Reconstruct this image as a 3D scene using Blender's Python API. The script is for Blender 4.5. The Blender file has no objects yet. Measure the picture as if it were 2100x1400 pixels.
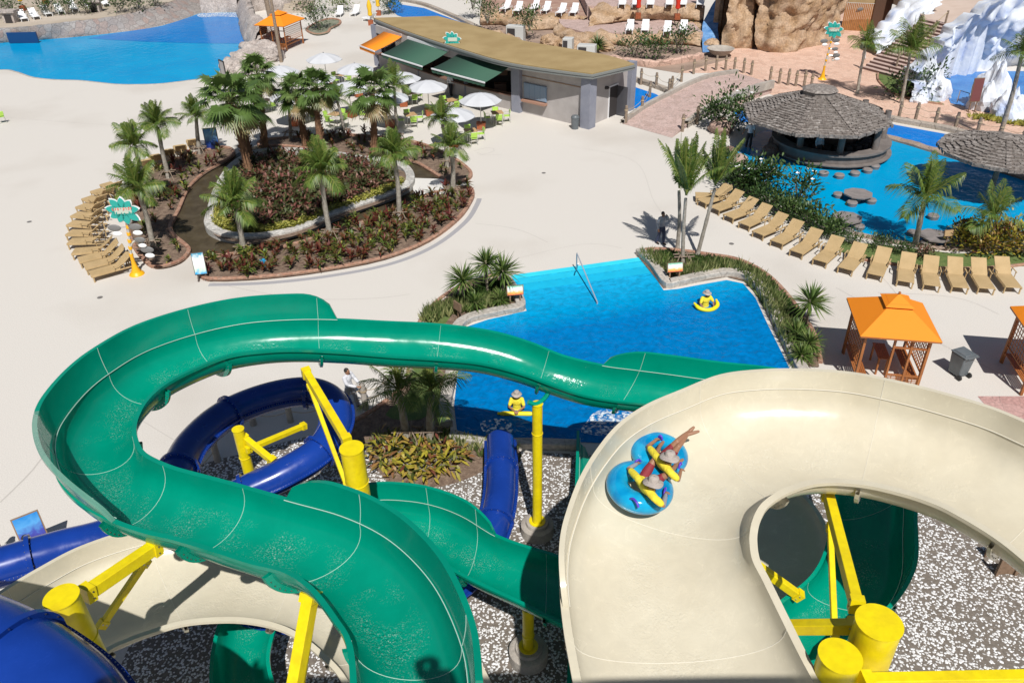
import bpy, bmesh, math, random
from mathutils import Vector, Matrix, noise
from mathutils.geometry import tessellate_polygon
S = bpy.context.scene
COL = S.collection
rnd = random.Random(7)
PI = math.pi
# ------------------------------------------------------------------ camera
CAM_H = 17.0
FOC = 1633.0                       # focal length in photo pixels (photo is 2100 wide)
TH = math.atan(FOC / 2550.0)
RO = math.atan(50 / 2550.0)
FW = Vector((0, math.cos(TH), -math.sin(TH)))
_r = Vector((1, 0, 0)); _u = Vector((0, math.sin(TH), math.cos(TH)))
RT = _r * math.cos(RO) - _u * math.sin(RO)
UP = _u * math.cos(RO) + _r * math.sin(RO)
CP = Vector((0, 0, CAM_H))
cd = bpy.data.cameras.new('camera'); cam = bpy.data.objects.new('camera', cd); COL.objects.link(cam)
cd.sensor_width = 36; cd.lens = 36 * FOC / 2100; cd.clip_end = 1500; cd.clip_start = 0.05
M3 = Matrix((RT, UP, -FW)).transposed()
cam.matrix_world = Matrix.Translation(CP) @ M3.to_4x4()
S.camera = cam
# ------------------------------------------------------------------ world, sun
SUN_EL = math.radians(53.7); SUN_AZ = math.radians(-9.3)     # shadows fall towards SUN_AZ, left of +Y
W = bpy.data.worlds.new('World'); S.world = W; W.use_nodes = True
wn = W.node_tree.nodes; wl = W.node_tree.links
sky = wn.new('ShaderNodeTexSky'); sky.sky_type = 'NISHITA'; sky.sun_disc = False
sky.sun_elevation = SUN_EL; sky.sun_rotation = PI + SUN_AZ
bg = wn['Background']; bg.inputs['Strength'].default_value = 0.05
wl.new(sky.outputs['Color'], bg.inputs['Color'])
sd = bpy.data.lights.new('sun', 'SUN'); sd.energy = 5.0; sd.angle = math.radians(0.5); sd.color = (1, 0.97, 0.93)
sun = bpy.data.objects.new('sun', sd); COL.objects.link(sun)
LD = Vector((math.sin(SUN_AZ) * math.cos(SUN_EL), math.cos(SUN_AZ) * math.cos(SUN_EL), -math.sin(SUN_EL)))
sun.rotation_euler = LD.to_track_quat('-Z', 'Y').to_euler()
S.view_settings.view_transform = 'Standard'; S.view_settings.look = 'None'
S.view_settings.gamma = 1; S.view_settings.exposure = 0.0
# ------------------------------------------------------------------ projection helpers
def G(px, py, z=0.0):
    d = FW * FOC + RT * (px - 1050) + UP * (700 - py)
    return CP + d * ((z - CAM_H) / d.z)
def V(*a): return Vector(a)
def proj(p):
    v = Vector(p) - CP; c = v.dot(FW)
    return 1050 + FOC * v.dot(RT) / c, 700 - FOC * v.dot(UP) / c
def zt(x, y, yt):
    b = G(x, y); lo, hi = 0, 16
    for _ in range(30):
        m = (lo + hi) / 2
        if proj((b.x, b.y, m))[1] > yt: lo = m
        else: hi = m
    return lo
# ------------------------------------------------------------------ tags
def tag(o, label=None, cat=None, group=None, kind=None):
    if label: o['label'] = label
    if cat: o['category'] = cat
    if group: o['group'] = group
    if kind: o['kind'] = kind
    return o
def thing(name, loc, label, cat, rz=0, group=None):
    o = bpy.data.objects.new(name, None); COL.objects.link(o)
    o.empty_display_size = 0.2
    o.location = loc; o.rotation_euler = (0, 0, rz)
    return tag(o, label, cat, group)
def copy_tree(o, parent=None):
    c = o.copy(); COL.objects.link(c); c.parent = parent
    for ch in list(o.children):
        copy_tree(ch, c)
    return c
# ------------------------------------------------------------------ mesh builder
class MB:
    def __init__(s): s.v = []; s.f = []; s.t = []; s.mi = {}
    def mark(s, f0, q):
        for i in range(f0, len(s.f)): s.mi[i] = q
    def vert(s, p): s.v.append(Vector(p)); return len(s.v) - 1
    def face(s, idx, tint=0.5): s.f.append(tuple(idx)); s.t.append(tint)
    def poly(s, pts, tint=0.5):
        b = len(s.v); s.v += [Vector(p) for p in pts]; s.f.append(tuple(range(b, b + len(pts)))); s.t.append(tint)
    def box(s, c, d, rz=0, R=None, tint=0.5):
        b = len(s.v); c = Vector(c); M = R or Matrix.Rotation(rz, 3, 'Z')
        for x in (-1, 1):
            for y in (-1, 1):
                for z in (-1, 1): s.v.append(c + M @ Vector((x * d[0] / 2, y * d[1] / 2, z * d[2] / 2)))
        for f in ((0, 1, 3, 2), (4, 6, 7, 5), (0, 4, 5, 1), (2, 3, 7, 6), (0, 2, 6, 4), (1, 5, 7, 3)):
            s.face([b + i for i in f], tint)
    def beam(s, p, q, w, h=None, up=(0, 0, 1)):
        p = Vector(p); q = Vector(q); h = h or w
        z = (q - p); L = z.length
        if L < 1e-6: return
        z.normalize(); x = Vector(up).cross(z)
        if x.length < 1e-3: x = Vector((1, 0, 0)).cross(z)
        x.normalize(); y = z.cross(x)
        s.box((p + q) / 2, (w, h, L), R=Matrix((x, y, z)).transposed())
    def tube(s, pts, rad, n=8, caps=True, tint=0.5):
        pts = [Vector(p) for p in pts]; N = len(pts)
        if not hasattr(rad, '__len__'): rad = [rad] * N
        b0 = len(s.v); x = None
        for i, p in enumerate(pts):
            t = (pts[min(i + 1, N - 1)] - pts[max(i - 1, 0)])
            t = t.normalized() if t.length > 1e-9 else Vector((0, 0, 1))
            if x is None:
                x = t.cross(Vector((0, 0, 1)))
                if x.length < 0.1: x = t.cross(Vector((1, 0, 0)))
            x = x - t * x.dot(t); x.normalize(); y = t.cross(x)
            for k in range(n):
                a = 2 * PI * k / n
                s.v.append(p + (x * math.cos(a) + y * math.sin(a)) * rad[i])
        for i in range(N - 1):
            for k in range(n):
                a = b0 + i * n + k; c = b0 + i * n + (k + 1) % n
                s.face((a, c, c + n, a + n), tint)
        if caps:
            s.face([b0 + k for k in range(n)][::-1], tint); s.face([b0 + (N - 1) * n + k for k in range(n)], tint)
    def lathe(s, prof, c=(0, 0, 0), n=16, rot=0, tint=0.5, cap=True, sx=1, sy=1):
        b = len(s.v); c = Vector(c)
        for r, z in prof:
            for k in range(n):
                a = rot + 2 * PI * k / n
                s.v.append(c + Vector((r * math.cos(a) * sx, r * math.sin(a) * sy, z)))
        for i in range(len(prof) - 1):
            for k in range(n):
                a = b + i * n + k; d = b + i * n + (k + 1) % n
                s.face((a, d, d + n, a + n), tint)
        if cap:
            s.face([b + k for k in range(n)][::-1], tint); s.face([b + (len(prof) - 1) * n + k for k in range(n)], tint)
    def ball(s, c, r, n=12, m=8, tint=0.5, R=None):
        if not hasattr(r, '__len__'): r = (r, r, r)
        c = Vector(c); b = len(s.v)
        for i in range(1, m):
            ph = PI * i / m
            for k in range(n):
                a = 2 * PI * k / n
                v = Vector((r[0] * math.sin(ph) * math.cos(a), r[1] * math.sin(ph) * math.sin(a), r[2] * math.cos(ph)))
                s.v.append(c + (R @ v if R else v))
        tp = Vector((0, 0, r[2])); 
        t = s.vert(c + (R @ tp if R else tp)); bt = s.vert(c - (R @ tp if R else tp))
        for i in range(m - 2):
            for k in range(n):
                a = b + i * n + k; d = b + i * n + (k + 1) % n
                s.face((a, a + n, d + n, d), tint)
        for k in range(n):
            s.face((t, b + k, b + (k + 1) % n), tint); s.face((bt, b + (m - 2) * n + (k + 1) % n, b + (m - 2) * n + k), tint)
    def prism(s, pts, z0, z1, tint=0.5):
        pts = [Vector((p[0], p[1])) for p in pts]
        ar = sum(pts[i].x * pts[(i + 1) % len(pts)].y - pts[(i + 1) % len(pts)].x * pts[i].y for i in range(len(pts)))
        if ar < 0: pts = pts[::-1]
        n = len(pts); b = len(s.v)
        for z in (z0, z1):
            for p in pts: s.v.append(Vector((p.x, p.y, z)))
        for k in range(n):
            s.face((b + k, b + (k + 1) % n, b + n + (k + 1) % n, b + n + k), tint)
        tris = tessellate_polygon([[Vector((p.x, p.y, 0)) for p in pts]])
        for t in tris:
            a, c, d = [pts[i] for i in t]
            if (c - a).cross(d - a) < 0: t = t[::-1]
            s.face([b + n + i for i in t], tint); s.face([b + i for i in t[::-1]], tint)
    def leaf(s, p, d, up, L, w, tint=0.5, droop=0.3, fold=0.0):
        """a blade from p along d, two segments, drooping"""
        p = Vector(p); d = Vector(d).normalized(); sd = d.cross(Vector(up))
        if sd.length < 1e-4: sd = d.cross(Vector((1, 0.3, 0)))
        sd.normalize(); sd *= w / 2
        m = p + d * L * 0.5; e = p + d * L + Vector((0, 0, -droop * L)) 
        b = len(s.v); s.v += [p - sd * 0.4, p + sd * 0.4, m + sd, m - sd, e]
        s.face((b, b + 1, b + 2, b + 3), tint); s.face((b + 3, b + 2, b + 4), tint)
    def build(s, name, mat, parent=None, smooth=False, world=True, wtint=True):
        me = bpy.data.meshes.new(name)
        off = Vector(parent.location) if (parent is not None and world) else Vector((0, 0, 0))
        if parent is not None and world and parent.parent is not None: off = off + Vector(parent.parent.location)
        me.from_pydata([v - off for v in s.v], [], s.f); me.update()
        if mat:
            for q in (mat if isinstance(mat, (list, tuple)) else (mat,)): me.materials.append(q)
        for fi, q in s.mi.items(): me.polygons[fi].material_index = q
        if smooth:
            me.polygons.foreach_set('use_smooth', [True] * len(me.polygons))
            if smooth != 'all':
                try: me.set_sharp_from_angle(angle=math.radians(smooth if smooth is not True else 40))
                except Exception: pass
        if wtint:
            a = me.attributes.new('tint', 'FLOAT', 'FACE'); a.data.foreach_set('value', s.t)
        o = bpy.data.objects.new(name, me); COL.objects.link(o)
        if parent is not None: o.parent = parent
        return o
def struct(o): o['kind'] = 'structure'; return o
# ------------------------------------------------------------------ curves
def cat(pts, sub=6, closed=False):
    pts = [Vector(p) for p in pts]; n = len(pts); out = []
    rng = n if closed else n - 1
    for i in range(rng):
        if closed: p0, p1, p2, p3 = pts[(i - 1) % n], pts[i], pts[(i + 1) % n], pts[(i + 2) % n]
        else: p0, p1, p2, p3 = pts[max(i - 1, 0)], pts[i], pts[i + 1], pts[min(i + 2, n - 1)]
        for k in range(sub):
            t = k / sub; t2 = t * t; t3 = t2 * t
            out.append(0.5 * ((2 * p1) + (p2 - p0) * t + (2 * p0 - 5 * p1 + 4 * p2 - p3) * t2 + (3 * p1 - p0 - 3 * p2 + p3) * t3))
    if not closed: out.append(pts[-1])
    return out
def sheet(name, pts, z, mat, px=True, smooth=0, kind='structure', th=0.0):
    P = [G(x, y, z) for x, y in pts] if px else [Vector((p[0], p[1], z)) for p in pts]
    if smooth: P = cat(P, smooth, True)
    m = MB()
    if th: m.prism(P, z - th, z)
    else:
        b = len(m.v); m.v += [Vector((p.x, p.y, z)) for p in P]
        for t in tessellate_polygon([[Vector((p.x, p.y, 0)) for p in P]]):
            a, c, d = [P[i] for i in t]
            if (c - a).xy.cross((d - a).xy) < 0: t = t[::-1]
            m.face([b + i for i in t])
    o = m.build(name, mat)
    if kind: o['kind'] = kind
    return o
def resample(P, step, closed=False):
    P = [Vector(p) for p in P]
    if closed: P = P + [P[0]]
    out = [P[0].copy()]; acc = 0
    for i in range(len(P) - 1):
        a, b = P[i], P[i + 1]; L = (b - a).length; pos = step - acc
        while pos <= L:
            out.append(a.lerp(b, pos / L)); pos += step
        acc = L - (pos - step)
    return out
def kerb_mesh(m, P, w, h, z=0, closed=False, side=0, bev=0.03, jit=0.0):
    """sweep a bevelled kerb profile along P (world points)"""
    n = len(P); b0 = len(m.v)
    prof = [(-w / 2, 0), (-w / 2, h - bev), (-w / 2 + bev, h), (w / 2 - bev, h), (w / 2, h - bev), (w / 2, 0)]
    k = len(prof)
    for i in range(n):
        if closed: t = P[(i + 1) % n] - P[i - 1]
        else: t = P[min(i + 1, n - 1)] - P[max(i - 1, 0)]
        t = Vector((t.x, t.y, 0)).normalized(); nr = Vector((-t.y, t.x, 0))
        for (a, c) in prof:
            j = noise.noise(P[i] * 1.7) * jit
            m.v.append(Vector((P[i].x, P[i].y, z)) + nr * (a + side * w / 2 + j * 0.5) + Vector((0, 0, c + (j if c > 0 else 0))))
    for i in range(n if closed else n - 1):
        j = (i + 1) % n
        for q in range(k - 1):
            m.face((b0 + i * k + q, b0 + i * k + q + 1, b0 + j * k + q + 1, b0 + j * k + q))
    if not closed:
        m.face([b0 + q for q in range(k)]); m.face([b0 + (n - 1) * k + q for q in range(k)][::-1])
def kerb(name, pts, w, h, mat, z=0, closed=False, side=0, label=None, cat_='kerb', sub=6, jit=0.0, px=True, bev=0.03):
    P = [G(x, y, z) for x, y in pts] if px else pts
    P = resample(cat(P, sub, closed), 0.25, closed)
    m = MB(); kerb_mesh(m, P, w, h, z, closed, side, bev, jit)
    o = m.build(name, mat, smooth=30)
    if label: tag(o, label, cat_)
    else: struct(o)
    return o
def inside(p, poly):
    x, y = p[0], p[1]; c = False; n = len(poly)
    for i in range(n):
        a, b = poly[i], poly[(i + 1) % n]
        if (a[1] > y) != (b[1] > y) and x < (b[0] - a[0]) * (y - a[1]) / (b[1] - a[1]) + a[0]: c = not c
    return c
def scatter(poly, n, rr, mind=0.0):
    xs = [p[0] for p in poly]; ys = [p[1] for p in poly]; out = []; tries = 0
    while len(out) < n and tries < n * 60:
        tries += 1
        p = (rr.uniform(min(xs), max(xs)), rr.uniform(min(ys), max(ys)))
        if inside(p, poly) and (not mind or all((p[0] - q[0]) ** 2 + (p[1] - q[1]) ** 2 > mind * mind for q in out)): out.append(p)
    return out
# ------------------------------------------------------------------ materials
MATS = {}
def mat(name, color, rough=0.6, var=None, vscale=3.0, bump=0.0, bscale=20.0, metal=0.0, spec=0.5, coat=0.0,
        tint=None, detail=4, trans=0.0, var_lo=0.35, var_hi=0.65, sheen=0, fine=0.0, fscale=60.0):
    if name in MATS: return MATS[name]
    m = bpy.data.materials.new(name); m.use_nodes = True; MATS[name] = m
    N = m.node_tree.nodes; L = m.node_tree.links; b = N['Principled BSDF']
    b.inputs['Roughness'].default_value = rough; b.inputs['Metallic'].default_value = metal
    b.inputs['Specular IOR Level'].default_value = spec; b.inputs['Coat Weight'].default_value = coat
    b.inputs['Coat Roughness'].default_value = 0.08
    c4 = (*color, 1); b.inputs['Base Color'].default_value = c4
    tc = N.new('ShaderNodeTexCoord'); src = None
    geo = N.new('ShaderNodeNewGeometry')
    if tint:
        at = N.new('ShaderNodeAttribute'); at.attribute_name = 'tint'
        cr = N.new('ShaderNodeValToRGB'); L.new(at.outputs['Fac'], cr.inputs['Fac'])
        e = cr.color_ramp.elements
        e[0].position = 0; e[0].color = (*tint[0], 1); e[1].position = 1; e[1].color = (*tint[-1], 1)
        for i, c in enumerate(tint[1:-1]):
            q = e.new((i + 1) / (len(tint) - 1)); q.color = (*c, 1)
        src = cr.outputs['Color']
    if var:
        nz = N.new('ShaderNodeTexNoise'); nz.inputs['Scale'].default_value = vscale; nz.inputs['Detail'].default_value = detail
        L.new(geo.outputs['Position'], nz.inputs['Vector'])
        mr = N.new('ShaderNodeMapRange'); mr.inputs['From Min'].default_value = var_lo; mr.inputs['From Max'].default_value = var_hi
        L.new(nz.outputs['Fac'], mr.inputs['Value'])
        mx = N.new('ShaderNodeMix'); mx.data_type = 'RGBA'
        L.new(mr.outputs['Result'], mx.inputs['Factor'])
        if src: L.new(src, mx.inputs['A'])
        else: mx.inputs['A'].default_value = c4
        mx.inputs['B'].default_value = (*var, 1); src = mx.outputs['Result']
    if fine:
        nz = N.new('ShaderNodeTexNoise'); nz.inputs['Scale'].default_value = fscale; nz.inputs['Detail'].default_value = 3
        L.new(geo.outputs['Position'], nz.inputs['Vector'])
        mr = N.new('ShaderNodeMapRange'); mr.inputs['From Min'].default_value = .3; mr.inputs['From Max'].default_value = .7
        mr.inputs['To Min'].default_value = 1 - fine; mr.inputs['To Max'].default_value = 1 + fine
        L.new(nz.outputs['Fac'], mr.inputs['Value'])
        mx = N.new('ShaderNodeMix'); mx.data_type = 'RGBA'; mx.blend_type = 'MULTIPLY'; mx.inputs['Factor'].default_value = 1
        if src: L.new(src, mx.inputs['A'])
        else: mx.inputs['A'].default_value = c4
        L.new(mr.outputs['Result'], mx.inputs['B']); src = mx.outputs['Result']
    if src: L.new(src, b.inputs['Base Color'])
    if bump:
        nz = N.new('ShaderNodeTexNoise'); nz.inputs['Scale'].default_value = bscale; nz.inputs['Detail'].default_value = 5
        L.new(geo.outputs['Position'], nz.inputs['Vector'])
        bp = N.new('ShaderNodeBump'); bp.inputs['Strength'].default_value = bump; bp.inputs['Distance'].default_value = 0.05
        L.new(nz.outputs['Fac'], bp.inputs['Height']); L.new(bp.outputs['Normal'], b.inputs['Normal'])
    if trans:
        b.inputs['Transmission Weight'].default_value = trans
    return m
def nodes(m): return m.node_tree.nodes, m.node_tree.links, m.node_tree.nodes['Principled BSDF']
def leafmat(name, tints, rough=0.45, spec=0.4):
    if name in MATS: return MATS[name]
    m = mat(name, tints[0], rough, tint=tints, spec=spec)
    N, L, b = nodes(m)
    # thin leaves let some light through
    tr = N.new('ShaderNodeBsdfTranslucent'); ms = N.new('ShaderNodeMixShader'); ms.inputs['Fac'].default_value = 0.22
    src = b.inputs['Base Color'].links[0].from_socket; L.new(src, tr.inputs['Color'])
    L.new(b.outputs['BSDF'], ms.inputs[1]); L.new(tr.outputs['BSDF'], ms.inputs[2])
    L.new(ms.outputs['Shader'], N['Material Output'].inputs['Surface'])
    return m
# ------------------------------------------------------------------ ground materials
def deck_mat():
    m = mat('deck_terrazzo', (0.595, 0.56, 0.51), 0.75, var=(0.45, 0.405, 0.35), vscale=0.11, var_lo=0.52, var_hi=0.85, bump=0.15, bscale=60, fine=0.10, fscale=26, detail=6)
    return m
def stone_pattern(name, cols, scale, mortar=(0.25, 0.22, 0.2), edge=0.03, rough=0.8, bump=0.5, flat=False):
    m = mat(name, cols[0], rough); N, L, b = nodes(m)
    geo = N.new('ShaderNodeNewGeometry')
    v = N.new('ShaderNodeTexVoronoi'); v.inputs['Scale'].default_value = scale; L.new(geo.outputs['Position'], v.inputs['Vector'])
    e = N.new('ShaderNodeTexVoronoi'); e.feature = 'DISTANCE_TO_EDGE'; e.inputs['Scale'].default_value = scale; L.new(geo.outputs['Position'], e.inputs['Vector'])
    sp = N.new('ShaderNodeSeparateColor'); L.new(v.outputs['Color'], sp.inputs['Color'])
    cr = N.new('ShaderNodeValToRGB'); el = cr.color_ramp.elements
    el[0].color = (*cols[0], 1); el[1].color = (*cols[-1], 1)
    for i, c in enumerate(cols[1:-1]): el.new((i + 1) / (len(cols) - 1)).color = (*c, 1)
    L.new(sp.outputs['Red'], cr.inputs['Fac'])
    mr = N.new('ShaderNodeMapRange'); mr.inputs['From Max'].default_value = edge; L.new(e.outputs['Distance'], mr.inputs['Value'])
    mx = N.new('ShaderNodeMix'); mx.data_type = 'RGBA'; L.new(mr.outputs['Result'], mx.inputs['Factor'])
    mx.inputs['A'].default_value = (*mortar, 1); L.new(cr.outputs['Color'], mx.inputs['B'])
    nz = N.new('ShaderNodeTexNoise'); nz.inputs['Scale'].default_value = 9; nz.inputs['Detail'].default_value = 5; L.new(geo.outputs['Position'], nz.inputs['Vector'])
    m2 = N.new('ShaderNodeMapRange'); m2.inputs['From Min'].default_value = .3; m2.inputs['From Max'].default_value = .7; m2.inputs['To Min'].default_value = .75; m2.inputs['To Max'].default_value = 1.2
    L.new(nz.outputs['Fac'], m2.inputs['Value'])
    mu = N.new('ShaderNodeMix'); mu.data_type = 'RGBA'; mu.blend_type = 'MULTIPLY'; mu.inputs['Factor'].default_value = 1
    L.new(mx.outputs['Result'], mu.inputs['A']); L.new(m2.outputs['Result'], mu.inputs['B']); L.new(mu.outputs['Result'], b.inputs['Base Color'])
    bp = N.new('ShaderNodeBump'); bp.inputs['Strength'].default_value = bump; bp.inputs['Distance'].default_value = 0.04
    L.new(mr.outputs['Result'], bp.inputs['Height']); L.new(bp.outputs['Normal'], b.inputs['Normal'])
    return m
def gravel_mat():
    m = mat('white_pebbles', (0.1, 0.1, 0.1), 0.75); N, L, b = nodes(m)
    geo = N.new('ShaderNodeNewGeometry')
    nz0 = N.new('ShaderNodeTexNoise'); nz0.inputs['Scale'].default_value = 9; nz0.inputs['Detail'].default_value = 2
    L.new(geo.outputs['Position'], nz0.inputs['Vector'])
    ad = N.new('ShaderNodeMix'); ad.data_type = 'RGBA'; ad.blend_type = 'LINEAR_LIGHT'; ad.inputs['Factor'].default_value = 0.05
    L.new(geo.outputs['Position'], ad.inputs['A']); L.new(nz0.outputs['Color'], ad.inputs['B'])
    v = N.new('ShaderNodeTexVoronoi'); v.inputs['Scale'].default_value = 14.5; L.new(ad.outputs['Result'], v.inputs['Vector'])
    sp = N.new('ShaderNodeSeparateColor'); L.new(v.outputs['Color'], sp.inputs['Color'])
    big = N.new('ShaderNodeTexNoise'); big.inputs['Scale'].default_value = 0.55; big.inputs['Detail'].default_value = 3; L.new(geo.outputs['Position'], big.inputs['Vector'])
    # how much of the ground the pebbles cover varies across the bed
    mr = N.new('ShaderNodeMapRange'); mr.inputs['From Min'].default_value = .35; mr.inputs['From Max'].default_value = .65; mr.inputs['To Min'].default_value = .55; mr.inputs['To Max'].default_value = .92
    L.new(big.outputs['Fac'], mr.inputs['Value'])
    lt = N.new('ShaderNodeMath'); lt.operation = 'LESS_THAN'; L.new(sp.outputs['Red'], lt.inputs[0]); L.new(mr.outputs['Result'], lt.inputs[1])
    d = N.new('ShaderNodeMath'); d.operation = 'LESS_THAN'; d.inputs[1].default_value = 0.49; L.new(v.outputs['Distance'], d.inputs[0])
    an = N.new('ShaderNodeMath'); an.operation = 'MULTIPLY'; L.new(lt.outputs[0], an.inputs[0]); L.new(d.outputs[0], an.inputs[1])
    cr = N.new('ShaderNodeValToRGB'); cr.color_ramp.elements[0].color = (0.62, 0.6, 0.58, 1); cr.color_ramp.elements[1].color = (0.88, 0.88, 0.88, 1)
    L.new(sp.outputs['Green'], cr.inputs['Fac'])
    dk = N.new('ShaderNodeValToRGB'); dk.color_ramp.elements[0].color = (0.08, 0.066, 0.055, 1); dk.color_ramp.elements[1].color = (0.26, 0.22, 0.18, 1)
    n2 = N.new('ShaderNodeTexNoise'); n2.inputs['Scale'].default_value = 14; n2.inputs['Detail'].default_value = 4; L.new(geo.outputs['Position'], n2.inputs['Vector']); L.new(n2.outputs['Fac'], dk.inputs['Fac'])
    mx = N.new('ShaderNodeMix'); mx.data_type = 'RGBA'; L.new(an.outputs[0], mx.inputs['Factor']); L.new(dk.outputs['Color'], mx.inputs['A']); L.new(cr.outputs['Color'], mx.inputs['B'])
    L.new(mx.outputs['Result'], b.inputs['Base Color'])
    bp = N.new('ShaderNodeBump'); bp.inputs['Strength'].default_value = 0.7; bp.inputs['Distance'].default_value = 0.04
    s2 = N.new('ShaderNodeMath'); s2.operation = 'SUBTRACT'; s2.inputs[0].default_value = 0.6; L.new(v.outputs['Distance'], s2.inputs[1])
    s3 = N.new('ShaderNodeMath'); s3.operation = 'MULTIPLY'; L.new(s2.outputs[0], s3.inputs[0]); L.new(an.outputs[0], s3.inputs[1])
    L.new(s3.outputs[0], bp.inputs['Height']); L.new(bp.outputs['Normal'], b.inputs['Normal'])
    return m
def water_mat(name, c1, c2, vscale=0.8, wave=0.35, wscale=2.5, line=None, rough=0.08, net=0.0):
    """painted pool seen through rippled water; line=(point, direction, [(dist, colour)...]) shades by the depth of the floor"""
    m = mat(name, c1, rough, spec=0.04); N, L, b = nodes(m)
    geo = N.new('ShaderNodeNewGeometry')
    nz = N.new('ShaderNodeTexNoise'); nz.inputs['Scale'].default_value = vscale; nz.inputs['Detail'].default_value = 5
    nz.inputs['Distortion'].default_value = 0.6
    L.new(geo.outputs['Position'], nz.inputs['Vector'])
    mr = N.new('ShaderNodeMapRange'); mr.inputs['From Min'].default_value = .32; mr.inputs['From Max'].default_value = .68; L.new(nz.outputs['Fac'], mr.inputs['Value'])
    if line:
        p, d, stops = line
        sb = N.new('ShaderNodeVectorMath'); sb.operation = 'SUBTRACT'; L.new(geo.outputs['Position'], sb.inputs[0]); sb.inputs[1].default_value = p
        dt = N.new('ShaderNodeVectorMath'); dt.operation = 'DOT_PRODUCT'; L.new(sb.outputs[0], dt.inputs[0]); dt.inputs[1].default_value = d
        n2 = N.new('ShaderNodeTexNoise'); n2.inputs['Scale'].default_value = 1.1; n2.inputs['Detail'].default_value = 3; L.new(geo.outputs['Position'], n2.inputs['Vector'])
        a2 = N.new('ShaderNodeMath'); a2.operation = 'MULTIPLY_ADD'; L.new(n2.outputs['Fac'], a2.inputs[0]); a2.inputs[1].default_value = 0.9; L.new(dt.outputs['Value'], a2.inputs[2])
        mx_ = stops[-1][0]; m3 = N.new('ShaderNodeMapRange'); m3.inputs['From Max'].default_value = mx_; L.new(a2.outputs[0], m3.inputs['Value'])
        cr = N.new('ShaderNodeValToRGB'); e = cr.color_ramp.elements
        e[0].position = 0; e[0].color = (*stops[0][1], 1); e[1].position = 1; e[1].color = (*stops[-1][1], 1)
        for q, c in stops[1:-1]: e.new(q / mx_).color = (*c, 1)
        L.new(m3.outputs['Result'], cr.inputs['Fac']); A = cr.outputs['Color']
    else: A = None
    mx = N.new('ShaderNodeMix'); mx.data_type = 'RGBA'
    if A:
        mx.blend_type = 'MULTIPLY'; mx.inputs['Factor'].default_value = 1; L.new(A, mx.inputs['A'])
        m4 = N.new('ShaderNodeMapRange'); m4.inputs['To Min'].default_value = 0.84; m4.inputs['To Max'].default_value = 1.14; L.new(mr.outputs['Result'], m4.inputs['Value'])  # noise brightens and darkens the floor colour: ripple light painted in
        L.new(m4.outputs['Result'], mx.inputs['B'])
    else:
        L.new(mr.outputs['Result'], mx.inputs['Factor']); mx.inputs['A'].default_value = (*c1, 1); mx.inputs['B'].default_value = (*c2, 1)
    L.new(mx.outputs['Result'], b.inputs['Base Color'])
    w1 = N.new('ShaderNodeTexNoise'); w1.inputs['Scale'].default_value = wscale; w1.inputs['Detail'].default_value = 4; w1.inputs['Distortion'].default_value = 1.2
    L.new(geo.outputs['Position'], w1.inputs['Vector'])
    bp = N.new('ShaderNodeBump'); bp.inputs['Strength'].default_value = wave; bp.inputs['Distance'].default_value = 0.12
    L.new(w1.outputs['Fac'], bp.inputs['Height']); L.new(bp.outputs['Normal'], b.inputs['Normal'])
    return m
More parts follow.
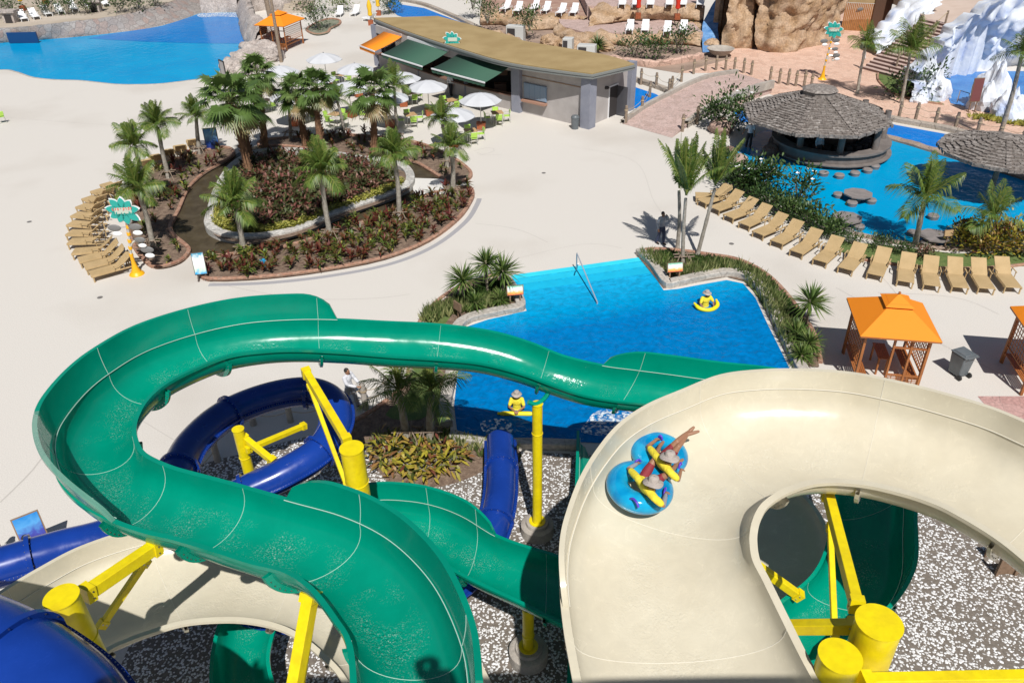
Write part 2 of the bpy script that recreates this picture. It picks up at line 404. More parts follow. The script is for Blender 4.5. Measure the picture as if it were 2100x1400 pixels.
def slide_mat(name, col, dark, wet=0.6, rough=0.18):
    """glossy gelcoat; water film with ripples along the bottom of the trough (attribute 'across')"""
    m = mat(name, col, rough, spec=0.35, coat=0.08); N, L, b = nodes(m)
    geo = N.new('ShaderNodeNewGeometry')
    big = N.new('ShaderNodeTexNoise'); big.inputs['Scale'].default_value = 0.9; big.inputs['Detail'].default_value = 5; L.new(geo.outputs['Position'], big.inputs['Vector'])
    mr = N.new('ShaderNodeMapRange'); mr.inputs['From Min'].default_value = .35; mr.inputs['From Max'].default_value = .7; L.new(big.outputs['Fac'], mr.inputs['Value'])
    mx = N.new('ShaderNodeMix'); mx.data_type = 'RGBA'; L.new(mr.outputs['Result'], mx.inputs['Factor']); mx.inputs['A'].default_value = (*col, 1); mx.inputs['B'].default_value = (*dark, 1)
    # sun fade, scuffs and dried water marks
    sc_ = N.new('ShaderNodeTexNoise'); sc_.inputs['Scale'].default_value = 3.2; sc_.inputs['Detail'].default_value = 9; sc_.inputs['Roughness'].default_value = .7; sc_.inputs['Distortion'].default_value = .5; L.new(geo.outputs['Position'], sc_.inputs['Vector'])
    sr = N.new('ShaderNodeMapRange'); sr.inputs['From Min'].default_value = .3; sr.inputs['From Max'].default_value = .7; sr.inputs['To Min'].default_value = .945; sr.inputs['To Max'].default_value = 1.04; L.new(sc_.outputs['Fac'], sr.inputs['Value'])
    sm2 = N.new('ShaderNodeMix'); sm2.data_type = 'RGBA'; sm2.blend_type = 'MULTIPLY'; sm2.inputs['Factor'].default_value = 1; L.new(mx.outputs['Result'], sm2.inputs['A']); L.new(sr.outputs['Result'], sm2.inputs['B']); mx = sm2
    rr_ = N.new('ShaderNodeMapRange'); rr_.inputs['From Min'].default_value = .35; rr_.inputs['From Max'].default_value = .7; rr_.inputs['To Min'].default_value = rough * .8; rr_.inputs['To Max'].default_value = rough * 1.6; L.new(sc_.outputs['Fac'], rr_.inputs['Value']); L.new(rr_.outputs['Result'], b.inputs['Roughness'])
    at = N.new('ShaderNodeAttribute'); at.attribute_name = 'wet'
    # ripples
    rp = N.new('ShaderNodeTexNoise'); rp.inputs['Scale'].default_value = 13; rp.inputs['Detail'].default_value = 3; rp.inputs['Distortion'].default_value = 1.0; L.new(geo.outputs['Position'], rp.inputs['Vector'])
    st = N.new('ShaderNodeTexNoise'); st.inputs['Scale'].default_value = 1.3; st.inputs['Detail'].default_value = 3; L.new(geo.outputs['Position'], st.inputs['Vector'])
    sm = N.new('ShaderNodeMapRange'); sm.inputs['From Min'].default_value = .44; sm.inputs['From Max'].default_value = .64; L.new(st.outputs['Fac'], sm.inputs['Value'])
    mu = N.new('ShaderNodeMath'); mu.operation = 'MULTIPLY'; L.new(at.outputs['Fac'], mu.inputs[0]); L.new(sm.outputs['Result'], mu.inputs[1])
    ms = N.new('ShaderNodeMath'); ms.operation = 'MULTIPLY'; L.new(mu.outputs[0], ms.inputs[0]); ms.inputs[1].default_value = wet
    bp = N.new('ShaderNodeBump'); bp.inputs['Distance'].default_value = 0.04; L.new(ms.outputs[0], bp.inputs['Strength']); L.new(rp.outputs['Fac'], bp.inputs['Height'])
    # broad unevenness of the moulded shell
    b2 = N.new('ShaderNodeBump'); b2.inputs['Distance'].default_value = 0.02; b2.inputs['Strength'].default_value = 0.12; L.new(big.outputs['Fac'], b2.inputs['Height']); L.new(b2.outputs['Normal'], bp.inputs['Normal'])
    L.new(bp.outputs['Normal'], b.inputs['Normal']); L.new(bp.outputs['Normal'], b.inputs['Coat Normal'])
    # pale beads in the water film: sparkle put into the base colour
    fz = N.new('ShaderNodeTexNoise'); fz.inputs['Scale'].default_value = 42; fz.inputs['Detail'].default_value = 2; fz.inputs['Distortion'].default_value = 0.8; L.new(geo.outputs['Position'], fz.inputs['Vector'])
    fm = N.new('ShaderNodeMapRange'); fm.inputs['From Min'].default_value = .57; fm.inputs['From Max'].default_value = .72; L.new(fz.outputs['Fac'], fm.inputs['Value'])
    fq = N.new('ShaderNodeMath'); fq.operation = 'MULTIPLY'; L.new(fm.outputs['Result'], fq.inputs[0]); L.new(mu.outputs[0], fq.inputs[1])
    f2 = N.new('ShaderNodeMath'); f2.operation = 'MULTIPLY'; L.new(fq.outputs[0], f2.inputs[0]); f2.inputs[1].default_value = 0.4 * wet
    m2 = N.new('ShaderNodeMix'); m2.data_type = 'RGBA'; L.new(f2.outputs[0], m2.inputs['Factor']); L.new(mx.outputs['Result'], m2.inputs['A']); m2.inputs['B'].default_value = (0.85, 0.9, 0.88, 1)
    L.new(m2.outputs['Result'], b.inputs['Base Color'])
    return m
DECK = deck_mat()
GREEN = slide_mat('green_gelcoat', (0.0, 0.255, 0.165), (0.0, 0.225, 0.145), wet=1.0, rough=0.16)
CREAM = slide_mat('cream_gelcoat', (0.61, 0.56, 0.435), (0.575, 0.52, 0.395), wet=0.45, rough=0.2)
BLUE = slide_mat('blue_gelcoat', (0.008, 0.043, 0.28), (0.006, 0.032, 0.21), wet=0.0, rough=0.2)
YEL = mat('yellow_paint', (0.76, 0.61, 0.005), 0.35, var=(0.64, 0.47, 0.008), vscale=2.5, spec=0.5, bump=0.08, bscale=12, fine=.06, fscale=9, var_lo=.45, var_hi=.8)
SEAL = mat('white_sealant', (0.42, 0.62, 0.54), 0.5)
CSEAL = mat('cream_sealant', (0.70, 0.67, 0.58), 0.5)
STEEL = mat('steel', (0.5, 0.5, 0.5), 0.3, metal=1.0)
CONC = mat('concrete', (0.42, 0.38, 0.33), 0.85, var=(0.32, 0.285, 0.25), vscale=2.5, bump=0.4, bscale=14, fine=0.12, fscale=30)
BRICK = stone_pattern('brick_kerb', [(0.32, 0.17, 0.11), (0.4, 0.23, 0.155), (0.27, 0.13, 0.085)], 4.5, (0.42, 0.34, 0.28), 0.03)
SOIL = mat('soil', (0.13, 0.085, 0.06), 0.95, var=(0.22, 0.155, 0.11), vscale=5, bump=0.9, bscale=12, fine=0.25, fscale=18)
GRASS = mat('lawn', (0.09, 0.15, 0.035), 0.9, var=(0.14, 0.18, 0.05), vscale=4, bump=0.8, bscale=40, fine=0.35, fscale=35)
GRAVEL = gravel_mat()
PINK = stone_pattern('pink_paving', [(0.60, 0.39, 0.29), (0.66, 0.45, 0.345), (0.55, 0.35, 0.26)], 1.6, (0.5, 0.36, 0.28), 0.02, bump=0.15)
PINK2 = stone_pattern('dusty_paving', [(0.46, 0.33, 0.29), (0.5, 0.37, 0.33), (0.4, 0.29, 0.25)], 2.2, (0.36, 0.28, 0.25), 0.03, bump=0.2)
GREYSTONE = stone_pattern('grey_stone', [(0.26, 0.235, 0.22), (0.32, 0.29, 0.27), (0.3, 0.22, 0.19), (0.28, 0.26, 0.25), (0.34, 0.31, 0.29)], 1.5, (0.2, 0.18, 0.17), 0.05)
WALLSTONE = stone_pattern('pale_stone', [(0.45, 0.44, 0.41), (0.55, 0.53, 0.49), (0.38, 0.37, 0.34), (0.5, 0.46, 0.42)], 3.2, (0.33, 0.32, 0.3), 0.03)
LWOOD = mat('weathered_wood', (0.3, 0.23, 0.17), 0.85, var=(0.2, 0.15, 0.11), vscale=8, bump=0.5, bscale=25)
WICKER = mat('tan_wicker', (0.50, 0.355, 0.18), 0.7, var=(0.44, 0.31, 0.15), vscale=2.0, bump=0.5, bscale=70, fine=0.12, fscale=90)
WHITE = mat('white_plastic', (0.8, 0.8, 0.8), 0.4)
# ------------------------------------------------------------------ water slides
def flume(name, label, st, depth, mat_, seal, exts=(), joints=(), lip=0.09, sub=7, supports=True, wetw=0.5, thick=0.035, vis_seams=True):
    """st: (left rim x,y,z, right rim x,y,z) -> one trough with its rims, side walls, joint flanges and sealant lines"""
    Ls = cat([G(a, b, c) for a, b, c, *_ in st], sub); Rs = cat([G(s[3], s[4], s[5]) for s in st], sub)
    n = len(Ls); NJ = 22
    mids = [(Ls[i] + Rs[i]) / 2 for i in range(n)]
    root = thing(name, (mids[0].x, mids[0].y, 0), label, 'water slide')
    fr = []
    for i in range(n):
        t = (mids[min(i + 1, n - 1)] - mids[max(i - 1, 0)]).normalized()
        a = Rs[i] - Ls[i]; w = a.length; ah = a / w
        nn = ah.cross(t); 
        if nn.z > 0: nn = -nn
        nn.normalize(); fr.append((mids[i], ah, w, nn, t))
    def prof(i, j, off=0.0):
        M, ah, w, nn, t = fr[i]; th = PI * j / NJ
        dd = depth if not callable(depth) else depth(i / (n - 1))
        return M - ah * (w / 2 + off) * math.cos(th) + nn * (dd + off) * (math.sin(th) ** 0.75)
    m = MB(); wet = []
    K = 2 * (NJ + 1) + 4
    for i in range(n):
        M, ah, w, nn, t = fr[i]; L = Ls[i]; R = Rs[i]
        m.v += [prof(i, j) for j in range(NJ + 1)]
        m.v += [R + ah * lip, R + ah * lip + nn * 0.07]
        m.v += [prof(i, j, thick) + (nn * 0.0) for j in range(NJ, -1, -1)]
        m.v += [L - ah * lip + nn * 0.07, L - ah * lip]
    for i in range(n - 1):
        for k in range(K):
            a = i * K + k; c = i * K + (k + 1) % K
            m.face((a, c, c + K, a + K))
            wet.append(0)
    o = m.build('trough', mat_, root, smooth=50)
    at = o.data.attributes.new('wet', 'FLOAT', 'POINT'); vals = []
    for i in range(n):
        for k in range(K):
            if k <= NJ:
                u = k / NJ; vals.append(max(0.0, 1 - abs(u - wetw) / 0.27) ** 0.5 if abs(u - wetw) < 0.27 else 0.0)
            else: vals.append(0.0)
    at.data.foreach_set('value', vals)
    # joints across the trough: a thin bead of sealant inside, a bolted flange outside
    for q in joints:
        i = max(1, min(n - 2, int(q * sub)))
        b = MB(); b.tube([prof(i, j, -0.002) for j in range(0, NJ + 1)], 0.004, 5); b.build('sealant_joint', seal, root)
        fl = MB(); M, ah, w, nn, t = fr[i]; b0 = 0
        for sgn in (-0.035, 0.035):
            for j in range(1, NJ):
                pin = prof(i, j, thick * 0.5) + t * sgn; out = prof(i, j, 0.15) + t * sgn
                fl.v += [pin, out]
        c = 2 * (NJ - 1)
        for j in range(NJ - 2):
            a = 2 * j
            fl.face((a, a + 1, a + 3, a + 2)); fl.face((c + a, c + a + 2, c + a + 3, c + a + 1)); fl.face((a + 1, c + a + 1, c + a + 3, a + 3))
        f0 = len(fl.f)
        for j in range(2, NJ - 1):
            p = prof(i, j, 0.10); fl.tube([p - t * 0.05, p + t * 0.05], 0.012, 6)
        fl.mark(f0, 1); fl.build('joint_flange', [mat_, STEEL], root)
    # side walls bolted on the rim
    for (side, i0, i1, h0, lean, mt, r0, r1) in exts:
        a0 = int(i0 * sub); a1 = min(n - 1, int(i1 * sub)); w_ = MB(); cnt = 0; seam = []; rows = 6
        rim = []
        for i in range(a0, a1 + 1):
            M, ah, w, nn, t = fr[i]; P = Ls[i] if side < 0 else Rs[i]; outw = -ah if side < 0 else ah
            s0 = sum((mids[k + 1] - mids[k]).length for k in range(a0, i)); s1 = sum((mids[k + 1] - mids[k]).length for k in range(i, a1))
            u = min(1, s0 / r0) if r0 else 1; v = min(1, s1 / r1) if r1 else 1
            h = h0 * math.sqrt(max(0.0, 1 - (1 - u) ** 2)) * math.sqrt(max(0.0, 1 - (1 - v) ** 2))
            upv = (-nn * 0.75 + Vector((0, 0, 1)) * 0.5).normalized()
            col = []
            for r in range(rows + 1):
                q = r / rows; col.append(P + outw * (0.01 + lean * h * q * (1 - 0.5 * q)) + upv * (h * q + 0.004))
            top = col[-1]
            outer = [top + outw * 0.09 + upv * 0.0, top + outw * 0.09 - upv * min(0.06, h * .5 + .002)] + [c + outw * 0.04 for c in reversed(col[:-1])]
            ring = col + outer; w_.v += ring; cnt = len(ring); seam.append(P + upv * 0.012 - outw * 0.012)
        for i in range(a1 - a0):
            for k in range(cnt):
                a = i * cnt + k; c = i * cnt + (k + 1) % cnt
                w_.face((a, c, c + cnt, a + cnt) if side > 0 else (a, a + cnt, c + cnt, c))
        w_.face(list(range(cnt))); w_.face(list(range((a1 - a0) * cnt, (a1 - a0 + 1) * cnt))[::-1])
        wo = w_.build('side_wall', mt, root, smooth=50)
        b = MB(); b.tube(seam, 0.008, 5); s_ = b.build('sealant_line', seal, root)
        for q in joints:
            i = int(q * sub) - a0
            if 0 < i < a1 - a0:
                b = MB(); b.tube([w_.v[i * cnt + k] + fr[i + a0][1] * (0.004 * (1 if side < 0 else -1)) for k in range(rows + 1)], 0.005, 5); b.build('sealant_joint', seal, root)
    return root, fr, prof

PANEL = mat('clear_green_panel', (0.16, 0.40, 0.30), 0.25, coat=.4); nodes(PANEL)[2].inputs['Alpha'].default_value = 0.62
green_st = [
 (965,1460,8.1, 735,1460,8.1), (952,1340,7.95, 724,1325,7.95), (905,1225,7.8, 690,1262,7.85), (850,1152,7.7, 643,1203,7.75), (783,1097,7.6, 590,1168,7.65),
 (700,1058,7.5, 520,1149,7.55), (600,1030,7.4, 433,1121,7.5), (483,997,7.35, 360,1099,7.4), (408,977,7.3, 303,1086,7.35), (353,962,7.25, 238,1064,7.3),
 (312,945,7.2, 178,1032,7.25), (286,928,7.15, 136,992,7.2), (274,905,7.1, 117,950,7.1), (270,880,7.05, 113,908,7.05), (277,852,7.0, 128,866,7.0),
 (297,819,6.95, 172,810,6.9), (334,786,6.85, 223,767,6.85), (390,756,6.75, 300,721,6.75), (464,727,6.65, 400,686,6.65), (538,716,6.55, 500,664,6.6),
 (609,713,6.45, 600,656,6.5), (700,717,6.3, 692,656,6.35), (800,725,6.15, 790,661,6.2), (897,731,5.95, 904,667,6.0), (988,740,5.75, 1008,681,5.8),
 (1071,761,5.5, 1088,704,5.55), (1134,784,5.3, 1155,731,5.35), (1197,805,5.1, 1235,750,5.1), (1260,817,4.9, 1302,759,4.9), (1330,824,4.7, 1372,768,4.7),
 (1420,832,4.5, 1460,780,4.5), (1530,846,4.3, 1590,795,4.3), (1640,890,4.1, 1725,835,4.1), (1700,960,3.95, 1815,905,3.95), (1712,1040,3.8, 1850,1010,3.8),
 (1700,1120,3.65, 1852,1100,3.65), (1675,1175,3.55, 1846,1195,3.5), (1629,1218,3.4, 1790,1280,3.4), (1560,1262,3.2, 1690,1345,3.2), (1470,1275,3.05, 1540,1370,3.05),
 (1370,1248,2.9, 1390,1345,2.9), (1260,1195,2.75, 1260,1305,2.75), (1154,1146,2.65, 1155,1272,2.65), (1080,1123,2.6, 1067,1230,2.6), (1015,1099,2.5, 983,1191,2.5),
 (950,1060,2.4, 915,1156,2.4), (894,1038,2.3, 866,1128,2.3), (835,1027,2.2, 800,1116,2.2), (765,1026,2.1, 735,1115,2.1), (680,1045,2.0, 668,1135,2.0),
 (600,1085,1.9, 620,1165,1.9), (540,1150,1.8, 580,1210,1.8), (470,1240,1.7, 560,1280,1.7), (440,1340,1.6, 545,1350,1.6), (440,1450,1.5, 560,1420,1.5)]
gr, gfr, gprof = flume('green_water_slide', 'glossy green open water slide winding round a hairpin bend and over the near pool', green_st, 0.66, GREEN, SEAL,
    exts=[(-1, 0, 6.15, 0.55, 0.25, GREEN, 0, 0.9), (1, 9.0, 13.3, 0.66, 0.3, PANEL, 1.6, 0), (1, 13.3, 21, 0.66, 0.3, GREEN, 0, 0.9), (1, 27, 38, 0.55, 0.25, GREEN, 1.2, 1.2),
          (1, 1.2, 1.3, 0.0, 0, GREEN, 0, 0)][:4] + [(-1, 44.1, 52, 0.5, 0.25, GREEN, 1.0, 1.0)],
    joints=(1.2, 4.6, 6.9, 9.5, 12.5, 16, 18, 20.6, 23.0, 25.6, 28.2, 31, 34, 36.5, 39.5, 42.5, 44.6, 46.4, 49))
cream_st = [
 (2500,1130,7.6, 2330,1330,7.6), (2330,1030,7.55, 2180,1205,7.55), (2200,960,7.5, 2060,1104,7.5), (2100,914,7.45, 1960,1043,7.45), (2021,879,7.4, 1900,1017,7.4),
 (1927,849,7.35, 1840,999,7.35), (1833,824,7.3, 1781,986,7.3), (1739,805,7.25, 1722,980,7.25), (1644,798,7.2, 1680,981,7.2), (1560,799,7.15, 1650,986,7.15),
 (1480,809,7.1, 1624,994,7.1), (1404,839,7.05, 1598,1005,7.05), (1335,869,7.0, 1575,1020,7.0), (1280,907,6.95, 1558,1036,6.95), (1236,960,6.9, 1546,1058,6.9),
 (1203,1016,6.85, 1539,1082,6.85), (1180,1075,6.8, 1537,1110,6.8), (1166,1130,6.75, 1543,1148,6.75), (1163,1195,6.7, 1564,1190,6.7), (1172,1283,6.62, 1601,1266,6.62), (1187,1367,6.55, 1648,1360,6.55),
 (1205,1460,6.45, 1705,1460,6.45), (1230,1600,6.3, 1790,1600,6.3)]
cr_, cfr, cprof = flume('cream_water_slide', 'broad cream open water slide curving round the hole above the gravel, with two riders', cream_st, 0.82, CREAM, CSEAL,
    exts=[(-1, 0, 18.6, 0.42, 0.2, CREAM, 0, 0.7)], joints=(2.2, 6.4, 10.6, 14.6, 19.4), lip=0.13)
low_st = [
 (-330,1600,4.4, -10,1700,4.4), (-200,1440,4.3, 90,1500,4.3), (-80,1318,4.25, 150,1385,4.25), (20,1247,4.2, 213,1331,4.2), (100,1197,4.15, 255,1310,4.15), (183,1153,4.1, 300,1293,4.1), (290,1118,4.05, 367,1273,4.05),
 (400,1098,4.0, 433,1265,4.0), (520,1100,3.95, 500,1265,3.95), (640,1122,3.9, 567,1277,3.9), (760,1170,3.85, 617,1300,3.85), (860,1235,3.8, 667,1340,3.8),
 (940,1310,3.75, 708,1385,3.75), (1000,1410,3.7, 745,1460,3.7), (1040,1540,3.6, 770,1560,3.6)]
lo_, lfr, lprof = flume('cream_water_slide', 'lower cream water slide passing under the green slide at the bottom left', low_st, 0.5, CREAM, CSEAL,
    exts=[(-1, 0, 12.5, 0.4, 0.2, CREAM, 0, 0.8)], joints=(3.2, 6.2, 8.8, 11.4), lip=0.11)
ex_st = [(1170,1480,0.9, 1262,1480,0.9), (1176,1300,0.85, 1258,1300,0.85), (1182,1150,0.8, 1256,1150,0.8), (1186,1020,0.65, 1256,1020,0.65), (1188,950,0.5, 1252,948,0.5), (1189,898,0.35, 1248,895,0.35)]
ex_, efr, eprof = flume('green_slide_exit', 'green exit trough running into the pool beside the cream slide', ex_st, 0.42, GREEN, SEAL,
    exts=[(-1, 0, 5, 0.3, 0.05, GREEN, 0, 0)], joints=(1.5, 3.2), sub=5)
sh_st = [(1400,1420,1.6, 1640,1420,1.6), (1400,1300,1.6, 1690,1300,1.6), (1400,1200,1.6, 1702,1190,1.6), (1400,1120,1.6, 1694,1100,1.6), (1390,1050,1.6, 1662,1036,1.6), (1370,990,1.6, 1612,985,1.6), (1340,950,1.5, 1560,940,1.5)]
flume('cream_water_slide', 'shaded cream trough seen through the hole of the upper cream slide', sh_st, 0.5, CREAM, CSEAL, exts=[], joints=(2.5,), lip=0.12)
# ------------------------------------------------------------------ closed blue tube slide
def tube_slide(name, label, pts, r, joints, open_to=None):
    P = cat([G(*p) for p in pts], 8); n = len(P)
    root = thing(name, (P[0].x, P[0].y, 0), label, 'water slide')
    K = 28; m = MB()
    frames = []
    for i in range(n):
        t = (P[min(i + 1, n - 1)] - P[max(i - 1, 0)]).normalized(); x = t.cross(Vector((0, 0, 1))).normalized(); y = x.cross(t)
        frames.append((P[i], x, y, t))
    def ring(i, rr): 
        p, x, y, t = frames[i]; return [p + (x * math.cos(2 * PI * k / K) + y * math.sin(2 * PI * k / K)) * rr for k in range(K)]
    for rr in (r, r - 0.03):
        for i in range(n): m.v += ring(i, rr)
    for s_, base in ((0, 0), (1, n * K)):
        for i in range(n - 1):
            for k in range(K):
                a = base + i * K + k; c = base + i * K + (k + 1) % K
                m.face((a, c, c + K, a + K) if not s_ else (a, a + K, c + K, c))
    for i in (0, n - 1):
        for k in range(K):
            a = i * K + k; c = i * K + (k + 1) % K; m.face((a, a + n * K, c + n * K, c) if i else (a, c, c + n * K, a + n * K))
    m.build('tube_shell', BLUE, root, smooth=60)
    for s_ in (-1, 1):      # horizontal seam flange on both sides
        b = MB(); c0 = 0
        for i in range(n):
            p, x, y, t = frames[i]; q = p + x * s_ * r
            b.v += [q - x * s_ * .02 + y * .022, q + x * s_ * 0.07 + y * .022, q + x * s_ * 0.07 - y * .022, q - x * s_ * .02 - y * .022]
        for i in range(n - 1):
            for k in range(4):
                b.face((i * 4 + k, i * 4 + (k + 1) % 4, (i + 1) * 4 + (k + 1) % 4, (i + 1) * 4 + k))
        bo = b; f0 = len(b.f)
        for i in range(1, n - 1):
            p, x, y, t = frames[i]
            for f in (0, .5):
                q = p.lerp(P[i + 1], f) + x * s_ * (r + 0.045)
                bo.tube([q + y * .02, q + y * .036], 0.011, 6)
        b.mark(f0, 1); b.build('seam_flange', [BLUE, STEEL], root)
    for j in joints:
        i = min(n - 2, int(j * 8)); p, x, y, t = frames[i]
        b = MB(); c = 36
        for (rr, s_) in ((r - .005, -.045), (r + .085, -.045), (r + .085, .045), (r - .005, .045)):
            b.v += [p + t * s_ + (x * math.cos(2 * PI * k / c) + y * math.sin(2 * PI * k / c)) * rr for k in range(c)]
        for q in range(3):
            for k in range(c): b.face((q * c + k, q * c + (k + 1) % c, (q + 1) * c + (k + 1) % c, (q + 1) * c + k))
        bo = b; f0 = len(b.f)
        for k in range(18):
            a = 2 * PI * k / 18; q = p + (x * math.cos(a) + y * math.sin(a)) * (r + .05)
            bo.tube([q - t * .06, q + t * .06], 0.013, 6)
        b.mark(f0, 1); b.build('joint_flange', [BLUE, STEEL], root, smooth=30)
    return root
tube_slide('blue_tube_slide', 'blue closed tube slide looping under the green slide and out to the pool',
    [(-420,1330,4.1), (-200,1225,4.0), (0,1163,3.9), (120,1128,3.8), (240,1092,3.65), (340,1010,3.5), (392,915,3.4), (462,852,3.3), (550,815,3.2), (630,803,3.1), (680,822,3.0), (690,868,2.9), (655,925,2.75), (585,970,2.6),
     (505,1008,2.4), (420,1055,2.1), (400,1150,1.7), (500,1240,1.2), (680,1268,.85), (850,1240,.75), (950,1185,.75), (1003,1105,.85), (1024,1030,.9), (1028,960,.85), (1026,903,0.8)],
    0.44, (2.6, 5.6, 7.2, 9.1, 12.1, 14.0, 21.6, 23.1))
tube_slide('blue_tube_slide', 'large glossy blue tube slide close by in the bottom left corner, shaded by the tower',
    [(-600,1230,7.8), (-300,1250,7.7), (-60,1335,7.55), (60,1400,7.4), (150,1490,7.25), (200,1640,7.0)], 0.78, (2.72,))
# ------------------------------------------------------------------ yellow steel posts, arms and braces
def post(name, label, x, y, ztop, r, cap=True, base=True, yb=None):
    T = G(x, y, ztop); root = thing(name, (T.x, T.y, 0), label, 'steel post')
    m = MB(); m.lathe([(r, 0.0), (r, ztop - .3), (r, ztop)], (T.x, T.y, 0), 32, cap=False); m.build('column', YEL, root, smooth=50)
    m = MB(); m.lathe([(r + .015, ztop), (r + .015, ztop + .015), (0.001, ztop + .016)], (T.x, T.y, 0), 32, cap=False); m.build('cap_plate', YEL, root)
    m = MB(); m.tube([(T.x + (r + .004) * math.cos(a * PI / 16), T.y + (r + .004) * math.sin(a * PI / 16), ztop - .95) for a in range(33)], .012, 6, caps=False); m.build('weld_seam', YEL, root)
    if base:
        m = MB(); m.lathe([(r + .34, -.05), (r + .34, .33), (r + .30, .36), (r + .2, .36), (r + .18, .45), (0.01, .45)], (T.x, T.y, 0), 32, cap=False); m.build('concrete_footing', CONC, root, smooth=40)
        m = MB(); m.lathe([(r + .1, .45), (r + .1, .48), (r + .01, .48)], (T.x, T.y, 0), 32, cap=False); m.build('base_plate', YEL, root)
    return root, T
def arm(root, p, q, w, h=None, up=(0, 0, 1), plate=True, name='support_arm'):
    m = MB(); m.beam(p, q, w, h, up); o = m.build(name, YEL, root)
    bv = o.modifiers.new('bevel', 'BEVEL'); bv.width = 0.012; bv.segments = 2
    if plate:
        for a, b in ((p, q), (q, p)):
            d = (b - a).normalized(); m = MB(); m.beam(a - d * .03, a + d * .12, w * 1.25, (h or w) * 1.25, up); 
            d = (b - a).normalized(); sx = Vector(up).cross(d).normalized(); f0 = len(m.f)
            for q in (-.3, .3):
                for w2 in (-1, 1):
                    c_ = a + d * .06 + d.cross(sx) * (h or w) * q; m.tube([c_ + sx * w2 * w * .6, c_ + sx * w2 * w * .7], .016, 6)
            m.mark(f0, 1); m.build('bracket_plate', [YEL, STEEL], root)
    return o
r1, T1 = post('slide_support_post', 'yellow round post with a long arm, right of the blue tube loop', 721, 919, 5.9, 0.25)
arm(r1, G(712, 905, 5.7), G(627, 762, 6.0), 0.17, 0.22); arm(r1, G(712, 1000, 4.4), G(634, 790, 5.75), 0.1, 0.12)
r2, T2 = post('slide_support_post', 'slim sunlit yellow post on a pale round footing in front of the pool', 1102, 828, 4.62, 0.135)
m = MB(); 
for k in range(9):
    a = PI * (0.12 + 0.76 * k / 8)
P_ = [G(1128, 797, 4.95), G(1118, 815, 4.72), G(1100, 828, 4.64), G(1083, 824, 4.75)]
m.tube(cat(P_, 4), 0.06, 8); m.build('saddle_bracket', MATS['green_gelcoat'], r2)
r3, T3 = post('slide_support_post', 'shaded slim post on a round footing below the lower green trough', 1083, 1246, 1.85, 0.135)
r4, T4 = post('slide_support_post', 'thick yellow post cap at the left with two arms to the green slide', 126, 1224, 7.3, 0.245)
arm(r4, G(175, 1218, 6.9), G(322, 1118, 6.72), 0.19, 0.22); arm(r4, G(208, 1283, 5.6), G(300, 1148, 6.45), 0.1, 0.12)
r5, T5 = post('slide_support_post', 'thicker of two yellow post caps at the bottom right, with three arms', 1803, 1276, 7.1, 0.325)
arm(r5, G(1757, 1243, 6.75), G(1697, 1010, 6.35), 0.17, 0.22); arm(r5, G(1757, 1284, 6.6), G(1560, 1286, 5.7), 0.17, 0.2)
arm(r5, G(1712, 1310, 5.3), G(1702, 1076, 6.0), 0.1, 0.12)
r6, T6 = post('slide_support_post', 'lower yellow post cap in front of the thick one at the bottom right', 1723, 1345, 6.9, 0.295)
arm(r6, G(1770, 1397, 6.55), G(2200, 1388, 6.5), 0.17, 0.22)
r7, T7 = post('slide_support_post', 'yellow post inside the blue tube loop', 488, 880, 3.6, 0.15)
arm(r7, G(498, 895, 3.3), G(560, 945, 2.9), 0.16); arm(r7, G(506, 922, 3.0), G(625, 872, 2.8), 0.14)
r8 = thing('yellow_beam', G(600, 1430, 0) , 'long yellow box beam rising to the green slide above the lower cream slide', 'steel beam')
arm(r8, G(598, 1440, 5.6), G(638, 1217, 7.1), 0.19, 0.22); arm(r8, G(612, 1440, 4.6), G(640, 1260, 6.2), 0.09, 0.1, plate=False)
r9 = thing('yellow_beam', G(1590, 1195, 0), 'short yellow beam seen through the hole in the cream slide', 'steel beam')
arm(r9, G(1540, 1150, 4.2), G(1640, 1222, 3.4), 0.15, 0.18)
# the start tower the picture is taken from
TW = mat('tower_paint', (0.5, 0.5, 0.48), 0.7)
tw = thing('slide_tower', (0, -2, 0), 'start tower platform with a solid parapet that the picture is taken from', 'tower')
m = MB(); m.box((0.2, -2.6, 15.35), (11.6, 5.6, 0.2)); m.build('platform', TW, tw)
m = MB(); m.box((0.2, 0.23, 15.63), (11.6, 0.1, 0.68)); m.build('parapet', TW, tw)
m = MB()
for x in (-5.2, 5.4):
    for y in (-0.3, -5.0): m.box((x, y, 7.6), (0.5, 0.5, 15.3))
m.build('tower_columns', TW, tw)
# ------------------------------------------------------------------ ground, pools, paths
m = MB(); m.poly([(-260, -40, 0), (260, -40, 0), (260, 330, 0), (-260, 330, 0)]); struct(m.build('deck', DECK))
sheet('gravel', [(340,1000),(420,950),(520,925),(600,902),(700,885),(800,905),(935,918),(1190,930),(1650,925),(1850,960),(2030,1040),(2140,1110),(2400,1500),(2400,2600),(-300,2600),(60,1600),(240,1380),(300,1180)], 0.006, GRAVEL, smooth=4)
pe = G(1044, 566); qe = G(1316, 528); dv = (qe - pe).normalized(); nv = Vector((dv.y, -dv.x, 0))
if nv.y > 0: nv = -nv
NPW = water_mat('near_pool_water', (0, 0.16, 0.6), (0, 0.2, 0.7), vscale=3.4, wave=0.8, wscale=2.6,
    line=(tuple(pe), tuple(nv), [(0, (0.02, 0.56, 0.80)), (1.8, (0.01, 0.38, 0.66)), (4.2, (0.0, 0.27, 0.54)), (5.6, (0.0, 0.165, 0.44)), (12.0, (0.0, 0.15, 0.41))]))
npool = [(1044,566),(1316,528),(1361,595),(1392,592),(1428,585),(1490,574),(1524,581),(1549,610),(1574,664),(1616,748),(1640,800),(1648,860),(1600,905),(1400,915),(1188,906),(1060,904),(954,901),(937,880),(931,830),(936,785),(945,720),(950,672),(1000,655),(1080,637),(1071,612)]
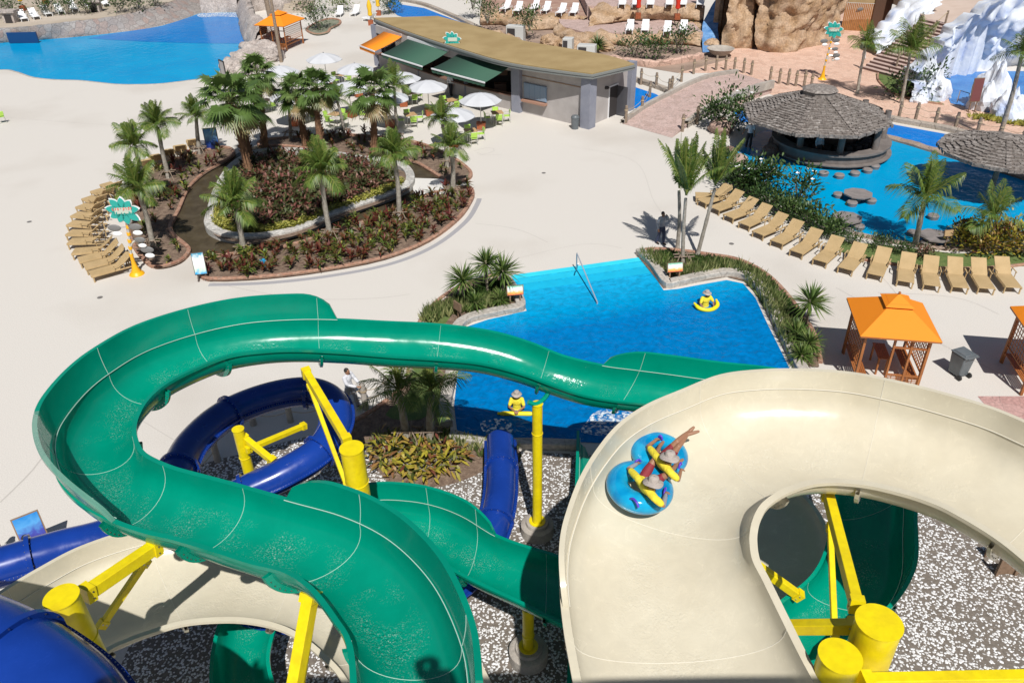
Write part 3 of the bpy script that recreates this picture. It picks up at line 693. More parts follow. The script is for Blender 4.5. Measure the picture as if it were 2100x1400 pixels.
sheet('pool_water', npool, 0.02, NPW)
STEP = [mat('pool_step_paint_%d' % k, c, 0.25, var=tuple(v * .9 for v in c), vscale=1.5, bump=.2, bscale=5) for k, c in enumerate([(0.04, .66, .84), (0.02, .54, .78), (0.01, .46, .72)])]
for k, (a, b_) in enumerate([(0, .40), (.46, .95), (1.01, 1.6)]):
    z = 0.032 - 0.004 * k; A = pe + nv * a; B = qe + nv * a; C = qe + nv * b_ + dv * (0.16 * b_); D = pe + nv * b_ + dv * (.3 * b_)
    sheet('pool_step', [(A.x, A.y), (B.x, B.y), (C.x, C.y), (D.x, D.y)], z, STEP[k], px=False)
COPE = stone_pattern('pool_coping', [(0.40, 0.37, 0.33), (0.46, 0.42, 0.37), (0.35, 0.32, 0.28)], 1.2, (0.28, 0.25, 0.22), 0.02, bump=.2)
kerb('pool_coping_wall', [(1303,522),(1330,548),(1361,590),(1392,588),(1428,580),(1490,569),(1527,577),(1556,608),(1582,662),(1622,746),(1650,800),(1660,870)], 0.42, 0.30, COPE, label='low stone coping wall round the right side of the near pool', cat_='pool coping', side=1, sub=4)
kerb('pool_coping_wall', [(1038,562),(1058,590),(1078,634),(1030,647),(955,668),(943,720),(936,780),(926,835),(930,882)], 0.42, 0.26, COPE, label='low stone coping wall along the left side of the near pool', cat_='pool coping', side=-1, sub=4)
kerb('pool_coping_wall', [(930,890),(1000,906),(1100,908),(1188,911)], 0.35, 0.25, COPE, label='shaded stone wall between the gravel and the near pool', cat_='pool coping', side=-1, sub=4)
# beds beside the near pool
sheet('planting_bed', [(1305,522),(1361,590),(1428,578),(1490,567),(1530,577),(1560,608),(1590,662),(1630,750),(1680,752),(1672,700),(1640,640),(1600,590),(1560,555),(1510,532),(1450,522),(1380,512),(1330,512)], 0.05, SOIL)
sheet('planting_bed_grass', [(1430,535),(1500,540),(1560,575),(1600,620),(1575,640),(1545,595),(1500,560),(1430,572)], 0.06, GRASS, smooth=3)
kerb('brick_edging', [(1308,518),(1340,512),(1400,516),(1450,523),(1510,533),(1560,556),(1600,590),(1640,640),(1670,690),(1683,752)], 0.18, 0.12, BRICK, label='brick edging behind the bed on the right of the near pool', cat_='kerb')
sheet('planting_bed', [(1040,566),(1075,630),(1030,642),(950,662),(940,720),(930,785),(922,840),(925,915),(780,925),(700,900),(690,880),(760,850),(835,790),(850,700),(880,640),(925,600),(980,575)], 0.012, SOIL)
sheet('planting_bed_grass', [(850,712),(875,655),(915,618),(950,600),(930,640),(905,680),(895,760),(905,820),(860,860),(790,850),(840,800)], 0.022, GRASS, smooth=3)
kerb('brick_edging', [(1042,560),(985,573),(925,598),(880,635),(850,685),(838,760),(830,790),(760,845),(690,880)], 0.16, 0.1, BRICK, label='brick edging on the left of the near pool bed', cat_='kerb')
# big upper left pool
LPW = water_mat('lagoon_water', (0.0, 0.26, 0.53), (0.0, 0.30, 0.57), vscale=0.25, wave=0.3, wscale=1.3, rough=.1)
LPD = water_mat('lagoon_deep', (0.0, 0.16, 0.48), (0.0, 0.19, 0.53), vscale=0.25, wave=0.3, wscale=1.3, rough=.1)
lag = [(-260,170),(-120,152),(0,143),(33,147),(67,158),(110,163),(167,165),(233,172),(283,173),(333,171),(400,163),(460,157),(480,125),(520,97),(500,83),(492,50),(488,26),(413,27),(333,53),(233,68),(133,78),(0,88),(-150,98),(-300,110)]
sheet('lagoon_water', lag, 0.02, LPW, smooth=3)
sheet('lagoon_deep_water', [(180,79),(233,69),(333,54),(413,28),(487,27),(492,52),(499,82),(512,90),(400,89),(300,86)], 0.03, LPD)
kerb('lagoon_edge', [(-120,153),(0,144),(33,148),(67,159),(110,164),(167,166),(233,173),(283,174),(333,172),(400,164),(462,158)], 0.2, 0.03, CONC)
# lazy river and swim-up pool
RIV = water_mat('river_water', (0.0, 0.15, 0.52), (0.0, 0.19, 0.6), vscale=0.6, wave=0.4, wscale=2)
POOL = water_mat('bar_pool_water', (0.0, 0.265, 0.52), (0.0, 0.295, 0.55), vscale=0.4, wave=0.25, wscale=2)
sheet('bar_pool_water', [(1480,322),(1520,290),(1560,270),(1620,255),(1796,276),(1935,318),(2115,372),(2250,420),(2250,500),(2100,500),(2010,506),(1958,508),(1890,503),(1817,491),(1765,480),(1720,467),(1640,430),(1560,395),(1500,350)], 0.02, POOL)
sheet('river_water', [(1500,226),(1560,222),(1760,240),(1841,257),(1940,275),(2011,294),(2150,330),(2400,400),(2400,470),(2115,372),(2000,335),(1935,314),(1850,289),(1796,276),(1620,255),(1520,250)], 0.026, RIV)
sheet('river_water', [(1255,162),(1300,178),(1345,193),(1365,205),(1330,222),(1290,222),(1255,200)], 0.02, RIV)
sheet('river_water', [(810,-6),(825,10),(870,17),(935,42),(960,50),(860,45),(815,32),(790,10)], 0.02, RIV)
BANK = stone_pattern('river_bank_stone', [(0.30, 0.22, 0.17), (0.36, 0.27, 0.21), (0.26, 0.19, 0.15)], 1.0, (0.2, 0.15, 0.12), 0.02)
BLOCK = stone_pattern('river_block_stone', [(0.36, 0.31, 0.26), (0.42, 0.36, 0.30), (0.31, 0.26, 0.21)], 0.7, (0.2, 0.17, 0.14), 0.025)
kerb('river_bank', [(1600,262),(1700,266),(1796,280),(1850,292),(1935,318),(2010,340),(2115,372),(2250,425)], 0.55, 0.22, BANK, label='brown rounded bank between the river and the swim-up bar pool', cat_='river bank', jit=.05, bev=.08)
kerb('river_wall', [(1760,232),(1841,250),(1940,268),(2011,287),(2110,312),(2250,350)], 0.5, 0.3, BLOCK, label='blocky stone wall on the far side of the river', cat_='river wall')
kerb('river_wall', [(1240,150),(1300,166),(1350,182),(1390,196)], 0.5, 0.3, BLOCK, label='stone river wall behind the right end of the kiosk', cat_='river wall')
kerb('river_wall', [(820,2),(870,12),(930,36),(985,62)], 0.5, 0.3, BLOCK, label='stone wall of the river behind the kiosk roof', cat_='river wall')
kerb('pool_bar_edge', [(1500,352),(1560,398),(1640,433),(1720,470),(1765,484),(1817,495),(1890,507),(1958,512),(2010,510),(2120,505)], 0.3, 0.14, BANK, label='brown curb along the near shore of the swim-up bar pool', cat_='kerb')
# pink promenade beyond the river, bridge ramp
sheet('promenade', [(1300,135),(1390,150),(1500,150),(1570,190),(1640,215),(1760,232),(1841,250),(1940,268),(2011,287),(2110,312),(2400,380),(2400,200),(2000,200),(1850,120),(1800,20),(1700,20),(1480,90),(1330,115)], 0.006, PINK)
sheet('paving_band', [(2005,812),(2140,812),(2300,960),(2080,900)], 0.008, stone_pattern('red_paving', [(.42,.24,.22),(.48,.3,.27),(.38,.2,.18)], 1.6, (.3,.2,.18), .02, bump=.1))
# arched bridge ramp
Lp = [(1276,254,0.0),(1322,222,.25),(1371,196,.5),(1420,172,.8),(1460,158,.9),(1512,150,.8)]; Rp = [(1378,283,0.0),(1415,250,.25),(1455,222,.5),(1500,200,.75),(1545,183,.8),(1585,172,.7)]
Lw = cat([G(*p) for p in Lp], 5); Rw = cat([G(*p) for p in Rp], 5)
br = thing('river_bridge', (Lw[10].x, Lw[10].y, 0), 'dusty pink paved bridge ramp with low side walls rising from the deck beside the kiosk', 'bridge')
m = MB()
for a, b_ in zip(Lw, Rw): m.v += [a + Vector((0, 0, .012)), b_ + Vector((0, 0, .012)), Vector((a.x, a.y, -.05)), Vector((b_.x, b_.y, -.05))]
for i in range(len(Lw) - 1):
    k = i * 4; m.face((k, k + 1, k + 5, k + 4)); m.face((k, k + 4, k + 6, k + 2)); m.face((k + 1, k + 3, k + 7, k + 5))
m.build('bridge_deck', PINK2, br)
for P_ in (Lw, Rw[4:]):
    m = MB()
    for i, p in enumerate(P_):
        t = (P_[min(i + 1, len(P_) - 1)] - P_[max(i - 1, 0)]); t.z = 0; t.normalize(); nr = Vector((-t.y, t.x, 0)) * .14
        m.v += [p - nr - Vector((0, 0, .3)), p - nr + Vector((0, 0, .28)), p + nr + Vector((0, 0, .28)), p + nr - Vector((0, 0, .3))]
    for i in range(len(P_) - 1):
        for q in range(3): m.face((i * 4 + q, i * 4 + q + 1, i * 4 + q + 5, i * 4 + q + 4))
    m.build('bridge_wall', CONC, br)
# oval planting bed
BW = water_mat('brown_water', (0.055, 0.042, 0.025), (0.085, 0.067, 0.042), vscale=1.5, wave=.15, wscale=4, rough=.06)
sheet('moat_water', [(478,321),(460,336),(418,360),(388,390),(364,438),(350,468),(356,490),(386,519),(430,530),(520,520),(610,502),(700,472),(800,440),(880,402),(912,385),(912,363),(874,343),(838,328),(742,323),(697,315),(600,298),(540,296),(500,308)], 0.008, BW, smooth=3)
bedL = [(307,544),(275,505),(262,455),(268,405),(300,360),(350,333),(400,318),(440,306),(470,306),(480,318),(460,334),(420,357),(388,388),(366,436),(350,466),(358,486),(384,508),(388,520),(370,538),(334,549)]
bedF = [(415,560),(430,575),(550,570),(670,555),(790,531),(880,495),(940,450),(964,417),(970,398),(960,386),(930,392),(880,402),(800,440),(700,472),(610,502),(520,520),(432,530),(418,545)]
bedB = [(904,366),(925,377),(958,370),(966,358),(952,342),(925,324),(880,303),(835,291),(760,282),(685,279),(600,284),(540,290),(535,300),(600,303),(697,319),(742,328),(838,332),(874,347)]
for b_, lb in ((bedL, 'brick kerb round the left lobe of the oval planting bed'), (bedF, 'brick kerb round the front crescent of the oval planting bed'), (bedB, 'brick kerb round the back crescent of the oval planting bed')):
    sheet('planting_bed', b_, 0.1, SOIL, smooth=3)
    kerb('brick_kerb', b_, 0.2, 0.17, BRICK, closed=True, label=lb, sub=4)
kerb('paving_strip', [(428,584),(550,580),(682,565),(805,540),(893,503),(955,455),(978,420),(984,404)], 0.32, 0.006, mat('grey_strip', (.33, .32, .33), .8, fine=.1))
isl = [(436,448),(432,470),(445,484),(475,494),(520,497),(570,491),(620,478),(700,444),(770,420),(815,402),(838,388),(842,370),(828,352),(790,340),(740,334),(680,325),(600,318),(530,322),(480,350),(450,400)]
kerb('island_wall', isl, 0.5, 0.42, WALLSTONE, closed=True, label='pale stone wall round the planted island in the oval bed', cat_='wall', sub=4)
sheet('island_soil', isl, 0.3, SOIL, smooth=3)
m = MB(); a, b_, c, d = G(846,365,.12), G(912,367,.12), G(914,398,.12), G(848,398,.12)
m.prism([a.xy, b_.xy, c.xy, d.xy], 0.04, 0.12); tag(m.build('footbridge_slab', mat('pale_slab', (.62, .6, .56), .8)), 'pale concrete slab crossing the brown moat to the island', 'footbridge')
# manhole and joint lines
JM = mat('deck_joint', (.47, .44, .40), .8)
def line(pts, w=.03, z=.005, name='deck_joint'):
    P = resample(cat([G(x, y) for x, y in pts], 6), .5); m = MB()
    for i, p in enumerate(P):
        t = (P[min(i + 1, len(P) - 1)] - P[max(i - 1, 0)]).normalized(); nr = Vector((-t.y, t.x, 0)) * w / 2
        m.v += [Vector((p.x, p.y, z)) - nr, Vector((p.x, p.y, z)) + nr]
    for i in range(len(P) - 1): m.face((2 * i, 2 * i + 1, 2 * i + 3, 2 * i + 2))
    struct(m.build(name, JM))
line([(975,458),(1060,470),(1130,500)]); line([(980,318),(1030,318)]); line([(415,575),(600,610),(760,612),(860,600)])
line([(1715,590),(1900,690),(2100,790)]); line([(1800,600),(1960,610),(2060,650)]); line([(280,855),(370,910),(420,940)]); line([(1650,480),(1800,560),(1900,700)], .02)
line([(0,1030),(70,960),(110,900)], .05); line([(1060,530),(1200,500),(1290,512)], .02); line([(0,240),(300,260),(520,250)], .03)
line([(972,310),(1000,303),(1016,308),(990,317),(972,310)], .04)
line([(1165,300),(1300,330),(1345,420),(1420,500)], .02)
DR = mat('drain_grate', (.16, .15, .14), .7)
for i, (x, y) in enumerate([(310,665),(470,1000),(1115,355),(1215,545),(60,455),(1870,640),(1500,500),(205,610)]):
    p = G(x, y); m = MB(); m.lathe([(.12, 0.004), (.12, .012), (.01, .012)], p, 16, cap=False); tag(m.build('floor_drain', DR), 'small dark round drain in the pale deck', 'drain', 'small drains in the deck')
# foam where the slides meet the pool
FOAM = mat('foam', (.75, .82, .86), .6, bump=1, bscale=14)
N_, L_, B_ = nodes(FOAM); g_ = N_.new('ShaderNodeNewGeometry'); nz_ = N_.new('ShaderNodeTexNoise'); nz_.inputs['Scale'].default_value = 8; nz_.inputs['Detail'].default_value = 6
L_.new(g_.outputs['Position'], nz_.inputs['Vector']); mr_ = N_.new('ShaderNodeMapRange'); mr_.inputs['From Min'].default_value = .48; mr_.inputs['From Max'].default_value = .6; L_.new(nz_.outputs['Fac'], mr_.inputs['Value'])
L_.new(mr_.outputs['Result'], B_.inputs['Alpha'])
FOAM2 = mat('foam_dense', (.75, .82, .86), .6, bump=1, bscale=14)
N_, L_, B_ = nodes(FOAM2); g_ = N_.new('ShaderNodeNewGeometry'); nz_ = N_.new('ShaderNodeTexNoise'); nz_.inputs['Scale'].default_value = 9; nz_.inputs['Detail'].default_value = 6
L_.new(g_.outputs['Position'], nz_.inputs['Vector']); mr_ = N_.new('ShaderNodeMapRange'); mr_.inputs['From Min'].default_value = .43; mr_.inputs['From Max'].default_value = .64; L_.new(nz_.outputs['Fac'], mr_.inputs['Value'])
L_.new(mr_.outputs['Result'], B_.inputs['Alpha'])
sheet('foam', [(1192,885),(1205,862),(1220,845),(1250,838),(1300,842),(1300,890),(1240,893)], 0.045, FOAM2, kind='stuff', smooth=3)
sheet('foam', [(985,868),(1010,858),(1045,862),(1050,885),(1000,890)], 0.04, FOAM, kind='stuff', smooth=3)
sheet('foam', [(410,28),(490,26),(500,36),(450,34),(412,36)], 0.045, FOAM2, kind='stuff', smooth=3)
# ------------------------------------------------------------------ vegetation
PALM = leafmat('palm_leaf', [(0.04, 0.085, 0.014), (0.085, 0.15, 0.025), (0.16, 0.22, 0.04), (0.26, 0.27, 0.07)])
FAN = leafmat('fan_leaf', [(0.055, 0.10, 0.02), (0.10, 0.17, 0.04), (0.16, 0.23, 0.07), (0.28, 0.2, 0.09)])
YUC = leafmat('yucca_leaf', [(0.035, 0.08, 0.015), (0.07, 0.13, 0.025), (0.13, 0.19, 0.045), (0.26, 0.30, 0.10)])
CORD = leafmat('cordyline_leaf', [(0.11, 0.018, 0.018), (0.18, 0.05, 0.03), (0.08, 0.08, 0.02), (0.10, 0.16, 0.03), (0.30, 0.28, 0.05)])
RED = leafmat('red_foliage', [(0.035, 0.05, 0.015), (0.09, 0.03, 0.025), (0.06, 0.09, 0.025), (0.09, 0.10, 0.035), (0.22, 0.07, 0.06), (0.30, 0.16, 0.12)])
YELF = leafmat('yellow_foliage', [(0.14, 0.17, 0.03), (0.36, 0.34, 0.06), (0.5, 0.47, 0.13)])
SHR = leafmat('shrub_leaf', [(0.02, 0.045, 0.012), (0.035, 0.075, 0.018), (0.065, 0.12, 0.03), (0.12, 0.17, 0.05)])
SNAKE = leafmat('strap_leaf', [(0.07, 0.11, 0.03), (0.15, 0.19, 0.06), (0.38, 0.38, 0.17)])
CROT = leafmat('croton_leaf', [(0.03, 0.05, 0.015), (0.12, 0.13, 0.02), (0.42, 0.36, 0.04), (0.34, 0.2, 0.06), (0.16, 0.05, 0.03)])
BARK = mat('palm_bark', (0.22, 0.17, 0.12), 0.9, var=(0.32, 0.27, 0.2), vscale=6, bump=.8, bscale=16)
BARKG = mat('grey_bark', (0.36, 0.33, 0.28), 0.85, var=(0.25, 0.22, 0.18), vscale=7, bump=.5, bscale=16)
BARKR = mat('fibre_bark', (0.17, 0.085, 0.045), 0.95, var=(0.27, 0.15, 0.08), vscale=7, bump=1, bscale=18)
def frond(m, p, d, L, droop, nl, ll, rr, tint=None, w=0.045, up0=None):
    """feather frond: curved rachis with leaflets on both sides"""
    p = Vector(p); d = Vector(d).normalized(); pts = []; q = p.copy(); dd = d.copy(); N = 10
    for i in range(N + 1):
        pts.append(q.copy()); dd = (dd + Vector((0, 0, -droop / N))).normalized(); q = q + dd * (L / N)
    m.tube(pts, [0.022 * (1 - .8 * i / N) + .004 for i in range(N + 1)], 4, caps=False, tint=0.9)
    side0 = d.cross(Vector((0, 0, 1)))
    if side0.length < .05: side0 = Vector((1, 0, 0))
    side0.normalize(); roll = rr.uniform(-.5, .5)
    for k in range(nl):
        u = 0.12 + 0.88 * k / (nl - 1); f = u * N; i = min(N - 1, int(f)); a = pts[i].lerp(pts[i + 1], f - i); t = (pts[i + 1] - pts[i]).normalized()
        sd = side0 * math.cos(roll) + t.cross(side0) * math.sin(roll)
        l = ll * 1.15 * math.sin(PI * min(1, 0.18 + u * 0.8)) ** .7 * rr.uniform(.85, 1.1)
        for s_ in (-1, 1):
            dr = (sd * s_ + t * (0.55 + .5 * u) + Vector((0, 0, rr.uniform(-.15, .12)))).normalized()
            m.leaf(a, dr, t.cross(sd), l, w, tint=(tint if tint is not None else rr.betavariate(2, 2.6)), droop=rr.uniform(.3, .75))
def trunk_mesh(pts, r0, r1, rr, rings=True):
    m = MB(); P = cat(pts, 5); n = len(P); N2 = []
    for i in range(n):
        u = i / (n - 1); r = r0 + (r1 - r0) * u; N2.append(r * (1 + (.10 if (rings and i % 2) else 0)) * rr.uniform(.96, 1.05) * (1.35 if i == 0 else 1))
    m.tube(P, N2, 10); return m
def palm(x, y, cx, cy, size, label, seed, style='coco', n=18, group=None, trunk_r=0.11, ztop_=None, brace=True, nl=22, name='palm_tree'):
    rr = random.Random(seed); b = G(x, y); h = ztop_ or zt(x, y, cy); C_ = G(cx, cy, h) 
    # keep the crown over its own trunk: same distance as the base, shifted sideways to where the trunk leans
    C_ = Vector((C_.x, b.y + (C_.y - b.y) * .15, h))
    root = thing(name, (b.x, b.y, 0), label, 'palm tree', group=group)
    mid = b.lerp(C_, .5) + Vector((rr.uniform(-.08, .08), rr.uniform(-.08, .08), 0))
    tm = trunk_mesh([b, mid, C_ - Vector((0, 0, .15))], trunk_r * 1.25, trunk_r * .85, rr)
    if style == 'fan':      # old leaf bases sticking out of the trunk
        for k in range(150):
            u = rr.uniform(.05, .97); p = b.lerp(C_, u); a = rr.uniform(0, 2 * PI); o_ = Vector((math.cos(a), math.sin(a), 0))
            tm.leaf(p + o_ * trunk_r * .9, o_ + Vector((0, 0, 1.3)), Vector((-o_.y, o_.x, 0)), rr.uniform(.12, .24), .08, droop=-.05)
    tm.build('trunk', BARKR if style == 'fan' else BARKG, root, smooth=60)
    m = MB()
    if style == 'fan':
        for k in range(n):
            u = k / n; az = k * 2.4 + rr.uniform(-.2, .2); el = math.radians(78 - 125 * u + rr.uniform(-8, 8))
            d = Vector((math.cos(az) * math.cos(el), math.sin(az) * math.cos(el), math.sin(el))); pl = size * rr.uniform(.45, .75)
            e = C_ + d * pl + Vector((0, 0, -.1 * pl)); m.tube([C_, C_.lerp(e, .5) + Vector((0, 0, .04)), e], [.02, .015, .012], 4, caps=False, tint=.75)
            sd = d.cross(Vector((0, 0, 1))).normalized(); fz = (d + Vector((0, 0, -.35))).normalized(); upv = sd.cross(fz)
            tt = rr.uniform(.1, .65) if u < .82 else rr.uniform(.8, 1.0)
            for q in range(26):
                a = math.radians(-125 + 250 * q / 25); dr = fz * math.cos(a) + sd * math.sin(a) + upv * .12
                m.leaf(e, dr, upv, size * rr.uniform(.46, .6) * (1 - .15 * abs(a) / 2.2), size * .062, tint=min(1, max(0, tt + rr.uniform(-.12, .12))), droop=rr.uniform(.18, .5))
    else:
        for k in range(n):
            u = k / n; az = k * 2.4 + rr.uniform(-.25, .25)
            el = math.radians((88 - 74 * u if style == 'coco' else 89 - 26 * u) + rr.uniform(-8, 8))
            d = Vector((math.cos(az) * math.cos(el), math.sin(az) * math.cos(el), math.sin(el)))
            frond(m, C_, d, size * rr.uniform(.8, 1.1) * (1 if k > 1 else 1.1), rr.uniform(.9, 1.7) * (.3 + .9 * u) * (.8 if style == 'coco' else .55), nl, size * (.36 if style == 'coco' else .17), rr, w=size * (.026 if style == 'coco' else .028))
        for k in range(3):
            d = Vector((rr.uniform(-.12, .12), rr.uniform(-.12, .12), 1)); m.tube([C_, C_ + d.normalized() * size * rr.uniform(.8, 1.05)], [.05, .012], 5, tint=.85)
    m.build('crown', FAN if style == 'fan' else PALM, root)
    if brace:
        s_ = .42; bm_ = MB(); hh = .5
        br_ = thing('tree_brace', (b.x, b.y, 0), 'stick brace round the foot of the ' + ' '.join(label.split()[:9]).rstrip(','), 'tree brace', group='stick braces round the palm trunks')
        for (ax, ay, bx, by) in ((-s_, -.14, s_, -.14), (-s_, .14, s_, .14), (-.14, -s_, -.14, s_), (.14, -s_, .14, s_)):
            m = MB(); m.tube([(b.x + ax * 1.1, b.y + ay, hh + (.05 if ax == -.14 or ax == .14 else 0)), (b.x + bx * 1.1, b.y + by, hh + .02)], .028, 6); m.build('rail', LWOOD, br_)
        for (sx, sy) in ((-1, -1), (1, -1), (1, 1), (-1, 1)):
            m = MB(); m.tube([(b.x + sx * .2, b.y + sy * .14, hh + .08), (b.x + sx * .5, b.y + sy * .45, 0)], .026, 6); m.build('stake', LWOOD, br_)
    return root
gp = 'palms in the oval planting bed'
for i, a in enumerate([
    (503,522,482,418,1.75,'feather palm in the front left of the brown moat, by the poster stand', 1),
    (679,492,658,352,1.7,'feather palm at the middle of the front crescent, beside the island wall', 2),
    (819,452,808,318,1.5,'feather palm in front of the right end of the red planted island', 3),
    (928,402,925,300,1.3,'feather palm beside the concrete slab crossing, front one of two', 4),
    (918,345,906,243,1.3,'feather palm behind the slab crossing, in front of a parasol', 5),
    (316,512,282,385,1.6,'feather palm with yellowish stem in the left lobe, nearest the flower signpost', 6),
    (312,428,276,298,1.45,'feather palm standing at the left edge of the fan of tan loungers', 7),
    (347,368,322,256,1.5,'feather palm behind the left lobe with dark pointed crown', 8),
    (411,318,401,238,1.3,'feather palm beside the blue poster board', 9)]):
    palm(a[0], a[1], a[2], a[3], a[4] * .95, a[5], 100 + a[6], group=gp, n=19, nl=34)
for a in [(706,281,691,203,1.1,'small short palm in the back crescent, right of the tall fan palms', 10),
          (815,292,808,175,1.35,'slender palm in front of the green awning', 12),
          (596,286,590,205,1.1,'slim palm between two fan palms at the back of the bed', 11)]:
    palm(*a[:6], 100 + a[6], group=gp, n=15, nl=28, trunk_r=.09)
for a in [(517,374,472,206,1.75,'tallest fan palm, leftmost of the clump with shaggy red-brown trunk', 20), (514,332,496,222,1.5,'fan palm standing close behind the tallest one', 21),
          (545,312,527,156,1.35,'fan palm with a dark slim trunk, third from the left', 22), (628,302,609,192,1.4,'fan palm with a leaning shaggy trunk, fourth from the left', 23),
          (660,312,648,180,1.3,'fan palm beside the green chairs, fifth from the left', 24), (768,312,763,188,1.5,'fan palm standing apart at the back of the bed by the umbrellas', 25)]:
    palm(a[0], a[1], a[2], a[3], a[4] * 1.12, a[5], 200 + a[6], style='fan', n=27, group='fan palms in the oval planting bed', brace=False, trunk_r=.17)
# palms right of the near pool
for a in [(1389,512,1393,385,2.3,'thin-stemmed palm beside the man, leftmost of three', 31), (1400,544,1407,400,2.5,'tall thin palm above the near pool, middle of three', 32), (1430,524,1467,380,2.3,'thin palm leaning right towards the loungers', 33)]:
    palm(*a[:6], 300 + a[6], style='royal', n=11, nl=30, trunk_r=.075, brace=a[6] == 32)
palm(1876,506,1896,408,2.0,'yellowish palm with long arching fronds at the edge of the swim-up pool', 341, n=13, nl=28, trunk_r=.11, brace=False)
palm(2027,512,2035,445,1.6,'small pale palm among the bushes at the right of the swim-up pool', 342, n=13, nl=24, trunk_r=.07, brace=True)
palm(1758,192,1777,92,1.6,'slender windblown palm on the pink promenade by the flower signpost', 343, n=14, nl=22, trunk_r=.09, brace=False)
palm(1848,212,1868,104,2.2,'windblown palm on the grass strip in front of the stairs', 344, n=18, nl=22, trunk_r=.09, brace=False)
palm(2047,288,2096,112,1.7,'tall leaning palm on the promenade by the icy rocks', 345, n=16, nl=22, trunk_r=.12, brace=False)
palm(835,905,817,800,1.4,'palm on the gravel edge behind the green slide, left of a pair', 346, n=13, nl=24, brace=True)
palm(882,905,884,800,1.3,'palm on the gravel edge behind the green slide, right of a pair', 347, n=12, nl=24, brace=True)
def yucca(x, y, h, size, label, seed, mat_=None, n=110, z=0, group='spiky yuccas round the near pool', name='yucca', stem=.06):
    rr = random.Random(seed); b = G(x, y, z); root = thing(name, (b.x, b.y, z), label, 'plant', group=group)
    m = MB(); m.tube([b, b + Vector((rr.uniform(-.1, .1), rr.uniform(-.1, .1), h))], [stem, stem * .8], 8); m.build('stem', BARK, root)
    m = MB(); C_ = b + Vector((0, 0, h))
    for k in range(n):
        az = rr.uniform(0, 2 * PI); el = math.asin(rr.uniform(-.35, 1)); d = Vector((math.cos(az) * math.cos(el), math.sin(az) * math.cos(el), math.sin(el)))
        m.leaf(C_ + Vector((0, 0, -.1 * h)), d, Vector((0, 0, 1)), size * rr.uniform(.8, 1.1), size * .07, tint=rr.betavariate(2, 2), droop=rr.uniform(.02, .2))
    m.build('leaf_rosette', mat_ or YUC, root); return root
for i, (x, y, h, s_, lb) in enumerate([(952,632,1.15,.75,'spiky yucca left of the pool sign, leftmost of the trio'), (1000,605,1.3,.72,'tall spiky yucca behind the left pool sign, middle of the trio'), (1032,612,1.1,.78,'bright spiky yucca just above the left pool sign'),
        (1026,628,.3,.5,'small yucca against the coping at the left pool sign'), (975,640,.4,.5,'low yucca below the yucca trio'), (1652,672,1.0,.75,'tall spiky yucca at the right corner of the near pool bed'),
        (1630,705,.35,.6,'dark low yucca below the tall one on the right bed'), (1655,725,.4,.6,'lower pale yucca at the foot of the right bed'), (1640,745,.3,.5,'last yucca beside the coping of the right bed'), (1225,108,.6,.9,'round yucca bush behind the kiosk roof end')]):
    yucca(x, y, h * 1.3, s_ * 1.3, lb, 40 + i, n=130)
def bush(name, label, x, y, r, h, n, mat_, seed, cat_='shrub', leaf=.16, z=0, group=None, stems=5, flat=False, gap=.0, flowers=0, lift=0.3, lw=.42):
    """branching shrub: woody stems with leaf clusters at their ends"""
    rr = random.Random(seed); b = G(x, y, z); root = thing(name, (b.x, b.y, z), label, cat_, group=group)
    tips = []; m = MB()
    for k in range(stems):
        az = 2 * PI * k / stems + rr.uniform(-.4, .4); e = b + Vector((math.cos(az) * r * rr.uniform(.3, .8), math.sin(az) * r * rr.uniform(.3, .8), h * rr.uniform(.55, .95)))
        md = b.lerp(e, .5) + Vector((0, 0, h * .12)); m.tube([b, md, e], [.045 * h * .5 + .01, .02, .012], 5); tips.append(e)
        for q in range(3):
            s_ = b.lerp(e, rr.uniform(.35, .8)); e2 = s_ + Vector((rr.uniform(-1, 1) * r * .55, rr.uniform(-1, 1) * r * .55, h * rr.uniform(.08, .35))); m.tube([s_, e2], [.016, .008], 4); tips.append(e2)
    m.build('branches', BARKG, root)
    m = MB(); per = max(1, n // len(tips))
    for T in tips:
        tb = rr.betavariate(2, 2)
        for k in range(per):
            o_ = Vector((rr.gauss(0, 1), rr.gauss(0, 1), rr.gauss(0, .8))) * (r * .2 + leaf * .4); p = T + o_
            if p.z < z + .03: p.z = z + rr.uniform(.03, .2)
            d = (o_ + Vector((rr.uniform(-.3, .3), rr.uniform(-.3, .3), lift))).normalized()
            m.leaf(p, d, Vector((rr.uniform(-.4, .4), rr.uniform(-.4, .4), 1)), leaf * rr.uniform(.7, 1.3), leaf * lw, tint=min(1, max(0, tb + rr.uniform(-.3, .3))), droop=rr.uniform(0, .3))
    m.build('foliage', mat_, root)
    if flowers:
        m = MB()
        for T in tips[:flowers]:
            c = T + Vector((0, 0, .12))
            for k in range(5):
                a = 2 * PI * k / 5; m.leaf(c, Vector((math.cos(a), math.sin(a), .5)), Vector((0, 0, 1)), .16, .12, droop=0)
        m.build('blossoms', WHITE, root)
    return root
g2 = 'frangipani and shrubs by the swim-up bar'
bush('frangipani_tree','frangipani in front of the thatched bar with white blossoms, above the first loungers',1520,395,1.1,1.7,900,SHR,61,'tree',.26,flowers=22,stems=7,group=g2)
bush('frangipani_tree','leafy frangipani at the pool edge below the bar counter',1565,400,1.0,1.9,700,SHR,62,'tree',.26,flowers=16,stems=6,group=g2)
bush('frangipani_tree','open frangipani leaning over the swim-up pool with white blossoms',1635,425,1.1,1.9,420,SHR,63,'tree',.28,flowers=8,stems=6,group=g2)
bush('frangipani_tree','tall loose frangipani left of the thatched roof beside the ramp',1500,270,1.6,2.6,900,SHR,64,'tree',.3,flowers=5,stems=8,group=g2)
bush('frangipani_tree','second frangipani between the ramp and the thatched roof',1462,262,1.0,1.8,500,SHR,68,'tree',.28,flowers=2,stems=6,group=g2)
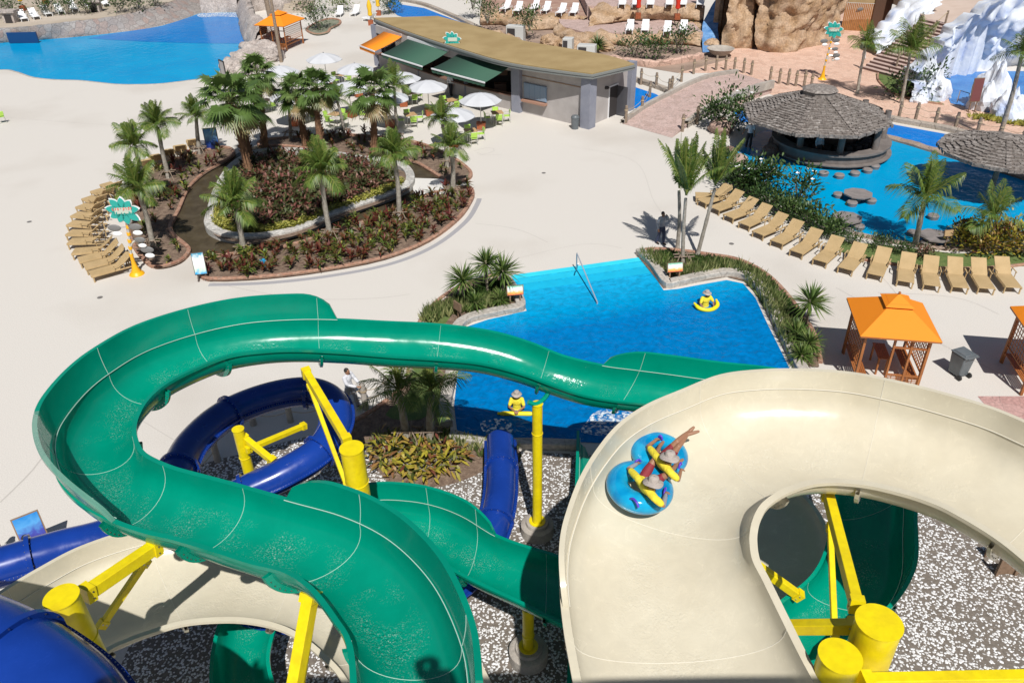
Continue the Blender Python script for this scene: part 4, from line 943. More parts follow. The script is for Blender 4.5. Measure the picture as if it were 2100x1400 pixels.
for i, (x, y, r, h, n) in enumerate([(1500,372,.8,.8,700),(1535,400,.9,1.0,800),(1575,425,.9,1.0,800),(1615,445,.9,.9,800),(1655,462,.9,.9,800),(1695,480,.8,.8,700),(1480,340,.6,.8,500)]):
    bush('shrub', ['dark shrub behind the first tan lounger','dark dense shrub behind the second and third loungers','dark dense shrub behind the fourth lounger','dense shrub behind the fifth lounger','dense shrub behind the sixth lounger','dense shrub at the end of the hedge near the seventh lounger','shrub between the rock and the thin palms'][i], x, y, r, h, n, SHR, 70 + i, leaf=.2, group='hedge shrubs behind the tan loungers')
for i, (x, y, r, h, mt) in enumerate([(1710,500,.5,.5,SHR),(1745,508,.5,.5,SHR),(1800,518,.6,.55,SHR),(1845,528,.5,.5,SHR),(1890,535,.5,.5,RED)]):
    bush('shrub', ['low shrub between loungers seven and eight','low clipped shrub behind the eighth lounger','low rounded shrub behind the ninth lounger','low shrub behind the tenth lounger','reddish flowering shrub behind the eleventh lounger'][i], x, y - 8, r, h, 350, mt, 80 + i, leaf=.13, group='low shrubs behind the tan loungers')
for i, (x, y, r, h) in enumerate([(1985,512,.9,.9),(2020,520,.9,1.0),(2060,515,1.0,1.1),(2095,520,1.0,1.1),(2040,495,.9,1.1),(1975,490,.6,.8)]):
    bush('croton_shrub', ['yellow-green croton, leftmost at the right corner of the pool','yellow-green croton under the small pale palm','bushy croton right of the small pale palm','croton at the right edge of the picture','darker croton behind the small pale palm','dark croton nearest the little wooden sign'][i], x, y, r, h, 700, CROT, 90 + i, leaf=.2, group='croton shrubs at the corner of the swim-up pool')
sheet('lawn', [(1700,492),(1817,502),(1958,520),(2140,515),(2140,545),(2010,548),(1900,545),(1780,535),(1720,515)], 0.012, GRASS)
kerb('brick_edging', [(1745,530),(1850,545),(1960,552),(2060,548),(2140,538)], .16, .1, BRICK, label='brick edging of the lawn behind the tan loungers')
for i, (x, y, r, h) in enumerate([(800,955,.5,.55),(835,965,.55,.5),(870,968,.55,.55),(905,960,.5,.5),(930,945,.45,.5),(815,935,.45,.5),(790,925,.4,.5),(855,940,.5,.5),(895,935,.5,.5)]):
    bush('croton_shrub', 'yellow and red croton in the clump on the gravel behind the green slide', x, y, r * .8, h * .8, 85, CROT, 110 + i, leaf=.30, group='croton clump on the gravel', lw=.34, lift=-.1)
sheet('soil_patch', [(760,930),(800,990),(880,1000),(950,985),(1005,960),(1060,950),(1055,915),(930,905),(800,900)], 0.012, SOIL, smooth=3)
# strap-leaved border plants round the pool: nobody could count the leaves
def straps(name, label, pts, w, n, hh, mat_, seed, z=.05, lw=.05, spread=.5, kind=True):
    rr = random.Random(seed); P = resample(cat([G(x, y, z) for x, y in pts], 5), .1); m = MB()
    for k in range(n):
        c = rr.choice(P) + Vector((rr.uniform(-w, w), rr.uniform(-w, w), 0)) * .5; tb = rr.random()
        for q in range(rr.randint(3, 6)):
            az = rr.uniform(0, 2 * PI); s_ = rr.uniform(.1, spread)
            m.leaf(c, Vector((math.cos(az) * s_, math.sin(az) * s_, 1)), Vector((math.cos(az + 1.3), math.sin(az + 1.3), 0)), hh * rr.uniform(.6, 1.15), lw, tint=min(1, max(0, tb + rr.uniform(-.3, .3))), droop=rr.uniform(0, .15))
    o = m.build(name, mat_); tag(o, label, 'plants', kind='stuff' if kind else None); return o
straps('border_plants', 'upright strap-leaved border plants along the left coping of the near pool', [(880,655),(910,640),(950,635),(1000,630),(1020,620)], .7, 300, .65, SNAKE, 1)
straps('border_plants', 'strap-leaved border plants round the right corner of the near pool', [(1330,528),(1355,545),(1390,562),(1430,560),(1480,552),(1525,562),(1560,590),(1590,640),(1615,690),(1640,735)], .75, 640, .62, SNAKE, 2)
straps('border_plants', 'green ground-cover leaves in the right bed of the near pool', [(1350,525),(1400,530),(1500,545),(1560,575),(1600,620),(1630,670),(1650,720)], .8, 700, .28, SHR, 3, lw=.07, spread=1.2)
straps('border_plants', 'leafy ground cover under the yuccas left of the near pool', [(945,625),(980,605),(1010,590),(1030,600)], .9, 300, .35, SHR, 4, lw=.07, spread=1.0)
straps('border_plants', 'strap-leaved plants in the shade behind the croton clump', [(780,900),(850,905),(920,900),(1000,925),(1060,935)], .7, 200, .4, SNAKE, 5)
yucca(1358,545,.1,.75,'broad-leaved green plant beside the man at the near pool',55,n=16,mat_=leafmat('banana_leaf',[(.08,.14,.02),(.16,.26,.04)]),group=None,name='banana_plant')
# island planting
ip = [G(x, y) for x, y in isl]; cc = sum(ip, Vector((0, 0, 0))) / len(ip)
inner = [(cc + (p - cc) * .93).xy for p in cat(ip, 3, True)]; inn2 = [(cc + (p - cc) * .86).xy for p in cat(ip, 3, True)]
rr = random.Random(5); m = MB()
for p in scatter(inn2, 850, rr):
    hh = .45 + .25 * noise.noise(Vector((p[0] * .5, p[1] * .5, 0))); tb = rr.betavariate(1.4, 1.4)
    for q in range(13):
        az = rr.uniform(0, 2 * PI); el = rr.uniform(.1, 1.3)
        m.leaf((p[0], p[1], .32 + hh * rr.uniform(.15, 1)), Vector((math.cos(az) * math.cos(el), math.sin(az) * math.cos(el), math.sin(el))), (0, 0, 1), rr.uniform(.28, .5), .12, tint=min(1, max(0, tb + rr.uniform(-.25, .25))), droop=rr.uniform(.1, .5))
tag(m.build('red_groundcover', RED), 'dense dark red and green foliage filling the island of the oval bed', 'foliage', kind='stuff')
m = MB(); ring = cat(ip, 4, True); sel = [cc + (p - cc) * .89 for p in ring if p.y < cc.y + 1.0]
for k in range(1500):
    c = rr.choice(sel) + Vector((rr.uniform(-.35, .35), rr.uniform(-.35, .35), 0)); tb = rr.random()
    for q in range(6):
        az = rr.uniform(0, 2 * PI); m.leaf((c.x, c.y, .35 + rr.uniform(0, .22)), Vector((math.cos(az), math.sin(az), rr.uniform(.2, 1))), (0, 0, 1), .13, .07, tint=min(1, max(0, tb + rr.uniform(-.3, .3))), droop=.2)
tag(m.build('yellow_border_foliage', YELF), 'yellow-green leafy border inside the island wall', 'foliage', kind='stuff')
# small cordylines, one plant each
def cordy(seed, k=0):
    rr = random.Random(seed); r = bpy.data.objects; m = MB(); tb = rr.random() * .8 + .1
    for q in range(22):
        az = rr.uniform(0, 2 * PI); el = rr.uniform(.25, 1.35)
        m.leaf((0, 0, rr.uniform(.05, .22)), Vector((math.cos(az) * math.cos(el), math.sin(az) * math.cos(el), math.sin(el))), (0, 0, 1), rr.uniform(.2, .34), .055, tint=min(1, max(0, tb + rr.uniform(-.3, .3))), droop=rr.uniform(.05, .5))
    return m
protos = [cordy(500 + i).build('cordyline_plant', CORD) for i in range(9)]
first = set()
rr = random.Random(9)
for poly, n_, where in ((bedF, 185, 'front crescent'), (bedL, 68, 'left lobe'), (bedB, 46, 'back crescent')):
    W_ = [G(x, y).xy for x, y in poly]; c0 = sum(W_, Vector((0, 0))) / len(W_)
    for p in scatter([w for w in W_], n_, rr, .24):
        if min((Vector(p) - w).length for w in W_) < .2: continue
        i = rr.randrange(9); o = protos[i] if i not in first else protos[i].copy()
        if i in first: COL.objects.link(o)
        first.add(i); s_ = rr.uniform(1.1, 1.95); o.location = (p[0], p[1], .1); o.scale = (s_, s_, s_ * rr.uniform(.9, 1.2)); o.rotation_euler = (0, 0, rr.uniform(0, 6.28))
        tag(o, 'small red-green cordyline in the soil of the %s of the oval bed' % where, 'plant', 'cordylines in the %s of the oval bed' % where)
# upper background planting
for i, (x, y, r, h, z, mt, lb) in enumerate([
    (655,62,1.6,2.4,0,SHR,'flowering tree in the round kerbed bed near the top'), (640,25,2.2,2.2,0,SHR,'leafy tree at the top behind the orange hut'), (10,38,3.0,2.6,1.4,SHR,'dark round bush in the top left corner'),
    (1085,60,1.3,1.6,1,SHR,'bushy shrub above the white machine box'), (1300,118,1.6,1.8,0,SHR,'dark bare-stemmed shrub left in the bed below the terrace'), (1345,125,1.3,1.8,0,SHR,'dark green shrub, right in the bed below the terrace'),
    (1390,110,1.4,2.2,0,SHR,'pale leafless-looking shrub beside the blue cascade'), (1000,48,1.5,2.2,1,SHR,'dense green shrub on the brown rocks behind the kiosk'), (970,20,1.5,2.5,1,PALM,'tall grassy shrub behind the kiosk roof'),
    (1855,200,1.6,1.6,0,SHR,'bare-stemmed shrub in front of the icy rocks'), (1895,190,1.3,1.9,0,SHR,'pale bare shrub against the icy rocks'), (700,22,1.4,1.4,0,PALM,'palm-like bush near the white loungers at the top'), (800,28,1.2,1.6,0,SHR,'bush behind the left end of the kiosk roof')]):
    bush('shrub' if 'tree' not in lb else 'tree', lb, x, y, r, h, 420, mt, 130 + i, 'shrub' if 'tree' not in lb else 'tree', leaf=.3, z=z, stems=7, flowers=5 if 'flower' in lb else 0)
for i, (x, y) in enumerate([(105,24),(140,22),(180,20),(250,18),(285,12),(320,4),(15,22)]):
    bush('shrub', 'dark shrub ' + ['behind the second white lounger','behind the third white lounger','left of the right stone lantern','right of the right stone lantern','above the middle of the pool wall','near the waterfall above the pool wall','beside the round bush in the corner'][i], x, y + 8, 1.1, 1.5, 300, SHR, 160 + i, leaf=.3, z=1.4, group='dark shrubs on the terrace above the big pool')
kerb('brick_edging', [(633,58),(632,66),(650,72),(672,68),(678,60),(695,52),(697,44),(680,40),(660,44)], .25, .15, BRICK, closed=True, label='round brick edging of the small bed near the top')
sheet('planting_bed', [(633,58),(632,66),(650,72),(672,68),(678,60),(695,52),(697,44),(680,40),(660,44)], .1, mat('sage_cover', (.16,.17,.11), .9, var=(.24,.24,.18), vscale=2, bump=1, bscale=6), smooth=3)
sheet('lawn', [(1800,150),(1860,170),(1920,205),(1935,215),(1880,205),(1830,190),(1802,165)], 0.012, GRASS, smooth=3)
kerb('brick_edging', [(1800,152),(1802,168),(1830,192),(1880,207),(1938,216)], .16, .12, BRICK, label='red edging of the grass strip by the icy rocks')
straps('border_plants', 'yellow-green border plants at the foot of the icy rocks', [(1995,240),(2040,247),(2100,256),(2180,275)], .9, 300, .35, YELF, 6, lw=.1, spread=1.2)
# ------------------------------------------------------------------ furniture
WS = mat('wooden_board', (.22, .14, .09), .8, var=(.16, .1, .06), vscale=9)
ORD = ['first', 'second', 'third', 'fourth', 'fifth', 'sixth', 'seventh', 'eighth', 'ninth', 'tenth', 'eleventh', 'twelfth', 'thirteenth', 'fourteenth', 'fifteenth', 'sixteenth', 'seventeenth', 'eighteenth']
def lounger_proto(name, mt, label, z=.0, back=38, slats=False):
    root = thing(name, (0, 0, 0), label, 'sun lounger')
    def B(nm, boxes, bev=.012):
        m = MB()
        for c, d, *r in boxes: m.box(c, d, R=r[0] if r else None)
        o = m.build(nm, mt, root, world=False); bv = o.modifiers.new('b', 'BEVEL'); bv.width = bev; bv.segments = 2; return o
    B('seat', [((.62, 0, .33), (1.24, .66, .05))]); B('side_rail', [((.98, .335, .29), (1.95, .04, .07))]); B('side_rail', [((.98, -.335, .29), (1.95, .04, .07))])
    a = math.radians(back); Rb = Matrix.Rotation(-a, 3, 'Y'); L = .86
    B('backrest', [((1.2 + math.cos(a) * L / 2, 0, .34 + math.sin(a) * L / 2), (L, .64, .045), Rb)])
    for x in (.06, 1.75):
        for s_ in (-1, 1): B('leg', [((x, s_ * .31, .15), (.06, .055, .3))])
    for s_ in (-1, 1):
        B('armrest', [((1.2, s_ * .39, .56), (.5, .05, .03)), ((1.0, s_ * .37, .43), (.035, .04, .25)), ((1.42, s_ * .37, .45), (.035, .04, .22))])
    m = MB(); m.tube([(1.2 + math.cos(a) * .55, 0, .34 + math.sin(a) * .5), (1.85, 0, .3)], .02, 6); m.build('prop_bar', mt, root, world=False)
    return root
tanL = lounger_proto('sun_lounger', WICKER, 'x'); used_t = []
def put_lounger(proto, used, foot, head, label, group, z=0, zh=.85):
    f = G(foot[0], foot[1], .35 + z); h = G(head[0], head[1], zh + z); o = proto if not used else copy_tree(proto); used.append(1)
    o.location = (f.x, f.y, z); o.rotation_euler = (0, 0, math.atan2(h.y - f.y, h.x - f.x)); tag(o, label, 'sun lounger', group)
Z6 = lambda a, b: (1250 + a / 2.4706, 200 + b / 2.4706)
row = [((435,490),(545,450)),((465,525),(610,440)),((530,560),(665,470)),((600,600),(745,505)),((680,640),(815,535)),((750,685),(900,580)),((845,730),(980,610)),((945,780),(1070,655)),((1065,825),(1175,690)),((1195,865),(1285,725)),((1345,895),(1400,750)),((1500,930),(1520,775)),((1635,950),(1630,790)),((1780,960),(1745,795)),((1915,965),(1865,805)),((2050,960),(1985,805))]
for i, (f, h) in enumerate(row):
    put_lounger(tanL, used_t, Z6(*f), Z6(*h), ORD[i] + ' tan lounger from the left in the row by the swim-up pool', 'tan loungers in the curved row by the swim-up pool')
Z4 = lambda a, b: (100 + a / 3.333, 180 + b / 3.333)
fan_ = [((280,1270),(530,1130)),((240,1220),(480,1090)),((200,1175),(440,1050)),((165,1115),(400,1030)),((140,1045),(375,975)),((135,985),(365,930)),((145,920),(355,880)),((175,860),(350,825)),((215,800),(360,785)),((260,745),(380,745)),((320,695),(440,705)),((385,650),(500,665))]
for i, (f, h) in enumerate(fan_):
    put_lounger(tanL, used_t, Z4(*f), Z4(*h), ORD[i] + ' tan lounger from the flower signpost in the fan by the oval bed', 'tan loungers in the fan left of the oval bed')
for i, (h, f) in enumerate([((675,520),(640,490)),((745,490),(715,455)),((835,460),(800,420)),((915,430),(885,390)),((1000,392),(975,350))]):
    put_lounger(tanL, used_t, Z4(*f), Z4(*h), ORD[i] + ' from the left of the loungers seen from behind near the blue poster', 'tan loungers seen from behind above the oval bed')
whL = lounger_proto('white_lounger', WHITE, 'x', back=45); used_w = []
for i, ((fx, fy), (hx, hy), z) in enumerate([((50,38),(40,22),1.4),((75,34),(62,18),1.4),((100,28),(82,10),1.4),((126,24),(110,5),1.4),((154,18),(138,0),1.4),((186,12),(170,-6),1.4),((218,8),(205,-10),1.4)]):
    put_lounger(whL, used_w, (fx, fy), (hx, hy), ORD[i] + ' white lounger from the left above the big pool', 'white loungers on the terrace above the big pool', z=z)
for i, ((fx, fy), (hx, hy), z) in enumerate([((692,30),(703,10),0),((722,28),(736,10),0),((746,35),(766,28),0),((1030,18),(1042,2),1.3),((1057,22),(1068,4),1.3),((1090,18),(1100,2),1.3),((1114,22),(1126,4),1.3),((1145,26),(1158,8),1.3),((1173,26),(1184,6),1.3)]):
    put_lounger(whL, used_w, (fx, fy), (hx, hy), (ORD[i] + ' white lounger from the left beyond the kiosk, on the sunny deck' if i < 3 else ORD[i - 3] + ' white lounger from the left on the rock ledge behind the kiosk'), 'white loungers beyond the kiosk', z=z)
for i, ((fx, fy), (hx, hy), z) in enumerate([((1290,62),(1294,42),1.0),((1322,62),(1325,42),1.0),((1368,65),(1371,42),1.0),((1400,63),(1404,42),1.0)]):
    put_lounger(whL, used_w, (fx, fy), (hx, hy), ORD[i] + ' white lounger from the left on the lower terrace by the cascade', 'white loungers on the lower terrace by the cascade', z=z)
for i, fx in enumerate([1275, 1303, 1333, 1372, 1400, 1435]):
    put_lounger(whL, used_w, (fx, 9), (fx + 3, -8), ORD[i] + ' white lounger from the left on the upper rock ledge at the top edge', 'white loungers on the upper rock ledge', z=2.3)
# umbrellas
CANV = mat('white_canvas', (.52, .53, .55), .8, bump=.2, bscale=5)
REDW = mat('red_wood', (.36, .1, .035), .55, var=(.27, .07, .025), vscale=6, bump=.3, bscale=20)
PLY = mat('tan_tabletop', (.5, .33, .17), .5, var=(.43, .27, .13), vscale=5)
LIME = mat('lime_plastic', (.42, .66, .10), .4)
CHRO = mat('pale_metal', (.6, .6, .6), .35, metal=.8)
ur = thing('patio_umbrella', (0, 0, 0), 'x', 'umbrella')
m = MB(); m.box((0, 0, .24), (.56, .56, .42)); m.box((0, 0, .46), (.64, .64, .05)); m.build('wooden_base', REDW, ur, world=False)
m = MB(); m.tube([(0, 0, .4), (0, 0, 2.46)], .028, 10); m.build('pole', STEEL, ur, world=False)
m = MB(); n = 8; R_ = 1.42
rings = [(0.02, 2.46), (.5, 2.36), (1.0, 2.19), (R_, 1.98), (R_, 1.92)]
b0 = len(m.v)
for r, z in rings:
    for k in range(32):
        a = 2 * PI * k / 32; q = (k % 4) / 4; f = math.cos(PI / 8) / math.cos((q - .5) * PI / 4 + 0) if 0 else 1 - .055 * math.sin(PI * q)
        m.v.append(Vector((r * f * math.cos(a), r * f * math.sin(a), z - (.05 * math.sin(PI * q) * r / R_ if z > 1.93 else .0) )))
for i in range(len(rings) - 1):
    for k in range(32): m.face((b0 + i * 32 + k, b0 + i * 32 + (k + 1) % 32, b0 + (i + 1) * 32 + (k + 1) % 32, b0 + (i + 1) * 32 + k))
co = m.build('canopy', CANV, ur, world=False); sm_ = co.modifiers.new('s', 'SOLIDIFY'); sm_.thickness = .012
for k in range(8):
    a = 2 * PI * k / 8; m = MB(); m.tube([(0, 0, 2.40), (R_ * math.cos(a), R_ * math.sin(a), 1.94)], .012, 5); m.build('rib', STEEL, ur, world=False)
m = MB(); m.ball((0, 0, 2.5), .05, 8, 6); m.build('finial', STEEL, ur, world=False)
for i, (x, y, lb) in enumerate([(987,266,'white umbrella nearest the kiosk wall corner, rightmost of the cafe umbrellas'),(881,237,'white umbrella in front of the man at the kiosk counter'),(802,262,'white umbrella behind the single fan palm'),(722,240,'white umbrella left of the single fan palm'),
        (657,219,'white umbrella behind the fourth and fifth fan palms'),(605,258,'white umbrella above the red base behind the fan palm clump'),(524,236,'white umbrella mostly hidden by the fan palm clump'),(735,198,'white umbrella in front of the orange awning'),(672,174,'white umbrella nearest the top, behind the others'),(584,203,'white umbrella by the grey boulders of the big pool'),(932,300,'white umbrella behind the pair of feather palms'),(828,218,'white umbrella under the green awning')]):
    o = ur if i == 0 else copy_tree(ur); p = G(x, y); o.location = p; o.rotation_euler = (0, 0, .3 * i); tag(o, lb, 'umbrella', 'white cafe umbrellas')
# tables and chairs
tr_ = thing('cafe_table', (0, 0, 0), 'x', 'table')
m = MB(); m.box((0, 0, .73), (.78, .78, .035)); m.build('tabletop', PLY, tr_, world=False)
for sx in (-1, 1):
    for sy in (-1, 1): m = MB(); m.tube([(sx * .3, sy * .3, .72), (sx * .34, sy * .34, 0)], .018, 6); m.build('leg', CHRO, tr_, world=False)
cr2 = thing('cafe_chair', (0, 0, 0), 'x', 'chair')
m = MB(); m.box((0, 0, .45), (.44, .42, .03)); o = m.build('seat', LIME, cr2, world=False); o.modifiers.new('b', 'BEVEL').width = .012
m = MB(); m.box((-.2, 0, .68), (.03, .44, .34), R=Matrix.Rotation(math.radians(-10), 3, 'Y')); o = m.build('backrest', LIME, cr2, world=False); o.modifiers.new('b', 'BEVEL').width = .012
for sx in (-1, 1):
    for sy in (-1, 1): m = MB(); m.tube([(sx * .17, sy * .2, .45 if sx > 0 else .8), (sx * .23, sy * .22, 0)], .014, 5); m.build('leg', CHRO, cr2, world=False)
for sy in (-1, 1): m = MB(); m.tube([(-.2, sy * .23, .64), (.18, sy * .23, .64), (.2, sy * .22, .45)], .012, 5); m.build('armrest', CHRO, cr2, world=False)
tabs = [(1020,252,'beside the rightmost cafe umbrella'),(966,290,'nearest the bed, right of the feather palms'),(843,256,'between the middle cafe umbrellas'),(843,211,'behind the white umbrella of the man at the counter'),(925,226,'beside the man at the kiosk counter'),(634,246,'behind the fan palm trunks'),(762,243,'right of the single fan palm'),(548,226,'left behind the fan palm clump'),(702,172,'nearest the orange awning'),(690,255,'by the short palm')]
ft = True
for i, (x, y, w_) in enumerate(tabs):
    p = G(x, y); az = .2 + .1 * i; o = tr_ if ft else copy_tree(tr_); o.location = p; o.rotation_euler = (0, 0, az); tag(o, 'square tan cafe table ' + w_, 'table', 'square cafe tables')
    for k in range(4):
        a = az + k * PI / 2; q = p + Vector((math.cos(a), math.sin(a), 0)) * .68; c = cr2 if (ft and k == 0) else copy_tree(cr2); c.location = q; c.rotation_euler = (0, 0, a + PI + rnd.uniform(-.25, .25))
        tag(c, 'lime ' + ['right', 'rear', 'left', 'front'][k] + ' chair at the table ' + w_, 'chair', 'lime green cafe chairs')
    ft = False
c = copy_tree(cr2); c.location = G(6, 252); c.rotation_euler = (0, 0, 2.2); tag(c, 'lone lime chair at the left edge of the empty deck', 'chair', 'lime green cafe chairs')
p = G(541, 548, .1); root = thing('standpipe', p, 'small bright blue standpipe in the front crescent of the oval bed', 'pipe')
m = MB(); m.lathe([(.09, 0), (.09, .3), (.12, .31), (.12, .4), (.02, .42)], p, 12); m.tube([p + Vector((0, 0, .3)), p + Vector((.2, 0, .3))], .06, 8); m.build('valve_body', mat('bright_blue', (.02, .3, .55), .4), root)
# orange gazebos
ORAN = mat('orange_canvas', (.80, .235, .004), .75, bump=.15, bscale=4)
ORED = mat('red_canvas', (.55, .03, .01), .8)
TEAK = mat('teak', (.36, .13, .035), .5, var=(.28, .095, .025), vscale=5, bump=.25, bscale=20)
def gazebo(c4, label, full=True, h0=2.25):
    """c4: the four roof corners (back left, front left, front right, back right)"""
    bl, fl, fr, brr = c4; c = (bl + fl + fr + brr) / 4; root = thing('orange_gazebo', (c.x, c.y, 0), label, 'gazebo')
    ux = ((fr - fl) + (brr - bl)).normalized(); ux.z = 0; ux.normalize(); uy = Vector((-ux.y, ux.x, 0)); w = ((fr - fl).length + (brr - bl).length) / 2; d = ((bl - fl).length + (brr - fr).length) / 2
    Q = lambda a, b_, z: Vector((c.x, c.y, 0)) + ux * (a * w / 2) + uy * (b_ * d / 2) + Vector((0, 0, z))
    M = Matrix((ux, uy, Vector((0, 0, 1)))).transposed()
    def roof(nm, s0, z0, s1, z1, mt):
        m = MB(); lo = [Q(a * s0, b_ * s0, z0) for a, b_ in ((-1, -1), (1, -1), (1, 1), (-1, 1))]; hi = [Q(a * s1, b_ * s1, z1) for a, b_ in ((-1, -1), (1, -1), (1, 1), (-1, 1))]
        for k in range(4): m.poly([lo[k], lo[(k + 1) % 4], hi[(k + 1) % 4], hi[k]])
        if s1 > .02 and nm != 'roof_cap': pass
        o = m.build(nm, mt, root); q = o.modifiers.new('s', 'SOLIDIFY'); q.thickness = .02; return o
    roof('roof', 1.0, h0, .30, h0 + .66, ORAN); roof('roof_cap', .36, h0 + .72, .01, h0 + 1.02, ORAN); roof('vent_band', .29, h0 + .6, .27, h0 + .8, ORED)
    m = MB(); m.ball(Q(0, 0, h0 + 1.06), .05, 8, 6); m.build('finial', TEAK, root)
    m = MB(); e = [Q(a, b_, h0 - .03) for a, b_ in ((-1, -1), (1, -1), (1, 1), (-1, 1))]
    for k in range(4): m.beam(e[k] * .985 + Q(0, 0, h0 - .03) * .015, e[(k + 1) % 4] * .985 + Q(0, 0, h0 - .03) * .015, .05, .06)
    m.build('eave_frame', TEAK, root)
    s = .80
    for a in (-1, 1):
        for b_ in (-1, 1):
            m = MB(); m.beam(Q(a * s, b_ * s, 0), Q(a * s, b_ * s, h0 + .1), .09); m.build('post', TEAK, root)
    if not full: sides = [(-1, 0), (1, 0)]
    def panel(p, q, nm='lattice_panel', z0=.75, z1=1.95):
        m = MB(); L = (q - p).length; t = (q - p).normalized(); nx = int(L / .16)
        m.beam(p + Vector((0, 0, z1)), q + Vector((0, 0, z1)), .05); m.beam(p + Vector((0, 0, z0)), q + Vector((0, 0, z0)), .05)
        for k in range(nx + 1):
            m.beam(p + t * (L * k / nx) + Vector((0, 0, z0)), p + t * (L * k / nx) + Vector((0, 0, z1)), .022)
        for k in range(1, 7): m.beam(p + Vector((0, 0, z0 + (z1 - z0) * k / 7)), q + Vector((0, 0, z0 + (z1 - z0) * k / 7)), .02)
        m.build(nm, TEAK, root)
    panel(Q(-s, -s, 0), Q(-s, s, 0)); panel(Q(s, -s, 0), Q(s, s, 0))
    panel(Q(-.05, -s, 0), Q(s * .95, -s, 0), 'front_railing', .15, .62)
    m = MB(); m.beam(Q(-.05, -s, 0), Q(-.05, -s, h0), .07); m.build('post', TEAK, root); m = MB(); m.beam(Q(.38, -s, 0), Q(.38, -s, h0), .07); m.build('post', TEAK, root)
    m = MB(); m.beam(Q(-.05, -s, 1.75), Q(s, -s, 1.75), .06); m.build('cross_rail', TEAK, root)
    for a, b0_, b1_ in ((-.66, -.75, .75), (.66, -.75, .75)):
        m = MB()
        for k in range(6): m.beam(Q(a - .13 + k * .052, b0_, .45), Q(a - .13 + k * .052, b1_, .45), .055, .03)
        for b_ in (b0_, b1_):
            for o_ in (-.13, .13): m.beam(Q(a + o_, b_, 0), Q(a + o_, b_, .44), .06)
        m.build('bench', TEAK, root)
    m = MB()
    for k in range(6): m.beam(Q(-.12 + k * .055, -.2, .72), Q(-.12 + k * .055, .6, .72), .06, .03)
    for a in (-.1, .13):
        for b_ in (-.15, .55): m.beam(Q(a, b_, 0), Q(a, b_, .7), .06)
    m.build('slatted_table', TEAK, root)
    return root
gazebo([G(1736,610,2.25), G(1765,689.5,2.25), G(1933,702,2.25), G(1892,621,2.25)], 'orange-roofed teak gazebo with lattice sides beside the grey wheelie bin')
b1_ = [G(2084,629,2.25), G(2113,705,2.25)]; dx = G(1933,702,2.25) - G(1765,689.5,2.25)
gazebo([b1_[0], b1_[1], b1_[1] + dx, b1_[0] + dx], 'orange-roofed gazebo cut off by the right edge of the picture')
gazebo([G(550,33,2.3), G(538,52,2.3), G(607,52,2.3), G(600,38,2.3)], 'small distant orange-roofed gazebo beside the big pool at the top')
pw = G(2082, 1158); root = thing('wooden_planter', pw, 'brown timber planter box with short posts at the right edge of the gravel', 'planter')
for a, b_ in (((-.7, -.3, 0), (.9, -.3, 0)), ((-.7, .3, 0), (.9, .3, 0))):
    m = MB(); m.beam(pw + Vector(a) + Vector((0, 0, .25)), pw + Vector(b_) + Vector((0, 0, .25)), .05, .45); m.build('side_board', WS, root)
for x in (-.7, -.2, .35, .9): m = MB(); m.beam(pw + Vector((x, -.34, 0)), pw + Vector((x, -.34, .75)), .08); m.build('post', WS, root)
# wheelie bin
BIN = mat('bin_plastic', (.10, .115, .125), .45, var=(.13, .145, .155), vscale=3); BLK = mat('black_rubber', (.02, .02, .02), .6)
p = G(1962, 768); root = thing('wheelie_bin', p, 'dark grey wheelie bin standing alone right of the orange gazebo', 'bin', rz=.35)
m = MB()
pr = [(.21, .25, .08), (.27, .31, .92)]
for sx, sy, z in pr: m.v += [Vector((a * sx, b_ * sy, z)) for a, b_ in ((-1, -1), (1, -1), (1, 1), (-1, 1))]
for k in range(4): m.face((k, (k + 1) % 4, 4 + (k + 1) % 4, 4 + k))
m.face((3, 2, 1, 0)); m.face((4, 5, 6, 7)); o = m.build('body', BIN, root, world=False); o.modifiers.new('b', 'BEVEL').width = .03
m = MB(); m.box((0, -.02, .96), (.6, .68, .06)); m.box((0, -.02, 1.0), (.46, .54, .05)); o = m.build('lid', BIN, root, world=False); o.modifiers.new('b', 'BEVEL').width = .02
m = MB(); m.tube([(-.24, -.42, .98), (.24, -.42, .98)], .02, 8); m.build('handle', BIN, root, world=False)
for s_ in (-1, 1): m = MB(); m.tube([(s_ * .2, -.3, .1), (s_ * .27, -.3, .1)], .1, 16); m.build('wheel', BLK, root, world=False)
p = G(1179, 264); root = thing('litter_bin', p, 'round dark grey litter bin against the kiosk corner pillar', 'bin')
m = MB(); m.lathe([(.24, 0), (.27, .72), (.27, .74)], p, 20); m.build('body', BIN, root, smooth=40)
m = MB(); m.lathe([(.29, .74), (.29, .79), (.2, .9), (.02, .93)], p, 20); m.build('lid', BIN, root, smooth=40)
RAILM = mat('satin_rail', (.42, .45, .5), .35, metal=.3)
# handrail in the pool
root = thing('pool_handrail', G(1190, 545), 'slanting metal handrail going down the steps into the near pool', 'handrail')
m = MB(); m.tube([G(1182, 556, 0), G(1184, 545, .5) * 1.0, G(1186, 541, .95)], .03, 8); m.build('post', RAILM, root)
a = G(1182, 556); top = Vector((a.x, a.y, zt(1182, 556, 519))); e = G(1225, 620, .1)
m = MB(); m.tube([top, top.lerp(e, .5), e, Vector((e.x, e.y, -.3))], .028, 8); m.tube([top, Vector((a.x, a.y, 0))], .028, 8); m.build('rail', RAILM, root)
